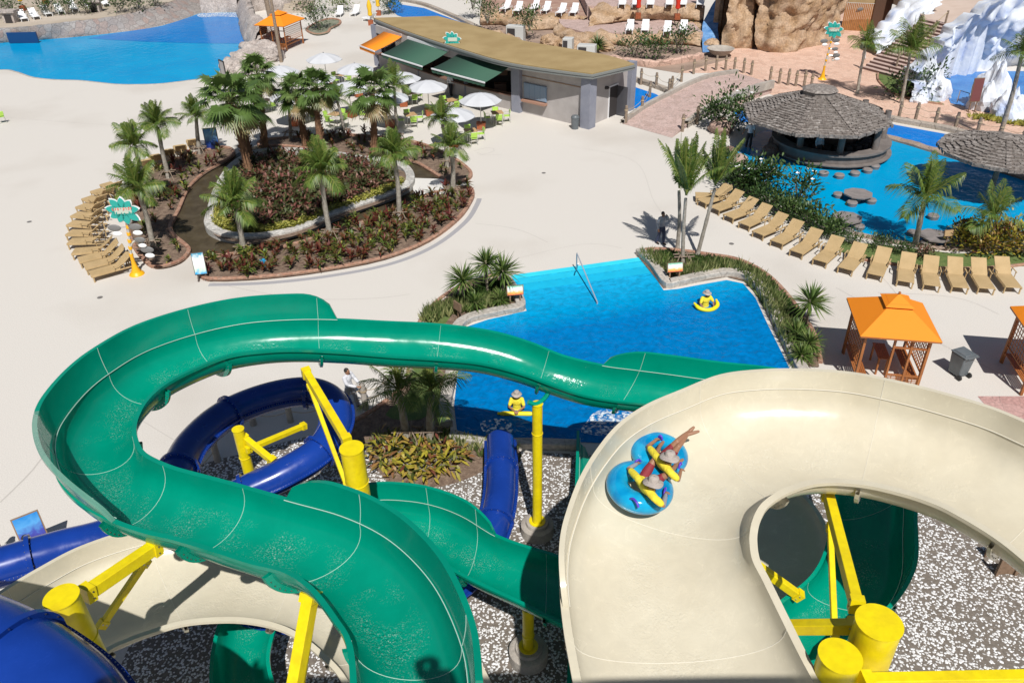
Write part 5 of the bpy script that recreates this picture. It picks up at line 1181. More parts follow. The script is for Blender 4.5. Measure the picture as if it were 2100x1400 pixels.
# ------------------------------------------------------------------ signs
def textobj(body, size, M, mt, root, name='lettering', ext=.004, align='CENTER'):
    cu = bpy.data.curves.new(name, 'FONT'); cu.body = body; cu.size = size; cu.extrude = ext; cu.align_x = align; cu.align_y = 'CENTER'; cu.materials.append(mt)
    t = bpy.data.objects.new(name, cu); COL.objects.link(t)
    dg = bpy.context.evaluated_depsgraph_get(); me = bpy.data.meshes.new_from_object(t.evaluated_get(dg)); bpy.data.objects.remove(t)
    o = bpy.data.objects.new(name, me); COL.objects.link(o); o.parent = root; o.matrix_local = M; return o
def board(name, label, corners, z0, facing, mt, frame, size, tilt=10, leg=True, text=(), cat_='sign'):
    p = G(*corners); root = thing(name, p, label, cat_, rz=facing); w, h = size; T = Matrix.Rotation(math.radians(-tilt), 3, 'X')
    m = MB(); m.box(Vector((0, 0, z0)) + T @ Vector((0, 0, h / 2)), (w, .05, h), R=T); m.build('frame', frame, root, world=False)
    m = MB(); m.box(Vector((0, 0, z0)) + T @ Vector((0, -.03, h / 2)), (w * .9, .02, h * .93), R=T); m.build('panel', mt, root, world=False)
    if leg:
        for s_ in ((-1, 1) if w > .5 else (0,)):
            m = MB(); m.box((s_ * w * .3, .03, z0 / 2 + .06), (.06, .05, z0 + .12)); m.build('leg', frame, root, world=False)
            m = MB(); m.box((s_ * w * .3, .05, .03), (.08, .4, .05)); m.build('foot', frame, root, world=False)
    for body, size_, z, col in text:
        M = (Matrix.Translation(Vector((0, 0, z0)) + T @ Vector((0, -.045, z))) @ T.to_4x4() @ Matrix.Rotation(PI / 2, 4, 'X')); textobj(body, size_, M, col, root)
    return root
def gradmat(name, cols, scale=2.2, dist=1.5):
    m = mat(name, cols[0], .3); N, L, b = nodes(m); tc = N.new('ShaderNodeTexCoord'); sp = N.new('ShaderNodeSeparateXYZ'); L.new(tc.outputs['Generated'], sp.inputs[0])
    nz = N.new('ShaderNodeTexNoise'); nz.inputs['Scale'].default_value = scale; nz.inputs['Distortion'].default_value = dist; L.new(tc.outputs['Generated'], nz.inputs['Vector'])
    ad = N.new('ShaderNodeMath'); ad.operation = 'MULTIPLY_ADD'; L.new(nz.outputs['Fac'], ad.inputs[0]); ad.inputs[1].default_value = .5; L.new(sp.outputs['Z'], ad.inputs[2])
    sb = N.new('ShaderNodeMath'); sb.operation = 'SUBTRACT'; L.new(ad.outputs[0], sb.inputs[0]); sb.inputs[1].default_value = .25
    cr = N.new('ShaderNodeValToRGB'); L.new(sb.outputs[0], cr.inputs['Fac']); e = cr.color_ramp.elements; e[0].color = (*cols[0], 1); e[1].color = (*cols[-1], 1)
    for i, c in enumerate(cols[1:-1]): e.new((i + 1) / (len(cols) - 1)).color = (*c, 1)
    L.new(cr.outputs['Color'], b.inputs['Base Color']); return m
FRM = mat('dark_frame', (.09, .07, .06), .5); BFRM = mat('brown_frame', (.25, .16, .1), .6)
P1 = gradmat('poster_blue', [(.02, .02, .12), (.02, .08, .35), (.25, .5, .75), (.03, .2, .55)]); P2 = gradmat('poster_sea', [(.06, .03, .2), (.06, .08, .4), (.1, .35, .7), (.02, .22, .6)])
P3 = gradmat('poster_white', [(.02, .35, .7), (.6, .75, .6), (.8, .85, .82), (.8, .84, .85), (.05, .3, .45)], 4, 0)
board('poster_board', 'blue poster board standing beside the loungers at the back of the oval bed', (438, 308), .05, .25, P1, FRM, (.85, 1.35), tilt=10)
board('poster_board', 'blue and purple poster board with a wooden frame near the dark-haired person', (92, 1150), .75, .62, P2, BFRM, (.68, .85), tilt=22)
TXB = mat('sign_ink', (.05, .06, .12), .6); TXW = mat('sign_white', (.75, .78, .8), .5)
board('poster_board', 'narrow white poster stand with a blue header at the front kerb of the oval bed', (416, 574), .28, .22, P3, FRM, (.55, 1.05), tilt=10, leg=True)
PP = gradmat('poster_bright', [(.75, .1, .08), (.85, .5, .1), (.8, .8, .75), (.85, .85, .8), (.1, .5, .3)], 5, 2)
for (x, y, lb) in ((1057, 628, 'small wooden sign with a bright notice on the left coping of the near pool'), (1382, 580, 'small wooden sign with a bright notice on the right coping of the near pool')):
    board('pool_sign', lb, (x, y), .55, .12, PP, BFRM, (.72, .42), tilt=15)
board('wooden_sign', 'plain small wooden sign in the grass left of the near pool', (939, 655), .45, -.9, WS, WS, (.5, .35), tilt=5)
board('wooden_sign', 'small tan sign on a thin stake among the crotons by the swim-up pool', (1936, 512), .7, .1, mat('tan_board', (.4, .27, .14), .7), WS, (.45, .3), tilt=12)
board('wooden_sign', 'dark red tilted board at the foot of the icy rocks', (1992, 230), .7, .1, mat('dark_red_board', (.16, .05, .05), .6), WS, (.75, 1.6), tilt=5)
TEAL = mat('teal_paint', (.02, .32, .27), .45); CORAL = mat('coral_paint', (.7, .14, .1), .5); YO = mat('orange_yellow_paint', (.85, .42, .01), .4); GREYP = mat('grey_disc', (.17, .165, .16), .5)
def flower(root, c, R, M, text=True):
    """star flower: white backing petals, teal petals in front, raised lettering"""
    rr = random.Random(3); mb, mt = MB(), MB(); T = Matrix.Translation(c) @ M.to_4x4()
    for k in range(9):
        a = 2 * PI * k / 9 + .1 + .12 * math.sin(7 * k); l = R * (1.05 + .16 * math.sin(5 * k))
        for (mm, s_, y) in ((mb, 1.03, .07), (mt, .95, -.012)):
            pts = []
            for (u, w) in ((.1, .06), (.3, .17), (.5, .24), (.7, .235), (.87, .14), (1.0, .0), (.87, -.14), (.7, -.235), (.5, -.24), (.3, -.17), (.1, -.06)):
                x_ = u * l * s_; z_ = w * R * (.92 if mm is mt else 1.02)
                pts.append(Vector((x_ * math.cos(a) - z_ * math.sin(a), 0, x_ * math.sin(a) + z_ * math.cos(a))))
            f = [T @ (p + Vector((0, y - .012, 0))) for p in pts]; g = [T @ (p + Vector((0, y + .012, 0))) for p in pts]; n = len(pts); b = len(mm.v); mm.v += f + g
            mm.face([b + i for i in range(n)]); mm.face([b + n + i for i in range(n)][::-1])
            for i in range(n): mm.face((b + i, b + n + i, b + n + (i + 1) % n, b + (i + 1) % n))
    mb.build('backing_petals', WHITE, root); mt.build('teal_petals', TEAL, root)
    m = MB(); m.box(T @ Vector((0, -.03, .02)), (R * 1.1, .02, R * .42), R=M); o = m.build('name_plate', mat('pale_plate', (.45, .5, .42), .5), root); o.modifiers.new('b', 'BEVEL').width = .008
    return T
def flower_post(x, y, label, rz, H=2.9, lean=.0):
    p = G(x, y); root = thing('flower_signpost', p, label, 'signpost')
    m = MB(); m.lathe([(.34, 0), (.32, .05), (.24, .12), (.2, .16), (.21, .2), (.16, .26), (.17, .3), (.13, .36), (.14, .42), (.1, .5), (.11, .56), (.08, .7), (.09, .74), (.075, .9), (.09, .95), (.09, 1.05)], p, 24); m.build('horn_foot', YO, root, smooth=60)
    t = p + Vector((lean, -.05, H)); a = p + Vector((0, 0, 1.0)); m = MB(); m.tube([a, t], [.055, .05], 10); m.build('pole', mat('pole_grey', (.5, .5, .45), .5), root)
    for k in range(4):
        q = a.lerp(t, .2 + .2 * k); m = MB(); m.tube([q - Vector((0, 0, .07)), q + Vector((0, 0, .07))], .085, 12); m.build('collar', YO, root, smooth=50)
    q = a.lerp(t, .08); pts = [q, q + Vector((.12, 0, .35)), q + Vector((.35, 0, .55)), q + Vector((.62, 0, .5)), q + Vector((.66, 0, .3)), q + Vector((.5, 0, .26)), q + Vector((.47, 0, .4)), q + Vector((.56, 0, .42))]
    m = MB(); m.tube(cat(pts, 5), .04, 8); m.build('scroll', mat('pole_grey', (.5, .5, .45), .5), root, smooth=60)
    M = Matrix.Rotation(rz, 3, 'Z') @ Matrix.Rotation(math.radians(-8), 3, 'X'); T = flower(root, t + Vector((0, -.1, .45)), .66, M)
    for (s_, z, col) in (('SOUTH', .1, CORAL), ('PALM', -.09, TEAL)):
        pass
    def disc(c, r, mt, nm, sx=1.0):
        m = MB(); m.ball(c, (r * sx, .05, r * .55), 14, 8); m.build(nm, mt, root, smooth=60)
    for (dx, dz, s_) in ((-.62, -.35, 1), (.3, -.32, 1), (.35, -.95, .85), (.55, -1.45, 1)):
        c = t + Vector((dx, -.1, dz)); disc(c, .3 * s_, GREYP, 'sign_disc'); disc(c + Vector((.08, -.06, -.26)), .22 * s_, WHITE, 'sign_base')
        m = MB(); m.tube([c, Vector((t.x, t.y, c.z))], .02, 6); m.build('disc_bracket', STEEL, root)
    return root, T, M
fp, T_, M_ = flower_post(281, 562, 'tall teal flower signpost on an orange horn foot beside the fan of loungers', .1, H=2.75, lean=.32)
def plate_text(root, T, M, lines):
    rr = random.Random(8)
    for (s_, z, col, sz) in lines:
        m = MB()
        for k in range(8):
            x = -.4 + .11 * k; c = [T @ Vector((x + rr.uniform(-.03, .03), -.05, z + rr.uniform(-.07, .07))) for q in range(4)]; m.tube(cat(c, 4), .017, 5)
        m.build('illegible_lettering', col, root)
# the lettering is only partly legible in the photo
plate_text(fp, T_, M_, [('Coconut', .1, CORAL, .26), ('Island', -.1, TEAL, .26)])
f2, T2_, M2_ = flower_post(1686, 163, 'second teal flower signpost on the pink promenade behind the thatched bar', -.1, H=3.3, lean=.15)
plate_text(f2, T2_, M2_, [('Coconut', .1, CORAL, .26), ('Island', -.1, TEAL, .26)])
# ------------------------------------------------------------------ rope fence posts
ROPE = mat('rope', (.42, .33, .22), .9)
def rope_fence(pts, label, h=1.22, r=.105, z=None, name='rope_fence_post', mt=None):
    P = [G(a[0], a[1], (a[2] if len(a) > 2 else 0)) for a in pts]
    for i, p in enumerate(P):
        root = thing(name, p, ORD[i % 18] + (' weathered log post ' if i < 18 else ' further log post ') + label, 'fence post', group='log posts ' + label)
        m = MB(); hh = h * (1 + .12 * noise.noise(p * 3)); m.lathe([(r * 1.1, -.05), (r, .3), (r * .95, hh * .9), (r * .8, hh), (.01, hh + .01)], p, 10, cap=False); m.build('log', mt or LWOOD, root, smooth=50)
        m = MB(); m.lathe([(r * 1.25, hh * .72), (r * 1.3, hh * .76), (r * 1.25, hh * .8)], p, 10, cap=False); m.build('rope_binding', ROPE, root, smooth=50)
        if i + 1 < len(P):
            q = P[i + 1]; m = MB()
            for f in (.78, .45):
                pts_ = [p.lerp(q, k / 8) + Vector((0, 0, hh * f - .16 * math.sin(PI * k / 8))) for k in range(9)]; m.tube(pts_, .014, 5)
            m.build('rope', ROPE, root)
for pts, lb in [
    ([(1842,245),(1876,250),(1916,259),(1957,268),(2001,281),(2046,290),(2092,302)], 'along the far side of the river, counted from the thatched roof'),
    ([(1422,152),(1446,146),(1468,144),(1487,144),(1505,147),(1524,150),(1540,154)], 'at the top of the bridge ramp, counted from the left'),
    ([(1314,174),(1345,182),(1371,196)], 'behind the end of the kiosk'), ([(1377,189),(1397,168)], 'beside the bridge ramp on the left'),
    ([(1578,170),(1597,172),(1615,175),(1631,177),(1648,180),(1662,184)], 'behind the thatched roof, counted from the left'),
    ([(1283,253),(1316,232),(1332,200)], 'where the ramp meets the kiosk deck'),
    ([(1399,270),(1429,255)], 'on the right foot of the ramp')]:
    rope_fence(pts, lb)
rope_fence([(520,870),(596,864),(667,856),(750,838),(797,818)], 'between the deck and the gravel, counted from the left', h=1.05, r=.11, mt=CONC, name='stone_fence_post')
rope_fence([(-25,1200),(5,1145)], 'at the far left edge near the poster board', h=1.05, r=.11, name='log_post')
rope_fence([(447,945),(372,1010)], 'inside the blue tube loop', h=1.05, r=.11, mt=CONC, name='stone_fence_post')
# submerged pool furniture
SL = mat('slate_top', (.19, .17, .16), .8, var=(.24, .21, .2), vscale=4, bump=.3, bscale=15)
for i, (x, y) in enumerate([(1760,396),(1737,445),(1918,482)]):
    p = G(x, y, .45); root = thing('pool_table', (p.x, p.y, 0), ['octagonal stone table in the pool, farthest of three', 'octagonal stone table in the pool nearest the lounger row', 'octagonal stone table behind the small tan sign'][i], 'table', group='stone tables in the swim-up pool')
    m = MB(); m.lathe([(.72, .36), (.76, .38), (.76, .45), (.01, .452)], (p.x, p.y, 0), 8, cap=False); m.lathe([(.01, .36), (.72, .36)], (p.x, p.y, 0), 8, cap=False); m.build('tabletop', SL, root)
    m = MB(); m.lathe([(.25, -.2), (.22, .37)], (p.x, p.y, 0), 10, cap=False); m.build('pedestal', CONC, root)
st_ = [(1720,396),(1748,413),(1787,408),(1712,456),(1762,461),(1740,470),(1873,474),(1900,495),(1915,440),(1950,492), (1803,304),(1805,317),(1795,338),(1780,346),(1754,352),(1722,357),(1690,352)]
for i, (x, y) in enumerate(st_):
    p = G(x, y, .25); root = thing('pool_stool', (p.x, p.y, 0), ('dark stone stool in the water ' + (['left of the farthest table','in front of the farthest table','right of the farthest table','left of the nearest table','right of the nearest table','in front of the nearest table','left of the table behind the sign','in front of the table behind the sign','behind the arching palm','right of the table behind the sign'][i] if i < 10 else ORD[i - 10] + ' from the right round the bar counter')), 'stool', group='stone stools in the swim-up pool')
    m = MB(); m.lathe([(.22, -.2), (.27, .12), (.29, .2), (.24, .26), (.01, .27)], (p.x, p.y, 0), 12, cap=False); m.build('seat', SL, root, smooth=40)
# ------------------------------------------------------------------ kiosk
KW = mat('kiosk_render', (.43, .40, .385), .85, var=(.37, .34, .325), vscale=1.2, bump=.15, bscale=30)
KP = mat('kiosk_blue_grey', (.26, .27, .32), .8, var=(.22, .23, .28), vscale=2, bump=.15, bscale=30)
ROOF = mat('kiosk_roof', (.36, .26, .12), .85, var=(.3, .21, .09), vscale=.6, bump=.2, bscale=20, fine=.08)
TRIM = mat('kiosk_trim', (.2, .21, .2), .6); DARK = mat('dark_interior', (.035, .03, .03), .8); CNT = mat('counter_brown', (.2, .11, .08), .6)  # DARK carries the shade of interiors and openings in its colour
GAWN = mat('green_awning', (.035, .10, .065), .8, bump=.1, bscale=5); WMET = mat('white_metal', (.75, .75, .76), .4)
ZR = 3.75
ks = thing('kiosk', G(1203, 266), 'long grey food kiosk with a flat tan roof and awnings', 'kiosk')
front_roof = cat([G(x, y, ZR) for x, y in ((766,37),(830,62),(943,99),(1049,128),(1214,151))], 6)
back_roof = cat([G(x, y, ZR) for x, y in ((1301,131),(1234,111),(1080,85),(1046,73),(898,33))], 4)
rp_ = [p.xy for p in front_roof + back_roof]
m = MB(); m.prism(rp_, ZR - .06, ZR); m.build('roof', ROOF, ks)
cR = sum((Vector(p) for p in rp_), Vector((0, 0))) / len(rp_)
for z0, z1, s in ((ZR - .2, ZR - .061, .10), (ZR - .36, ZR - .201, .0)):
    m = MB(); ring = [Vector((p.x, p.y, z0)) for p in rp_]; kerb_mesh(m, ring, .14 + s, z1 - z0, z0, True, 0, .01); m.build('cornice', TRIM, ks)
def wallpt(px_, py_): p = G(px_, py_); return Vector((p.x, p.y, 0))
A_ = wallpt(775, 135); B_ = wallpt(1059, 228); C_k = wallpt(1203, 262); D_k = wallpt(1287, 226)
fr_line = cat([A_, wallpt(860, 170), wallpt(955, 203), B_], 8)
def wall(name, p, q, z0, z1, t, mt, root, inset=0.0):
    d = (q - p).normalized(); nr = Vector((-d.y, d.x, 0)); m = MB(); c = (p + q) / 2 + nr * (t / 2 + inset) + Vector((0, 0, (z0 + z1) / 2)); M = Matrix((d, nr, Vector((0, 0, 1)))).transposed(); m.box(c, ((q - p).length, t, z1 - z0), R=M); return m.build(name, mt, root)
# front counter wall and fascia follow the curve
for (z0, z1, off, th, mt, nm) in ((0, 1.05, 0, .2, KW, 'counter_wall'), (1.051, 1.13, -.22, .55, CNT, 'counter_top'), (2.75, ZR - .37, .02, .2, KW, 'fascia')):
    m = MB(); n = len(fr_line)
    for i, p in enumerate(fr_line):
        t = (fr_line[min(i + 1, n - 1)] - fr_line[max(i - 1, 0)]).normalized(); nr = Vector((-t.y, t.x, 0))
        m.v += [p + nr * off + Vector((0, 0, z0)), p + nr * off + Vector((0, 0, z1)), p + nr * (off + th) + Vector((0, 0, z1)), p + nr * (off + th) + Vector((0, 0, z0))]
    for i in range(n - 1):
        for k in range(4): m.face((i * 4 + k, i * 4 + (k + 1) % 4, i * 4 + 4 + (k + 1) % 4, i * 4 + 4 + k))
    m.face((0, 1, 2, 3)); m.face([(n - 1) * 4 + k for k in (3, 2, 1, 0)]); m.build(nm, mt, ks)
dBC = (C_k - B_).normalized(); nBC = Vector((-dBC.y, dBC.x, 0))
wall('front_wall', B_, C_k, 0, ZR - .37, .2, KW, ks, .06); wall('side_wall', C_k, D_k, 0, ZR - .37, .2, KW, ks, .06)
wall('wall_groove', B_ + dBC * .5, C_k - dBC * .3, 2.55, 2.62, .03, BFRM, ks, .04)
for c, w in ((B_ + dBC * .15, .75), (C_k, .75), (D_k, .6), (A_, .5)):
    m = MB(); m.box(c + nBC * .1 + Vector((0, 0, (ZR - .37) / 2)), (w, w, ZR - .37), R=Matrix((dBC, nBC, Vector((0, 0, 1)))).transposed()); m.build('pillar', KP, ks)
for f in (.36, .68):
    p = fr_line[int(f * (len(fr_line) - 1))]; m = MB(); m.box(p + nBC * .12 + Vector((0, 0, 1.55)), (.3, .3, 3.1)); m.build('pillar', DARK if 0 else KP, ks)
# back wall with the interior shade put into its colour, kitchen inside
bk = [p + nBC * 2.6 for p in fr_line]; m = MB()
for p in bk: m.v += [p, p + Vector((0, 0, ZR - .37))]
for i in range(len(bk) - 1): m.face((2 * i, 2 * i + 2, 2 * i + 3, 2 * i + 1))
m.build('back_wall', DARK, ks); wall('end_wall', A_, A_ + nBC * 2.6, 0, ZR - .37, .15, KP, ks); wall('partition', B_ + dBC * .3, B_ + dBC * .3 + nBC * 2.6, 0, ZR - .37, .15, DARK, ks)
for i, f in enumerate((.15, .3, .5, .62, .8, .92)):
    p = fr_line[int(f * (len(fr_line) - 1))] + nBC * 1.6; m = MB(); m.box(p + Vector((0, 0, .6)), (.9, .5, 1.2)); m.box(p + Vector((0, .3, 1.9)), (1.1, .3, .35)); m.build('kitchen_unit', [STEEL, CNT, GREYP][i % 3], ks)
# service window with slatted menu panel
w0 = B_ + dBC * ((G(1075, 206, 0.9) - G(1059, 228)).length * 0 + .75); 
ww = 2.0; m = MB(); M = Matrix((dBC, nBC, Vector((0, 0, 1)))).transposed()
wc = B_ + dBC * 1.75 + Vector((0, 0, 1.62)); m.box(wc - nBC * .0, (ww, .08, 1.05), R=M); wf = m.build('shutter_window', mat('pale_blue_shutter', (.22, .31, .42), .6), ks)
m = MB()
for i in range(16):
    for k in range(4): m.box(wc + dBC * (-.73 + .49 * k) + Vector((0, 0, -.47 + .0625 * i)) - nBC * .055, (.42, .02, .035), R=M)
m.build('shutter_slats', mat('blue_slat', (.33, .42, .52), .6), ks)
m = MB(); m.box(wc - Vector((0, 0, .66)) - nBC * .12, (ww + .1, .4, .14), R=M); m.build('window_sill', mat('terracotta_sill', (.36, .2, .14), .7), ks)
dCD = (D_k - C_k).normalized(); nCD = Vector((-dCD.y, dCD.x, 0)); M2 = Matrix((dCD, nCD, Vector((0, 0, 1)))).transposed(); Lc = (D_k - C_k).length
dc = C_k + dCD * Lc * .62; m = MB(); m.box(dc + Vector((0, 0, 1.1)) + nCD * .04, (1.1, .08, 2.2), R=M2); dd_ = m.build('door_frame', WMET, ks)
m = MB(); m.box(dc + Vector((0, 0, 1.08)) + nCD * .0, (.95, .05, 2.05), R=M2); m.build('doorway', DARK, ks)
m = MB(); m.box(dc + dCD * .45 - nCD * .4 + Vector((0, 0, 1.05)), (.05, .85, 2.0), R=M2); m.build('open_door', mat('dark_glass_door', (.08, .08, .09), .2), ks)
m = MB(); m.ball(dc - dCD * .95 - nCD * .03 + Vector((0, 0, 2.2)), (.2, .05, .12), 12, 6); m.build('wall_emblem', DARK, ks)
def awning(c4, zt_, zb, mt, label_):
    tl, tr2 = G(*c4[0], zt_), G(*c4[1], zt_); brr, bl = G(*c4[2], zb), G(*c4[3], zb)
    root = thing('awning', ((tl + brr) / 2).xy.to_3d(), label_, 'awning'); m = MB(); n = 10
    for i in range(n + 1):
        u = i / n; a, b_ = tl.lerp(bl, u), tr2.lerp(brr, u); sag = -.06 * math.sin(PI * u); m.v += [a + Vector((0, 0, sag)), b_ + Vector((0, 0, sag))]
    for i in range(n): m.face((2 * i, 2 * i + 1, 2 * i + 3, 2 * i + 2))
    o = m.build('canvas', mt, root, smooth=60); s_ = o.modifiers.new('s', 'SOLIDIFY'); s_.thickness = .02
    m = MB(); m.beam(bl, brr, .09, .09); m.build('front_bar', WMET, root); m = MB(); m.beam(tl + Vector((0, 0, .1)), tr2 + Vector((0, 0, .1)), .18, .2); m.build('cassette', WMET, root)
    m = MB(); k = 24
    for i in range(k + 1):
        p = bl.lerp(brr, i / k) - Vector((0, 0, .05)); m.v += [p, p - Vector((0, 0, .2 + (.05 if i % 2 else 0)))]
    for i in range(k): m.face((2 * i, 2 * i + 2, 2 * i + 3, 2 * i + 1))
    m.build('valance', mt, root)
    for a, b_ in ((tl.lerp(tr2, .12), bl.lerp(brr, .12)), (tl.lerp(tr2, .88), bl.lerp(brr, .88))):
        m = MB(); md = a.lerp(b_, .5) - Vector((0, 0, .25)); m.tube([a - Vector((0, 0, .15)), md, b_], .025, 6); m.build('folding_arm', WMET, root)
awning([(795,60),(826,75),(768,106),(737,94)], 3.2, 2.5, ORAN, 'orange awning at the far left end of the kiosk')
awning([(837,80),(920,106),(866,137),(783,111)], 3.2, 2.45, GAWN, 'green awning on the left, beside the orange one')
awning([(944,109),(1049,134),(994,170),(885,141)], 3.2, 2.45, GAWN, 'green awning on the right, beside the kiosk pillar')
fk = thing('roof_flower_sign', G(932, 100, 0), 'teal flower emblem mounted on the kiosk roof edge between the green awnings', 'sign')
fc = G(928, 82, 4.0); flower(fk, fc, .62, Matrix.Rotation(math.radians(-10), 3, 'X'))
p = G(462, 168); rb = thing('notice_board', p, 'thin dark-framed notice board standing by the grey boulders at the big pool', 'sign', rz=-.9); mq = MB(); mq.box((0, 0, 1.1), (.9, .06, 1.1)); mq.build('panel', KW, rb, world=False); mq = MB(); mq.box((-.48, 0, .85), (.07, .09, 1.7)); mq.box((.48, 0, .85), (.07, .09, 1.7)); mq.box((0, 0, 1.68), (1.0, .09, .07)); mq.build('frame', DARK, rb, world=False)
m = MB(); m.ball(fc + Vector((.2, -.1, -.75)), (.35, .08, .2), 12, 6); m.build('emblem_base', WHITE, fk); m = MB(); m.tube([fc, fc - Vector((0, 0, .9))], .04, 6); m.build('bracket', STEEL, fk)
# machines behind the kiosk
for i, (x, y, w, h, lb) in enumerate([(1058, 78, 1.7, 1.5, 'pale grey machine box with a black opening behind the kiosk roof'), (1165, 98, .9, 1.2, 'narrow pale grey cabinet behind the kiosk roof'), (1203, 110, 1.6, 1.1, 'low pale grey cabinet with a dark grille behind the kiosk roof')]):
    p = G(x, y + 8); root = thing('machine_cabinet', p, lb, 'cabinet', rz=-.3)
    m = MB(); m.box((0, 0, h / 2), (w, .9, h)); o = m.build('housing', mat('cabinet_grey', (.5, .5, .48), .6), root, world=False); o.modifiers.new('b', 'BEVEL').width = .03
    m = MB(); m.box((-w * .2, -.46, h * .55), (w * .45, .03, h * .6)); m.build('grille', DARK, root, world=False)
# ------------------------------------------------------------------ thatched bar
TH1 = mat('thatch', (.24, .205, .18), .95, var=(.16, .135, .12), vscale=6, bump=1, bscale=10, fine=.3, fscale=9, tint=[(.15, .13, .115), (.29, .26, .235), (.42, .39, .36)])
def thatch(root, c, R, z0, z1, rt, n, rows, rot, seed, nm='thatched_roof'):
    """overlapping rows of shingles on an n-sided roof, each row a stepped ragged band"""
    rr = random.Random(seed); m = MB()
    def corner(k, u):
        a = rot + 2 * PI * k / n; r = R + (rt - R) * u; return c + Vector((r * math.cos(a), r * math.sin(a), z0 + (z1 - z0) * u))
    for s_ in range(rows):
        u0, u1 = s_ / rows - .012, (s_ + 1.15) / rows; u1 = min(u1, 1)
        for k in range(n):
            a0, a1, b0, b1 = corner(k, u0), corner(k + 1, u0), corner(k, u1), corner(k + 1, u1); L = (a1 - a0).length; q = max(3, int(L / .24))
            for j in range(q):
                f0, f1 = j / q, (j + 1) / q; lf = .10 + rr.uniform(0, .045); dn = rr.uniform(0, .10)
                p0, p1, p2, p3 = a0.lerp(a1, f0), a0.lerp(a1, f1), b0.lerp(b1, f1), b0.lerp(b1, f0)
                dwn = (p0 - p3).normalized() * dn; up_ = Vector((0, 0, lf)); t_ = rr.betavariate(2, 2)
                m.poly([p0 + up_ + dwn, p1 + up_ + dwn, p2 + Vector((0, 0, .005)), p3 + Vector((0, 0, .005))], t_)
                m.poly([p0 - Vector((0, 0, .05)) + dwn, p1 - Vector((0, 0, .05)) + dwn, p1 + up_ + dwn, p0 + up_ + dwn], t_ * .6)  # riser tinted darker: shade below each row put into the colour
    base = [corner(k, 0) for k in range(n)]; top = [corner(k, 1) for k in range(n)]
    for k in range(n): m.poly([base[k] - Vector((0, 0, .04)), base[(k + 1) % n] - Vector((0, 0, .04)), top[(k + 1) % n] - Vector((0, 0, .04)), top[k] - Vector((0, 0, .04))], .2)
    for k in range(n):
        a, b_ = corner(k, 0), corner(k, 1); N = int((a - b_).length / .3)
        for j in range(N): p = a.lerp(b_, (j + .5) / N) + Vector((0, 0, .1)); m.box(p, (.24, .24, .07), R=Matrix.Rotation(rot + 2 * PI * k / n, 3, 'Z') @ Matrix.Rotation(math.atan2(z1 - z0, R - rt), 3, 'Y').inverted() if 0 else Matrix.Rotation(rot + 2 * PI * k / n, 3, 'Z') @ Matrix.Rotation(math.atan2(z1 - z0, R - rt), 3, 'Y'), tint=rr.random() * .6)
    m.build(nm, TH1, root); return corner
zE = 2.3
w_, e_ = G(1527, 228, zE), G(1840, 257, zE); fpt = G(1720, 280, zE); ctr = (w_ + e_) / 2; Rb = (e_ - w_).length / 2
ctr = Vector((fpt.x * .0 + ctr.x, fpt.y + Rb * .93, 0))
bar = thing('thatched_bar', ctr, 'octagonal swim-up bar with a layered thatched roof and dark interior', 'bar')
zA = 3.0
while proj((ctr.x, ctr.y, zA))[1] > 196: zA += .02
thatch(bar, ctr, Rb * 1.0, zE, zA, .95, 8, 16, .22, 1)
m = MB(); m.lathe([(1.0, zA - .05), (1.0, zA + .3), (1.08, zA + .34), (.9, zA + .46), (.02, zA + .52)], ctr, 8, rot=.22, cap=False); m.build('roof_cap', TH1, bar)
RbB = 3.3; cb = Vector((G(1688, 300).x, G(1668, 350).y + RbB, 0)); cb.y = min(cb.y, ctr.y + .9)
m = MB(); m.lathe([(RbB, -.2), (RbB, .75), (RbB + .18, .78), (RbB + .18, .9), (RbB - .5, .93)], cb, 40, cap=False); m.build('bar_counter', mat('grey_counter', (.19, .165, .15), .8, var=(.14, .12, .11), vscale=2, bump=.4, bscale=8), bar, smooth=35)
m = MB(); m.lathe([(RbB + .02, .2), (RbB + .3, .24), (RbB + .3, .3), (RbB + .02, .32)], cb, 40, cap=False); m.build('foot_ledge', MATS['grey_counter'], bar, smooth=35)
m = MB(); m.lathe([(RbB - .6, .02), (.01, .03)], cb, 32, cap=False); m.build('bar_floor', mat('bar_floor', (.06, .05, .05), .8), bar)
for k in range(8):
    a = .22 + PI / 8 + k * PI / 4; m = MB(); m.lathe([(.2, 0), (.18, zE + .3)], cb + Vector((math.cos(a), math.sin(a), 0)) * (RbB - .3), 12, cap=False); m.build('pillar', MATS['grey_counter'], bar, smooth=50)
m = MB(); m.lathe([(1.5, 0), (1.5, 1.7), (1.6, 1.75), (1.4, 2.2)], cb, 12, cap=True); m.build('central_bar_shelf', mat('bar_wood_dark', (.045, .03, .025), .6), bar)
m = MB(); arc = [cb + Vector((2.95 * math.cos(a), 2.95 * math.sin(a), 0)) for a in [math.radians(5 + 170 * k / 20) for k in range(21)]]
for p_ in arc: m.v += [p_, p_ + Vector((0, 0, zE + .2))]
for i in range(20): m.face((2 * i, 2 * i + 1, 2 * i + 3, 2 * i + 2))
m.build('added_dark_screen', DARK, bar)  # dark screen added to make the bar interior look shaded
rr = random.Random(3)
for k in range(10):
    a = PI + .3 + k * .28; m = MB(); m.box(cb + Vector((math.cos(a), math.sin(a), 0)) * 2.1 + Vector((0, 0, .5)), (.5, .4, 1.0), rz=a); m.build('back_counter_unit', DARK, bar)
c2 = G(2019, 398); zE2 = 2.35; wl_ = G(1932, 312, zE2); R2 = max(2.6, min(3.4, (Vector((c2.x, c2.y, 0)) - Vector((wl_.x, wl_.y, 0))).length))
sh = thing('thatched_parasol', c2, 'low thatched parasol shading the right end of the swim-up pool', 'parasol')
thatch(sh, c2 + Vector((.35, .1, 0)), 3.15, zE2, 3.05, .25, 12, 10, .1, 2)
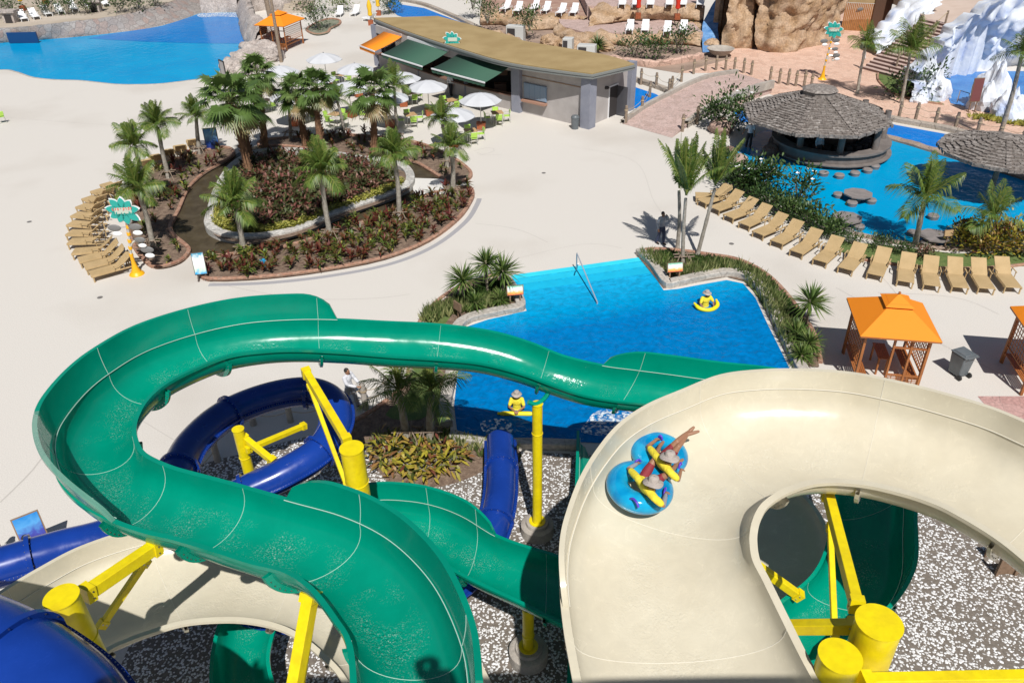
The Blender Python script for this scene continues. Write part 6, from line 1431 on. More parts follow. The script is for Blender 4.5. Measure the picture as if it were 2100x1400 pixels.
m = MB(); m.lathe([(.3, 3.0), (.28, 3.15), (.02, 3.22)], c2 + Vector((.35, .1, 0)), 12, cap=False); m.build('roof_cap', TH1, sh)
m = MB(); m.tube([c2 + Vector((.35, .1, -.2)), c2 + Vector((.35, .1, 3.0))], .14, 12); m.build('post', LWOOD, sh)
for k in range(6):
    a = k * PI / 3; m = MB(); m.tube([c2 + Vector((.35, .1, 1.9)), c2 + Vector((.35 + 1.9 * math.cos(a), .1 + 1.9 * math.sin(a), 2.5))], .05, 6); m.build('strut', LWOOD, sh)
# ------------------------------------------------------------------ rocks
def rockmat(name, c1, c2, c3=None, crack=.6, sc=1.1, tint=None):
    m = mat(name, c1, .9, var=c2, vscale=sc, bump=1.0, bscale=4, fine=.3, fscale=7); return m
BROWN = rockmat('brown_rock', (.31, .195, .105), (.43, .31, .21)); GREYR = rockmat('grey_rock', (.34, .29, .26), (.44, .39, .355)); DKR = rockmat('dark_rock', (.16, .10, .075), (.26, .17, .13))
ICE = mat('icy_paint', (.66, .69, .74), .8, var=(.24, .34, .60), vscale=.7, var_lo=.5, var_hi=.78, bump=.8, bscale=3, detail=6)
def ribbon(name, label, lo, hi, mt, amp=.5, sc=.7, rows=14, step=.45, cat_='rock face', seed=0, bulge=.5, facet=False, ridge=0, notch=None):
    """rock face between a foot line and a top line (world points), pushed in and out by noise"""
    A = cat(lo, 6); B = cat(hi, 6); L = sum((A[i + 1] - A[i]).length for i in range(len(A) - 1)); n = max(8, int(L / step)); m = MB(); o_ = Vector((seed * 7.3, seed * 3.1, 0))
    def at(P, u): f = u * (len(P) - 1); i = min(len(P) - 2, int(f)); return P[i].lerp(P[i + 1], f - i)
    for i in range(n + 1):
        a, b_ = at(A, i / n), at(B, i / n); t = (at(A, min(1, (i + 1) / n)) - at(A, max(0, (i - 1) / n))).normalized(); nr = Vector((t.y, -t.x, 0))
        if nr.y > 0: nr = -nr
        for r in range(rows + 1):
            v = r / rows; p = a.lerp(b_, v); q = p * sc + o_
            if ridge:
                qq = Vector((q.x * 1.6, q.y * 1.6, q.z * .8)); F = noise.voronoi(qq)[0]; d = noise.noise(q) * .6 + ridge * (.9 - 1.3 * F[0]) + .3 * (.5 - noise.voronoi(qq * 2.7)[0][0])
            else:
                F = noise.voronoi(Vector((q.x * 1.2, q.y * 1.2, q.z * .55)))[0]; d = noise.noise(q * .6) * .9 + .75 * min(.45, F[1] - F[0]) + .5 * abs(noise.noise(Vector((q.x * 1.7, q.y * 1.7, q.z * .7)))) + .3 * noise.noise(q * 2.6) + .22 * min(.4, noise.voronoi(q * 3.1)[0][1] - noise.voronoi(q * 3.1)[0][0]) + .12 * noise.noise(q * 8)
            if notch and v < notch[3]: d -= notch[2] * max(0, 1 - abs(i / n - notch[0]) / notch[1]) ** .5 / amp * min(1, (notch[3] - v) * 12)
            m.v.append(p + nr * (bulge * math.sin(PI * v) ** .6 + amp * d * min(1, 4 * v + .4)) + Vector((0, 0, amp * .6 * noise.noise(q * 1.7 + Vector((9, 0, 0))) * v)))
    K = rows + 1
    for i in range(n):
        for r in range(rows): m.face((i * K + r, (i + 1) * K + r, (i + 1) * K + r + 1, i * K + r + 1))
    # top and back give the face real thickness
    b0 = len(m.v)
    for i in range(n + 1): p = m.v[i * K + rows]; m.v += [p + Vector((0, 1.6, -.15)), Vector((p.x, p.y + 1.9, -.3))]
    for i in range(n): m.face((i * K + rows, (i + 1) * K + rows, b0 + (i + 1) * 2, b0 + i * 2)); m.face((b0 + i * 2, b0 + i * 2 + 2, b0 + i * 2 + 3, b0 + i * 2 + 1))
    o = m.build(name, mt, smooth=None if facet else 50); return tag(o, label, cat_)
def boulder(name, label, x, y, r, mt, seed, z=0, sq=.7, cat_='boulder', group=None, P=None, icy=False):
    c = P or G(x, y, z); m = MB(); bm = bmesh.new(); bmesh.ops.create_icosphere(bm, subdivisions=4, radius=1.0)
    for v in bm.verts:
        q = v.co * 1.1 + Vector((seed * 5.1, 0, 0)); d = 1 + .35 * noise.noise(q) + .2 * abs(noise.noise(q * 2.2)) + .06 * noise.noise(q * 6); 
        if icy: d = .95 + .5 * (.5 - noise.voronoi(Vector((q.x * 1.8, q.y * 1.8, q.z * .8)))[0][0]) + .25 * noise.noise(q) + .1 * noise.noise(q * 5)
        else: F = noise.voronoi(q * 1.3)[0]; d += .35 * min(.4, F[1] - F[0]) - .1
        v.co = v.co * d * r; v.co.z *= sq
        if icy: k_ = max(0, v.co.z / (r * sq)); v.co.x *= 1 - .45 * k_; v.co.y *= 1 - .45 * k_; v.co.z *= 1 + .25 * k_
    me = bpy.data.meshes.new(name); bm.to_mesh(me); bm.free(); me.materials.append(mt)
    if not icy: me.polygons.foreach_set('use_smooth', [True] * len(me.polygons)); me.set_sharp_from_angle(angle=math.radians(35))
    o = bpy.data.objects.new(name, me); COL.objects.link(o); o.location = c + Vector((0, 0, r * sq * .35)); return tag(o, label, cat_, group)
def gz(pts, z): return [G(x, y, z) for x, y in pts]
def up(P, h, back=.6): return [Vector((p.x, p.y + back, p.z + h)) for p in P]
# terrace above the big pool
tl_ = gz([(-160,100),(0,89),(67,84),(133,78),(233,68),(333,53),(413,27)], 0)
th_ = gz([(-160,68),(0,58),(67,54),(133,46),(233,34),(333,10),(413,-20)], 1.4)
ribbon('stone_wall', 'grey stone retaining wall along the far shore of the big pool', tl_, th_, GREYSTONE, amp=.18, sc=.9, rows=8, bulge=.1, cat_='retaining wall')
m = MB(); q_ = [(p.x, p.y + .2) for p in th_] + [(th_[-1].x + 30, 190), (-150, 190), (-150, th_[0].y)]
TERR = mat('terrace_sand', (.5, .43, .36), .9, var=(.36, .3, .22), vscale=.15, bump=.3, bscale=3)
m.prism(q_, .2, 1.4); struct(m.build('terrace', TERR))
wl2 = gz([(413,28),(440,27),(490,26)], 0); ribbon('waterfall_wall', 'tall grey rock wall with a waterfall at the far corner of the big pool', wl2, up(wl2, 5.0, 1.5), GREYR, amp=.5, sc=.6, rows=14, bulge=.2)
wr = gz([(488,27),(492,52),(500,84),(522,98)], 0); ribbon('stone_wall', 'stone wall with grey rock on the right side of the big pool', wr, [p + Vector((1.0, .8, 2.2)) for p in wr], GREYR, amp=.3, sc=.8, rows=9, bulge=.2, cat_='retaining wall')
wr2 = gz([(500,40),(540,55),(585,44),(620,25)], 0); ribbon('rock_wall', 'tall grey rock outcrop behind the small orange gazebo', gz([(500,30),(540,22),(580,22),(620,14)], 0), up(gz([(500,30),(540,22),(580,22),(620,14)], 0), 5.5, 1), GREYR, amp=.5, sc=.5, rows=12, bulge=.3)
for i, (x, y, r) in enumerate([(480,148,1.3),(500,135,1.5),(520,120,1.4),(545,110,1.3),(560,92,1.2),(538,95,1.0),(515,105,1.1),(552,125,1.2),(495,155,1.0),(470,158,.8),(530,140,1.2),(568,120,.9),(545,80,1.0)]):
    boulder('grey_boulder', 'grey boulder in the rocky corner at the right end of the big pool', x, y, r * .85, GREYR, i, sq=.75, group='grey boulders at the right end of the big pool')
sky_ = thing('pale_pavilion', G(600, 20), 'pale wall and steps at the top between the grey rocks', 'wall')
m = MB(); m.box(G(590, 8) + Vector((0, 4, 2.5)), (3.0, .4, 5)); m.build('wall_panel', KW, sky_)
for k in range(5): m = MB(); m.box(G(605, 26) + Vector((.3, k * .5, .1 + .18 * k)), (3.4, .5, .18)); m.build('step', TERR, sky_)
for x, y, lb in ((27, 55, 'left grey stone lantern box on the pool wall'), (200, 32, 'right grey stone lantern box on the pool wall')):
    p = G(x, y, 1.0); root = thing('stone_lantern', (p.x, p.y, 0), lb, 'lantern'); m = MB(); m.box(p + Vector((0, 0, .7)), (1.1, .8, 1.4)); m.build('shaft', GREYR, root); m = MB(); m.box(p + Vector((0, 0, 1.5)), (1.7, 1.2, .22)); m.build('cap', GREYR, root); m = MB(); m.box(p + Vector((0, -.42, .8)), (.7, .03, .8)); m.build('opening', DARK, root)
p = G(51, 78, .45); root = thing('blue_spout_panel', (p.x, p.y - .3, 0), 'dark blue rectangular spout panel at the foot of the pool wall', 'water spout'); m = MB(); m.box(p + Vector((0, -.35, .1)), (2.9, .2, 1.0)); m.build('panel', mat('navy_tile', (.01, .05, .15), .3), root)
# brown rocks and terraces at the top centre
t1 = gz([(1000,70),(1090,72),(1160,60),(1230,90),(1290,98),(1370,95),(1440,100)], 0)
sheet('upper_ground', [(985,62),(1080,92),(1170,108),(1235,122),(1300,135),(1390,150),(1500,120),(1480,60),(1400,20),(1000,0)], 0.010, mat('rocky_soil', (.24, .17, .13), .95, var=(.36, .26, .2), vscale=.5, bump=1, bscale=3))
ribbon('rock_terrace_wall', 'low brown rock wall below the four loungers by the cascade', gz([(1150,78),(1200,95),(1260,92),(1330,90),(1400,92),(1442,96)], 0), gz([(1150,52),(1200,66),(1262,66),(1330,68),(1400,68),(1442,66)], 1.0), BROWN, amp=.5, sc=.8, rows=10)
P_ = gz([(1150,53),(1200,67),(1262,67),(1330,69),(1400,69),(1442,67)], 1.0); m = MB(); m.prism([(p.x, p.y) for p in P_] + [(P_[-1].x, P_[-1].y + 14), (P_[0].x, P_[0].y + 14)], .1, 1.0); struct(m.build('lower_terrace', PINK2))
ribbon('rock_terrace_wall', 'lumpy brown rock wall between the two lounger terraces by the cascade', gz([(1205,55),(1250,48),(1300,42),(1370,42),(1440,44)], 1.0), gz([(1205,12),(1250,13),(1300,13),(1370,13),(1446,13)], 2.3), BROWN, amp=.7, sc=.9, rows=12, bulge=.6)
P_ = gz([(1205,12),(1250,13),(1300,13),(1370,13),(1446,13)], 2.3); m = MB(); m.prism([(p.x, p.y) for p in P_] + [(P_[-1].x, P_[-1].y + 30), (P_[0].x, P_[0].y + 30)], .1, 2.3); struct(m.build('upper_terrace', PINK2))
ribbon('rock_terrace_wall', 'brown rock wall below the ledge of six loungers behind the kiosk', gz([(985,52),(1030,52),(1080,62),(1140,60),(1200,58),(1215,62)], 0), gz([(985,22),(1030,22),(1080,28),(1140,30),(1190,32),(1210,34)], 1.3), BROWN, amp=.6, sc=.8, rows=11)
P_ = gz([(985,22),(1030,22),(1080,28),(1140,30),(1190,32),(1212,34)], 1.3); m = MB(); m.prism([(p.x, p.y) for p in P_] + [(P_[-1].x, P_[-1].y + 22), (P_[0].x, P_[0].y + 22)], .1, 1.3); struct(m.build('rock_ledge', mat('ledge_paving', (.3, .17, .13), .9, var=(.4, .27, .2), vscale=.8)))
rr = random.Random(12)
for i in range(26):
    x, y = rr.uniform(1000, 1470), rr.uniform(66, 112)
    if y < 84 + (x - 1150) * .0 and x < 1050: continue
    boulder('brown_boulder', 'brown boulder among the rocks between the kiosk roof and the terraces', x, y if x > 1140 else y - 12, rr.uniform(.5, 1.2), BROWN, 30 + i, group='brown boulders behind the kiosk')
# cascade
RIVC = water_mat('cascade_water', (.07, .2, .45), (.22, .4, .66), vscale=1.2, wave=1.0, wscale=4)
lo = gz([(1440,108),(1475,106)], .1); m = MB(); k = 24; Lc_ = gz([(1441,108),(1440,80),(1441,50),(1450,30),(1462,8),(1475,-10)], 0); Rc_ = gz([(1474,106),(1474,80),(1472,55),(1478,35),(1486,8),(1500,-10)], 0)
zz = [.05, .5, 1.2, 1.7, 2.2, 2.6]; La = cat([G(a, b_, z) for (a, b_), z in zip([(1441,108),(1440,80),(1441,50),(1450,30),(1462,8),(1475,-10)], zz)], 6); Ra = cat([G(a, b_, z) for (a, b_), z in zip([(1474,106),(1474,80),(1472,55),(1478,35),(1486,8),(1500,-10)], zz)], 6)
for a, b_ in zip(La, Ra): m.v += [a, b_]
for i in range(len(La) - 1): m.face((2 * i, 2 * i + 1, 2 * i + 3, 2 * i + 2))
struct(m.build('cascade_water', RIVC))
ribbon('rock_cliff', 'tall brown rock cliff with a dark cleft behind the promenade', gz([(1478,100),(1510,98),(1545,98),(1562,102),(1600,108),(1630,106),(1665,95),(1700,88),(1722,78)], 0), up(gz([(1478,100),(1510,98),(1545,98),(1562,102),(1600,108),(1630,106),(1665,95),(1700,88),(1722,78)], 0), 11, 3.5), BROWN, amp=1.5, sc=.42, rows=60, step=.22, notch=(.30, .06, 4.0, .38), bulge=.5, cat_='cliff')
p = G(1552, 98); root = thing('cleft_shade', p, 'dark block painting the shade in the cleft of the brown cliff', 'opening'); m = MB(); m.box(p + Vector((0, 1.0, 1.5)), (.9, .3, 3.0)); m.build('painted_shade_block', DARK, root)  # dark box added in the cleft, its shade put into the colour
# low scalloped planter wall and bowl
kerb('planter_wall', [(1252,125),(1300,132),(1340,136),(1400,128),(1440,120)], .5, .5, stone_pattern('scalloped_stone', [(.5,.33,.26),(.56,.38,.3),(.44,.29,.22)], 1.4, (.3,.2,.15), .05), label='low pinkish stone planter wall in front of the shrubs by the cascade', cat_='wall', jit=.12, bev=.1)
p = G(1476, 116); root = thing('stone_bowl', p, 'shallow stone bowl at the foot of the cascade', 'bowl'); m = MB(); m.lathe([(.4, 0), (.9, .35), (1.2, .7), (1.15, .72), (.8, .5), (.02, .45)], p, 20, cap=False); m.build('bowl', CONC, root, smooth=50)
# wooden gate building
g0, g1 = G(1724, 62), G(1783, 65); dg_ = (g1 - g0).normalized(); gt = thing('gate_building', g0, 'timber double gate in a sandy rendered wall beside the cliff', 'gate'); GM = Matrix((dg_, Vector((-dg_.y, dg_.x, 0)), Vector((0, 0, 1)))).transposed(); Lg = (g1 - g0).length
GW = mat('gate_planks', (.42, .19, .06), .6, var=(.34, .14, .04), vscale=3, bump=.3, bscale=8)
for k in range(2):
    root_ = MB(); 
    for j in range(8): root_.box(g0 + dg_ * (Lg * (k * .5 + (j + .5) / 16)) + Vector((0, 0, 1.25)), (Lg / 16 - .03, .1, 2.5), R=GM)
    root_.build('gate_leaf', GW, gt)
m = MB(); m.box(g0 + dg_ * Lg / 2 + Vector((0, .1, 4.6)), (Lg + 3.5, .3, 4.1), R=GM); m.build('wall_above', mat('sandy_render', (.42, .3, .16), .9, var=(.36, .25, .12), vscale=.8, bump=.3, bscale=4), gt)
m = MB(); m.ball(g0 + dg_ * Lg * .53 + Vector((0, -.1, 2.0)), (.35, .05, .15), 12, 6); m.build('gate_badge', GREYP, gt)
m = MB(); m.box(g1 + dg_ * .8 + Vector((0, .2, 3.3)), (1.5, .8, 6.6), R=GM); m.build('dark_side_pillar', mat('dark_wood_pillar', (.1, .05, .03), .8), gt)
# stairs
s0, s1 = G(1768, 142), G(1852, 165); tz = 3.2; u0, u1 = G(1893, 38, tz), G(1972, 55, tz); n_s = 17; stt = thing('wide_stairway', s0, 'wide pinkish stone stairway climbing between the icy rocks', 'stairs')
ST = mat('stair_pink', (.5, .38, .33), .85, var=(.42, .31, .27), vscale=1.5, fine=.1); ST2 = mat('stair_riser', (.22, .14, .12), .9)
for k in range(n_s):
    f, g_ = k / n_s, (k + 1) / n_s; a, b_ = s0.lerp(u0, f), s1.lerp(u1, f); c, d = s0.lerp(u0, g_ + .02), s1.lerp(u1, g_ + .02); z = tz * (k + 1) / n_s
    m = MB(); m.prism([a.xy, b_.xy, d.xy, c.xy], z - tz / n_s - .03, z - .02); m.build('riser', ST2, stt); m = MB(); m.prism([(a.xy - Vector((0, .05))), (b_.xy - Vector((0, .05))), d.xy, c.xy], z - .02, z + .02); m.build('step', ST, stt)
for f in (.15, .35, .55, .78, .97):
    p = (s0.lerp(u0, f)).lerp(s1.lerp(u1, f), .62); p.z = tz * f; m = MB(); m.tube([p, p + Vector((0, 0, 1.1))], .08, 8); m.build('handrail_post', LWOOD, stt)
for a_, b_ in (((.15), (.97)),):
    p = (s0.lerp(u0, a_)).lerp(s1.lerp(u1, a_), .62); q = (s0.lerp(u0, b_)).lerp(s1.lerp(u1, b_), .62); p.z = tz * a_ + 1; q.z = tz * b_ + 1; m = MB(); m.tube([p, q], .035, 6); m.build('rope_handrail', ROPE, stt)
m = MB(); P_ = [u0.xy, u1.xy, G(2000, 14, tz).xy, G(2040, -20, tz).xy, G(1850, -40, tz).xy]; m.prism(P_, .1, tz); struct(m.build('upper_plaza', mat('plaza_paving', (.55, .44, .37), .85, var=(.5, .39, .32), vscale=1)))
p = G(1915, 15, tz); root = thing('tall_concrete_wall', (p.x, p.y, 0), 'tall brownish concrete wall at the top above the stairs', 'wall'); m = MB(); m.box(p + Vector((0, 4, 3)), (3.2, 1.2, 7)); m.build('wall_block', CONC, root)
# icy rocks
ribbon('icy_rock_ridge', 'white icy rock ridge on the left side of the stairs', [G(1792,116,0), G(1812,102,.5), G(1842,84,1.2), G(1870,64,2.0), G(1895,45,2.8), G(1910,28,3.2)], [p for p in (G(1782,78,1.2), G(1800,62,1.8), G(1828,38,2.6), G(1858,12,3.4), G(1888,-8,4.2), G(1905,-20,4.6))], ICE, amp=.9, sc=.8, rows=22, step=.25, bulge=.3, ridge=.8)
ft_ = gz([(1868,208),(1880,172),(1903,142),(1930,136),(1980,132),(2040,132),(2110,136),(2240,150)], 0)
tp_ = [G(1862,172,1.2), G(1885,138,2.0), G(1915,100,3.0), G(1945,72,3.8), G(1990,28,5.0), G(2040,-6,6.0), G(2100,-40,7.0), G(2240,-70,7.5)]
ribbon('icy_mountain', 'big white and blue icy mountain beside the stairs', ft_, tp_, ICE, amp=1.2, sc=.5, rows=60, step=.25, bulge=.1, ridge=.95, cat_='mountain')
BL = water_mat('ice_pool', (.04, .16, .42), (.06, .22, .5), vscale=.8, wave=.2, wscale=2); sheet('ice_pool_water', [(1930,148),(2100,146),(2300,160),(2300,300),(2060,240),(1995,222),(1950,212),(1935,180)], 0.03, BL)
# curved blue pool wall
A = gz([(1932,150),(1960,146),(2010,146),(2070,148),(2110,152)], 0); m = MB(); 
for i, (x, y, r, s_, lb) in enumerate([(1915,205,1.25,1.2,'white iceberg rock at the left of the small blue pool'),(1900,190,1.4,1.0,'white jagged rock behind the bare shrub'),(1885,212,.8,.8,'small white rock at the edge of the grass strip'),(2025,225,1.6,1.5,'pointed white iceberg rock right of the dark red board'),(2065,245,1.6,.9,'low white rock near the tall leaning palm'),(2100,240,1.1,1.0,'white rock at the right edge below the blue pool')]):
    boulder('iceberg_rock', lb, x, y - 4, r * .85, ICE, 60 + i, sq=s_, icy=True)
root = thing('ice_pool_handrail', G(1962, 215), 'small metal handrail at the edge of the icy pool', 'handrail'); m = MB(); a = G(1962, 212); m.tube([a, a + Vector((0, 0, .9)), a + Vector((.9, .3, .6)), a + Vector((1.0, .3, 0))], .04, 6); m.build('rail', STEEL, root)
# closed umbrellas
CU = lambda c: mat('closed_' + c[0], c[1], .8)
for i, (x, y, z, c, lb) in enumerate([(1308,38,1.6,('red', (.6, .03, .01)), 'closed red umbrella on the lower terrace, left one'), (1388,40,1.6,('red', (.6, .03, .01)), 'closed red umbrella on the lower terrace, right one'), (761,52,0,('yellow', (.75, .45, .02)), 'closed yellow umbrella at the left end of the kiosk roof'), (777,32,0,('yellow', (.75, .45, .02)), 'closed yellow umbrella behind the kiosk roof end'), (48,22,1.4,('yellow', (.75, .45, .02)), 'closed yellow umbrella on the terrace at the top left'), (95,8,1.4,('yellow', (.75, .45, .02)), 'closed yellow umbrella at the top edge')]):
    p = G(x, y, z); root = thing('closed_umbrella', p, lb, 'umbrella', group='closed umbrellas'); m = MB(); m.lathe([(.1, .9), (.24, 1.0), (.2, 1.4), (.27, 1.9), (.16, 2.3), (.03, 2.6)], p, 12); m.build('furled_canopy', CU(c), root, smooth=50); m = MB(); m.tube([p, p + Vector((0, 0, 1.2))], .03, 6); m.build('pole', STEEL, root)
    m = MB(); m.box(p + Vector((0, 0, .25)), (.5, .5, .5)); m.build('wooden_base', REDW, root)
# tall lamp post near the small gazebo
p = G(577, 128); root = thing('lamp_post', p, 'tall slim brown post in front of the small orange gazebo', 'lamp post'); m = MB(); m.tube([p, p + Vector((0, 0, 6.0))], [.16, .12], 10); m.build('pole', LWOOD, root); m = MB(); m.box(p + Vector((0, -.2, 6.1)), (.5, .5, .2)); m.build('lamp_head', GREYP, root)
root = thing('log_pergola_post', G(566,0), 'thick wooden post at the top beside the pale wall', 'post'); m = MB(); p = G(555, 42); m.tube([p, p + Vector((-.3, 0, 6))], .25, 10); m.build('log', LWOOD, root)
# rocks by the bar
for i, (x, y, r, lb) in enumerate([(1478,272,.75,'brown boulder at the foot of the ramp left of the bar'), (1580,318,.55,'dark boulder behind the man in white at the bar'), (1512,340,.55,'brown boulder with a small yellow notice beside the pool'), (1497,318,.4,'small brown rock by the bar entrance')]):
    boulder('boulder', lb, x, y, r, DKR if i % 2 else rockmat('reddish_rock', (.3, .2, .16), (.38, .27, .22)), 90 + i, sq=.9)
# ------------------------------------------------------------------ people
SKIN = mat('skin_brown', (.30, .15, .085), .55); SKIN2 = mat('skin_tan', (.42, .24, .15), .55); HAIR = mat('black_hair', (.015, .012, .01), .6)
SHW = mat('white_shirt', (.68, .69, .72), .85, var=(.6, .6, .64), vscale=9, bump=.4, bscale=14); SHY = mat('yellow_shirt', (.80, .68, .05), .8, var=(.74, .6, .03), vscale=12, bump=.5, bscale=16)
SHG = mat('grey_shirt', (.4, .42, .46), .85, var=(.33, .35, .39), vscale=9, bump=.4, bscale=14); JEAN = mat('dark_jeans', (.03, .045, .09), .8, var=(.045, .06, .12), vscale=9); TROU = mat('dark_trousers', (.02, .02, .025), .8); TROG = mat('grey_trousers', (.33, .33, .35), .8)
SHO = mat('maroon_shorts', (.22, .02, .03), .7, bump=.3, bscale=18); HAT = mat('beige_hat', (.42, .37, .33), .9, var=(.36, .31, .28), vscale=8, bump=.4, bscale=20); BLU2 = mat('grey_sleeve', (.25, .26, .3), .8)
def limb(m, p, q, r0, r1): 
    d = (q - p); n = 4
    m.tube([p.lerp(q, k / n) for k in range(n + 1)], [r0 + (r1 - r0) * k / n + (.12 * r0 * math.sin(PI * k / n)) for k in range(n + 1)], 12); m.ball(p, r0, 12, 8); m.ball(q, r1, 12, 8)
def rem(o, vs):
    r = o.modifiers.new('remesh', 'REMESH'); r.mode = 'VOXEL'; r.voxel_size = vs; r.use_smooth_shade = True
    s_ = o.modifiers.new('smooth', 'SMOOTH'); s_.factor = .5; s_.iterations = 3
def hand(m, w, d, up_, s=1.0, curl=.9, thumb=1):
    """palm and five separate bent fingers; d points from wrist to fingertips, up_ is the back of the hand"""
    d = d.normalized(); sd = d.cross(up_).normalized(); up_ = sd.cross(d)
    c = w + d * .045 * s; m.ball(c, (.042 * s, .05 * s, .018 * s), 10, 7, R=Matrix((sd, d, up_)).transposed()); limb(m, w, c, .026 * s, .026 * s)
    for k, (o_, l) in enumerate(((-.03, .065), (-.01, .078), (.011, .073), (.031, .058))):
        a = w + d * .085 * s + sd * o_ * s; ang = 0; p = a; dd = d
        for j in range(3):
            ang += curl * (.35 if j == 0 else .55); dd = d * math.cos(ang) - up_ * math.sin(ang); q = p + dd * l * s * (.45, .32, .23)[j]; limb(m, p, q, .0098 * s, .0085 * s); p = q
    a = w + d * .03 * s + sd * thumb * .03 * s; b_ = a + (d * .6 + sd * thumb * .7 - up_ * .3).normalized() * .038 * s; limb(m, a, b_, .0125 * s, .0105 * s); limb(m, b_, b_ + (d - up_ * .6).normalized() * .028 * s, .0105 * s, .009 * s)
def person(label, base, J, skin=SKIN, shirt=SHW, legs=TROU, legend='trousers', hair=True, hat=None, face=Vector((0, -1, 0)), short=False, shorts=False, vs=.014, female=False, headup=Vector((0, 0, 1)), fing=True, sleeve=None):
    root = thing('person', base, label, 'person'); m = MB(); k = .9 if female else 1
    for s_ in 'LR':
        limb(m, J['sh' + s_], J['el' + s_], .05 * k, .038 * k); limb(m, J['el' + s_], J['wr' + s_], .038 * k, .026 * k)
        limb(m, J['hi' + s_], J['kn' + s_], .082 * k, .054 * k); limb(m, J['kn' + s_], J['an' + s_], .054 * k, .034 * k); limb(m, J['an' + s_], J['to' + s_], .038, .028)
        hd = J.get('hd' + s_, (J['wr' + s_] - J['el' + s_])); 
        if fing: hand(m, J['wr' + s_], hd, J.get('hu' + s_, Vector((0, 0, 1))) if abs(hd.normalized().z) < .9 else Vector((0, -1, 0)), thumb=-1 if s_ == 'L' else 1)
        else: m.ball(J['wr' + s_] + hd.normalized() * .06, .035)
    ax = (J['shR'] - J['shL']).normalized(); upb = (J['neck'] - J['pelvis']).normalized(); fr_ = ax.cross(upb).normalized(); upb = fr_.cross(ax); B = Matrix((ax, fr_, upb)).transposed()
    ch = J['pelvis'].lerp(J['neck'], .68); wa = J['pelvis'].lerp(J['neck'], .33)
    tor = [(J['pelvis'], (.155, .105, .12)), (wa, (.13, .095, .14)), (ch, (.165, .11, .18))]
    for c, r in tor: m.ball(c, tuple(x * k for x in r), 16, 10, R=B)
    limb(m, J['shL'], J['shR'], .056 * k, .056 * k); limb(m, J['neck'] - upb * .04, J['head'], .052 * k, .048 * k)
    f = (face - headup * face.dot(headup)).normalized(); sx = f.cross(headup).normalized(); HB = Matrix((sx, f, headup)).transposed(); h = J['head'] + headup * .07
    m.ball(h, (.076, .095, .115), 16, 12, R=HB); m.ball(h + f * .03 - headup * .06, (.055, .06, .055), 12, 8, R=HB); limb(m, h + f * .088 + headup * .01, h + f * .105 - headup * .022, .011, .015)
    for s_ in (-1, 1): m.ball(h + sx * s_ * .077, (.012, .02, .03), 8, 6, R=HB)
    m.ball(h + f * .083 - headup * .055, (.026, .012, .009), 8, 6, R=HB)
    o = m.build('body', skin, root, smooth=True); rem(o, vs if not fing else min(vs, .008))
    m = MB()
    for s_ in (-1, 1): m.ball(h + sx * s_ * .03 + f * .088 + headup * .015, .010, 8, 6)
    m.build('eyes', HAIR, root, smooth=True)
    e = .016; m = MB()
    for c, r in tor[1:] + [(J['pelvis'] + upb * .03, tor[0][1])]: m.ball(c, tuple(x * k + e for x in r), 16, 10, R=B)
    limb(m, J['shL'], J['shR'], .056 * k + e, .056 * k + e)
    for s_ in 'LR':
        q = J['el' + s_] if not short else J['sh' + s_].lerp(J['el' + s_], .72); limb(m, J['sh' + s_], q, .05 * k + e, .04 * k + e * 1.4)
        if not short: limb(m, J['el' + s_], J['el' + s_].lerp(J['wr' + s_], .85), .04 * k + e, .03 * k + e)
    o = m.build('shirt', shirt, root, smooth=True); rem(o, vs)
    if sleeve:
        for s_ in 'LR': m = MB(); limb(m, J['el' + s_].lerp(J['wr' + s_], .05), J['el' + s_].lerp(J['wr' + s_], .85), .044, .034); m.build('sleeve', sleeve, root, smooth=True)
    m = MB(); m.ball(J['pelvis'], tuple(x * k + e * 1.1 for x in tor[0][1]), 16, 10, R=B)
    for s_ in 'LR':
        q = J['kn' + s_] if not shorts else J['hi' + s_].lerp(J['kn' + s_], .68); limb(m, J['hi' + s_], q, .082 * k + e, .056 * k + e * 1.3)
        if not shorts: limb(m, J['kn' + s_], J['an' + s_], .056 * k + e * 1.3, .045 * k + e)
    o = m.build('shorts' if shorts else legend, legs, root, smooth=True); rem(o, vs)
    if not shorts:
        for s_ in 'LR': m = MB(); limb(m, J['an' + s_] - Vector((0, 0, .03)), J['to' + s_], .05, .042); m.build('shoe', HAIR, root, smooth=True)
    if hair: m = MB(); m.ball(h - f * .02 + headup * .028, (.084, .095, .105), 16, 10, R=HB); m.build('hair', HAIR, root, smooth=True)
    if hat:
        m = MB(); n = 28; prof = [(.185, .0), (.18, .012), (.12, .035), (.098, .045), (.095, .10), (.08, .135), (.04, .148), (.001, .15)]; c = h + headup * .035; b0 = len(m.v)
        for (r, z) in prof:
            for q in range(n): a = 2 * PI * q / n; m.v.append(c + sx * r * math.cos(a) + f * r * math.sin(a) * 1.08 + headup * (z + (.012 * math.sin(3 * a) if r > .15 else 0)))
        for i in range(len(prof) - 1):
            for q in range(n): m.face((b0 + i * n + q, b0 + i * n + (q + 1) % n, b0 + (i + 1) * n + (q + 1) % n, b0 + (i + 1) * n + q))
        o = m.build('sun_hat', hat, root, smooth=50); o.modifiers.new('s', 'SOLIDIFY').thickness = .006
    return root
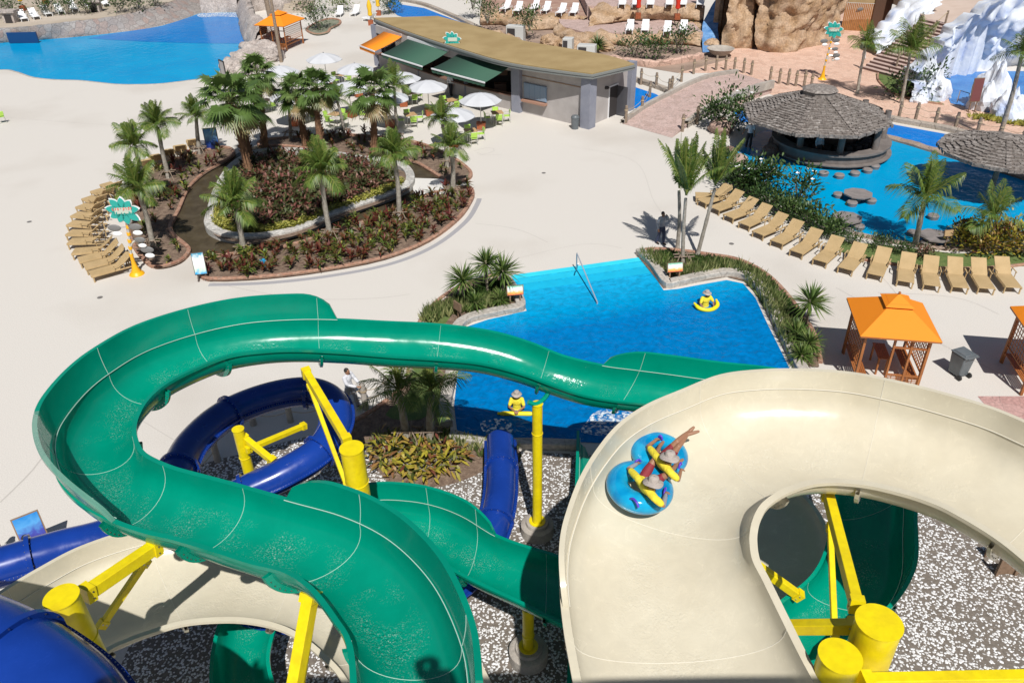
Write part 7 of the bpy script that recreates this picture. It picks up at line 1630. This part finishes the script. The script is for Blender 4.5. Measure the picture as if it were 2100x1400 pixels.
def standing(p, rz, h=1.72, armL=None, armR=None, stride=.12):
    """joint positions of a standing figure; local -Y is the way it faces"""
    s = h / 1.72; M = Matrix.Rotation(rz, 3, 'Z'); Q = lambda x, y, z: Vector(p) + M @ Vector((x * s, y * s, z * s))
    J = dict(pelvis=Q(0, 0, .93), neck=Q(0, .0, 1.42), head=Q(0, -.02, 1.49))
    for k, sg in (('L', 1), ('R', -1)):
        J['sh' + k] = Q(sg * .18, 0, 1.38); J['el' + k] = Q(sg * .24, .02, 1.1); J['wr' + k] = Q(sg * .25, -.08, .86)
        J['hi' + k] = Q(sg * .09, 0, .9); J['kn' + k] = Q(sg * .1, -.03 - stride * sg * .5, .5); J['an' + k] = Q(sg * .11, .04 - stride * sg, .08); J['to' + k] = Q(sg * .12, -.14 - stride * sg, .035)
    for k, a in (('L', armL), ('R', armR)):
        if a: J['el' + k] = Q(*a[0]); J['wr' + k] = Q(*a[1])
    return J, M @ Vector((0, -1, 0))
p = G(1354, 500); J, f = standing(p, .5, 1.72, armL=((.3, -.1, 1.25), (.13, -.16, 1.5)))
person('man in pale grey shirt and dark jeans beside the thin palms', p, J, shirt=SHG, legs=JEAN, face=f)
p = G(1534, 303); J, f = standing(p, -.2, 1.74, armR=((-.32, .05, 1.15), (-.42, -.15, 1.0)))
r_ = person('man in a white shirt, white cap and black trousers walking beside the thatched bar', p, J, shirt=SHW, face=f, hair=True, short=True)
m = MB(); h_ = J['head'] + Vector((0, 0, .12)); m.ball(h_, (.095, .11, .075), 14, 8); m.box(h_ + f * .13 - Vector((0, 0, .01)), (.13, .13, .015), rz=-.2); m.build('cap', WHITE, r_, smooth=40)
p = G(925, 196); J, f = standing(p, 2.6, 1.7); person('man in a white shirt and black trousers standing at the kiosk counter', p, J, shirt=SHW, face=f)
p = G(722, 834); J, f = standing(p, 1.1, 1.68, armL=((.25, -.12, 1.12), (.1, -.42, 1.08)), armR=((-.22, -.12, 1.12), (-.05, -.42, 1.06)), stride=.22)
person('dark-haired man in a pale shirt and grey trousers walking behind the blue tube loop', p, J, shirt=SHW, legs=TROG, face=f)
p = G(50, 1100, 1.62); p.z = 0; J, f = standing(p, 2.7, 1.7); person('dark-haired person in a white top half hidden by the blue tube at the left', p, J, skin=SKIN2, shirt=SHW, face=f)
p = G(1766, 140); J, f = standing(p, 1.6, 1.6); r_ = person('woman in a long white dress at the foot of the stairs behind the windblown palm', p, J, skin=SKIN2, shirt=SHW, legs=SHW, legend='dress', face=f, female=True, vs=.02, fing=False)
p = cb + Vector((-1.5, -2.2, 0)); p.z = .3; J, f = standing(p, .3, 1.65); person('staff member with a grey hat inside the dark thatched bar', p, J, shirt=SHG, face=f, hat=HAT, vs=.02, fing=False)
# lifeguards standing in the pool with rescue floats
RF = mat('yellow_float', (.82, .68, .01), .45)
def lifeguard(x, y, rz, label, flabel, arms, ring):
    p = G(x, y); p.z = -.95; J, f = standing(p, rz, 1.72, armL=arms[0], armR=arms[1]); person(label, p, J, shirt=SHY, legs=SHO, face=f, hair=False, hat=HAT, short=True, shorts=True)
    m = MB(); M = Matrix.Rotation(rz, 3, 'Z'); pts = cat([p + M @ Vector(q) for q in ring], 6); n = len(pts); m.tube(pts, [.085 * min(1, .45 + 4 * min(i, n - 1 - i) / n) for i in range(n)], 12); m.ball(pts[0], .05); m.ball(pts[-1], .05)
    fl = m.build('rescue_tube', RF, smooth=60); tag(fl, flabel, 'rescue float')
lifeguard(1446, 628, .25, 'lifeguard in a yellow shirt and sun hat in the right part of the near pool', 'yellow rescue float wrapped round the lifeguard at the right', [((.3, -.12, 1.17), (.22, -.32, 1.08)), ((-.3, -.12, 1.17), (-.22, -.32, 1.08))],
          [(-.50, .02, 1.16), (-.42, -.26, 1.08), (-.15, -.42, 1.03), (.15, -.42, 1.03), (.42, -.26, 1.08), (.50, .02, 1.16)])
lifeguard(1060, 838, -.05, 'lifeguard in a yellow shirt leaning on a float behind the slim yellow post', 'long straight yellow rescue float held by the lifeguard behind the slim post', [((.26, -.16, 1.16), (.06, -.36, 1.13)), ((-.26, -.16, 1.16), (-.06, -.36, 1.13))],
          [(-.62, -.36, 1.02), (-.3, -.34, 1.0), (0, -.33, .99), (.3, -.34, 1.0), (.62, -.36, 1.02)])
# the two riders in their figure-eight ring
TUBE = mat('blue_vinyl', (.01, .38, .66), .1, coat=.6, var=(.0, .22, .5), vscale=3, spec=.6)
N_, L_, B_ = nodes(TUBE); B_.inputs['Transmission Weight'].default_value = .15; B_.inputs['IOR'].default_value = 1.15
VIO = mat('violet_handle', (.09, .04, .5), .4)
zq = 6.58; cA, cB = G(1312, 998, zq), G(1352, 930, zq); axd = (cB - cA).normalized(); tilt = Vector((.12, -.03, 1)).normalized()
rt_ = thing('double_tube', cA.lerp(cB, .5), 'translucent blue figure-eight inflatable ring carrying two riders down the cream slide', 'inflatable ring')
m = MB()
for c, R_, r_ in ((cA, .43, .21), (cB, .385, .19)):
    e1 = axd - tilt * axd.dot(tilt); e1.normalize(); e2 = tilt.cross(e1); K, Q_ = 56, 18; b0 = len(m.v)
    for i in range(K):
        a = 2 * PI * i / K; o_ = e1 * math.cos(a) + e2 * math.sin(a)
        for j in range(Q_):
            t = 2 * PI * j / Q_; m.v.append(c + o_ * (R_ + r_ * math.cos(t)) + tilt * (r_ * math.sin(t)) * .95)
    for i in range(K):
        for j in range(Q_): m.face((b0 + i * Q_ + j, b0 + ((i + 1) % K) * Q_ + j, b0 + ((i + 1) % K) * Q_ + (j + 1) % Q_, b0 + i * Q_ + (j + 1) % Q_))
o = m.build('inflated_ring', TUBE, rt_, smooth=True); r_ = o.modifiers.new('remesh', 'REMESH'); r_.mode = 'VOXEL'; r_.voxel_size = .02; r_.use_smooth_shade = True; s_ = o.modifiers.new('s', 'SMOOTH'); s_.iterations = 6
Z5 = lambda x, y, z: G(1160 + x / 4.667, 820 + y / 4.667, z)
for (x, y, x2, y2) in ((620, 930, 700, 1010), (890, 345, 925, 365), (1085, 640, 1110, 600), (660, 600, 720, 575), (940, 910, 960, 830)):
    a, b_ = Z5(x, y, 6.79), Z5(x2, y2, 6.79); m = MB(); m.tube(cat([a - Vector((0, 0, .04)), a.lerp(b_, .3) + Vector((0, 0, .03)), a.lerp(b_, .7) + Vector((0, 0, .03)), b_ - Vector((0, 0, .04))], 4), .022, 8); m.build('handle', VIO, rt_, smooth=60)
fwd = axd
def rider(label, P, **kw):
    J = {k: Z5(*v) for k, v in P.items()}; J['hdL'] = Z5(*P['wrL']) * 0 + fwd * .6 - Vector((0, 0, .3)); J['hdR'] = J['hdL']
    return person(label, (J['pelvis'].x, J['pelvis'].y, 6.3), J, hair=True, hat=HAT, shirt=SHY, legs=SHO, short=True, shorts=True, face=fwd * 1 - Vector((0, 0, .2)), headup=(Vector((0, 0, 1)) + fwd * .25).normalized(), vs=.01, **kw)
rider('front rider in yellow shirt, sun hat and maroon shorts, legs crossed over the ring edge', dict(pelvis=(925,600,6.58), neck=(945,610,7.02), head=(985,600,7.06), shL=(865,535,6.98), shR=(1010,700,6.98), elL=(790,440,6.86), wrL=(875,375,6.84), elR=(1078,765,6.86), wrR=(1105,668,6.84),
    hiL=(925,560,6.62), hiR=(960,600,6.62), knL=(1065,395,6.98), knR=(1080,445,6.95), anL=(1185,300,6.98), anR=(1165,330,6.98), toL=(1225,262,7.04), toR=(1270,300,7.02)))
rider('rear rider in yellow shirt, sun hat and maroon shorts, seated behind the front rider', dict(pelvis=(745,800,6.58), neck=(790,850,7.02), head=(828,842,7.06), shL=(690,745,6.98), shR=(850,935,6.98), elL=(605,655,6.86), wrL=(690,605,6.84), elR=(935,1010,6.86), wrR=(962,890,6.84),
    hiL=(740,750,6.62), hiR=(800,810,6.62), knL=(850,570,6.9), knR=(985,705,6.9), anL=(900,440,6.72), anR=(1075,600,6.72), toL=(935,400,6.7), toR=(1120,570,6.7)), sleeve=BLU2)
# people on the start tower: their shadows fall on the slides below
for i, (x, y, z0, lb, dx, arm_) in enumerate([(893, 1340, 7.2, 'person on the start tower raising a camera', 0, ((.25, -.22, 1.3), (.08, -.12, 1.55))), (112, 1342, 9.6, 'second person on the start tower further left', 0, None)]):
    q = G(x, y, z0); t_ = (17.08 - z0) / -LD.z; q = q - LD * t_; p = Vector((q.x, min(q.y, -.22), 15.46)); J, f = standing(p, PI, 1.8, armL=arm_); person(lb, p, J, face=f, shirt=SHG, fing=False, vs=.02)
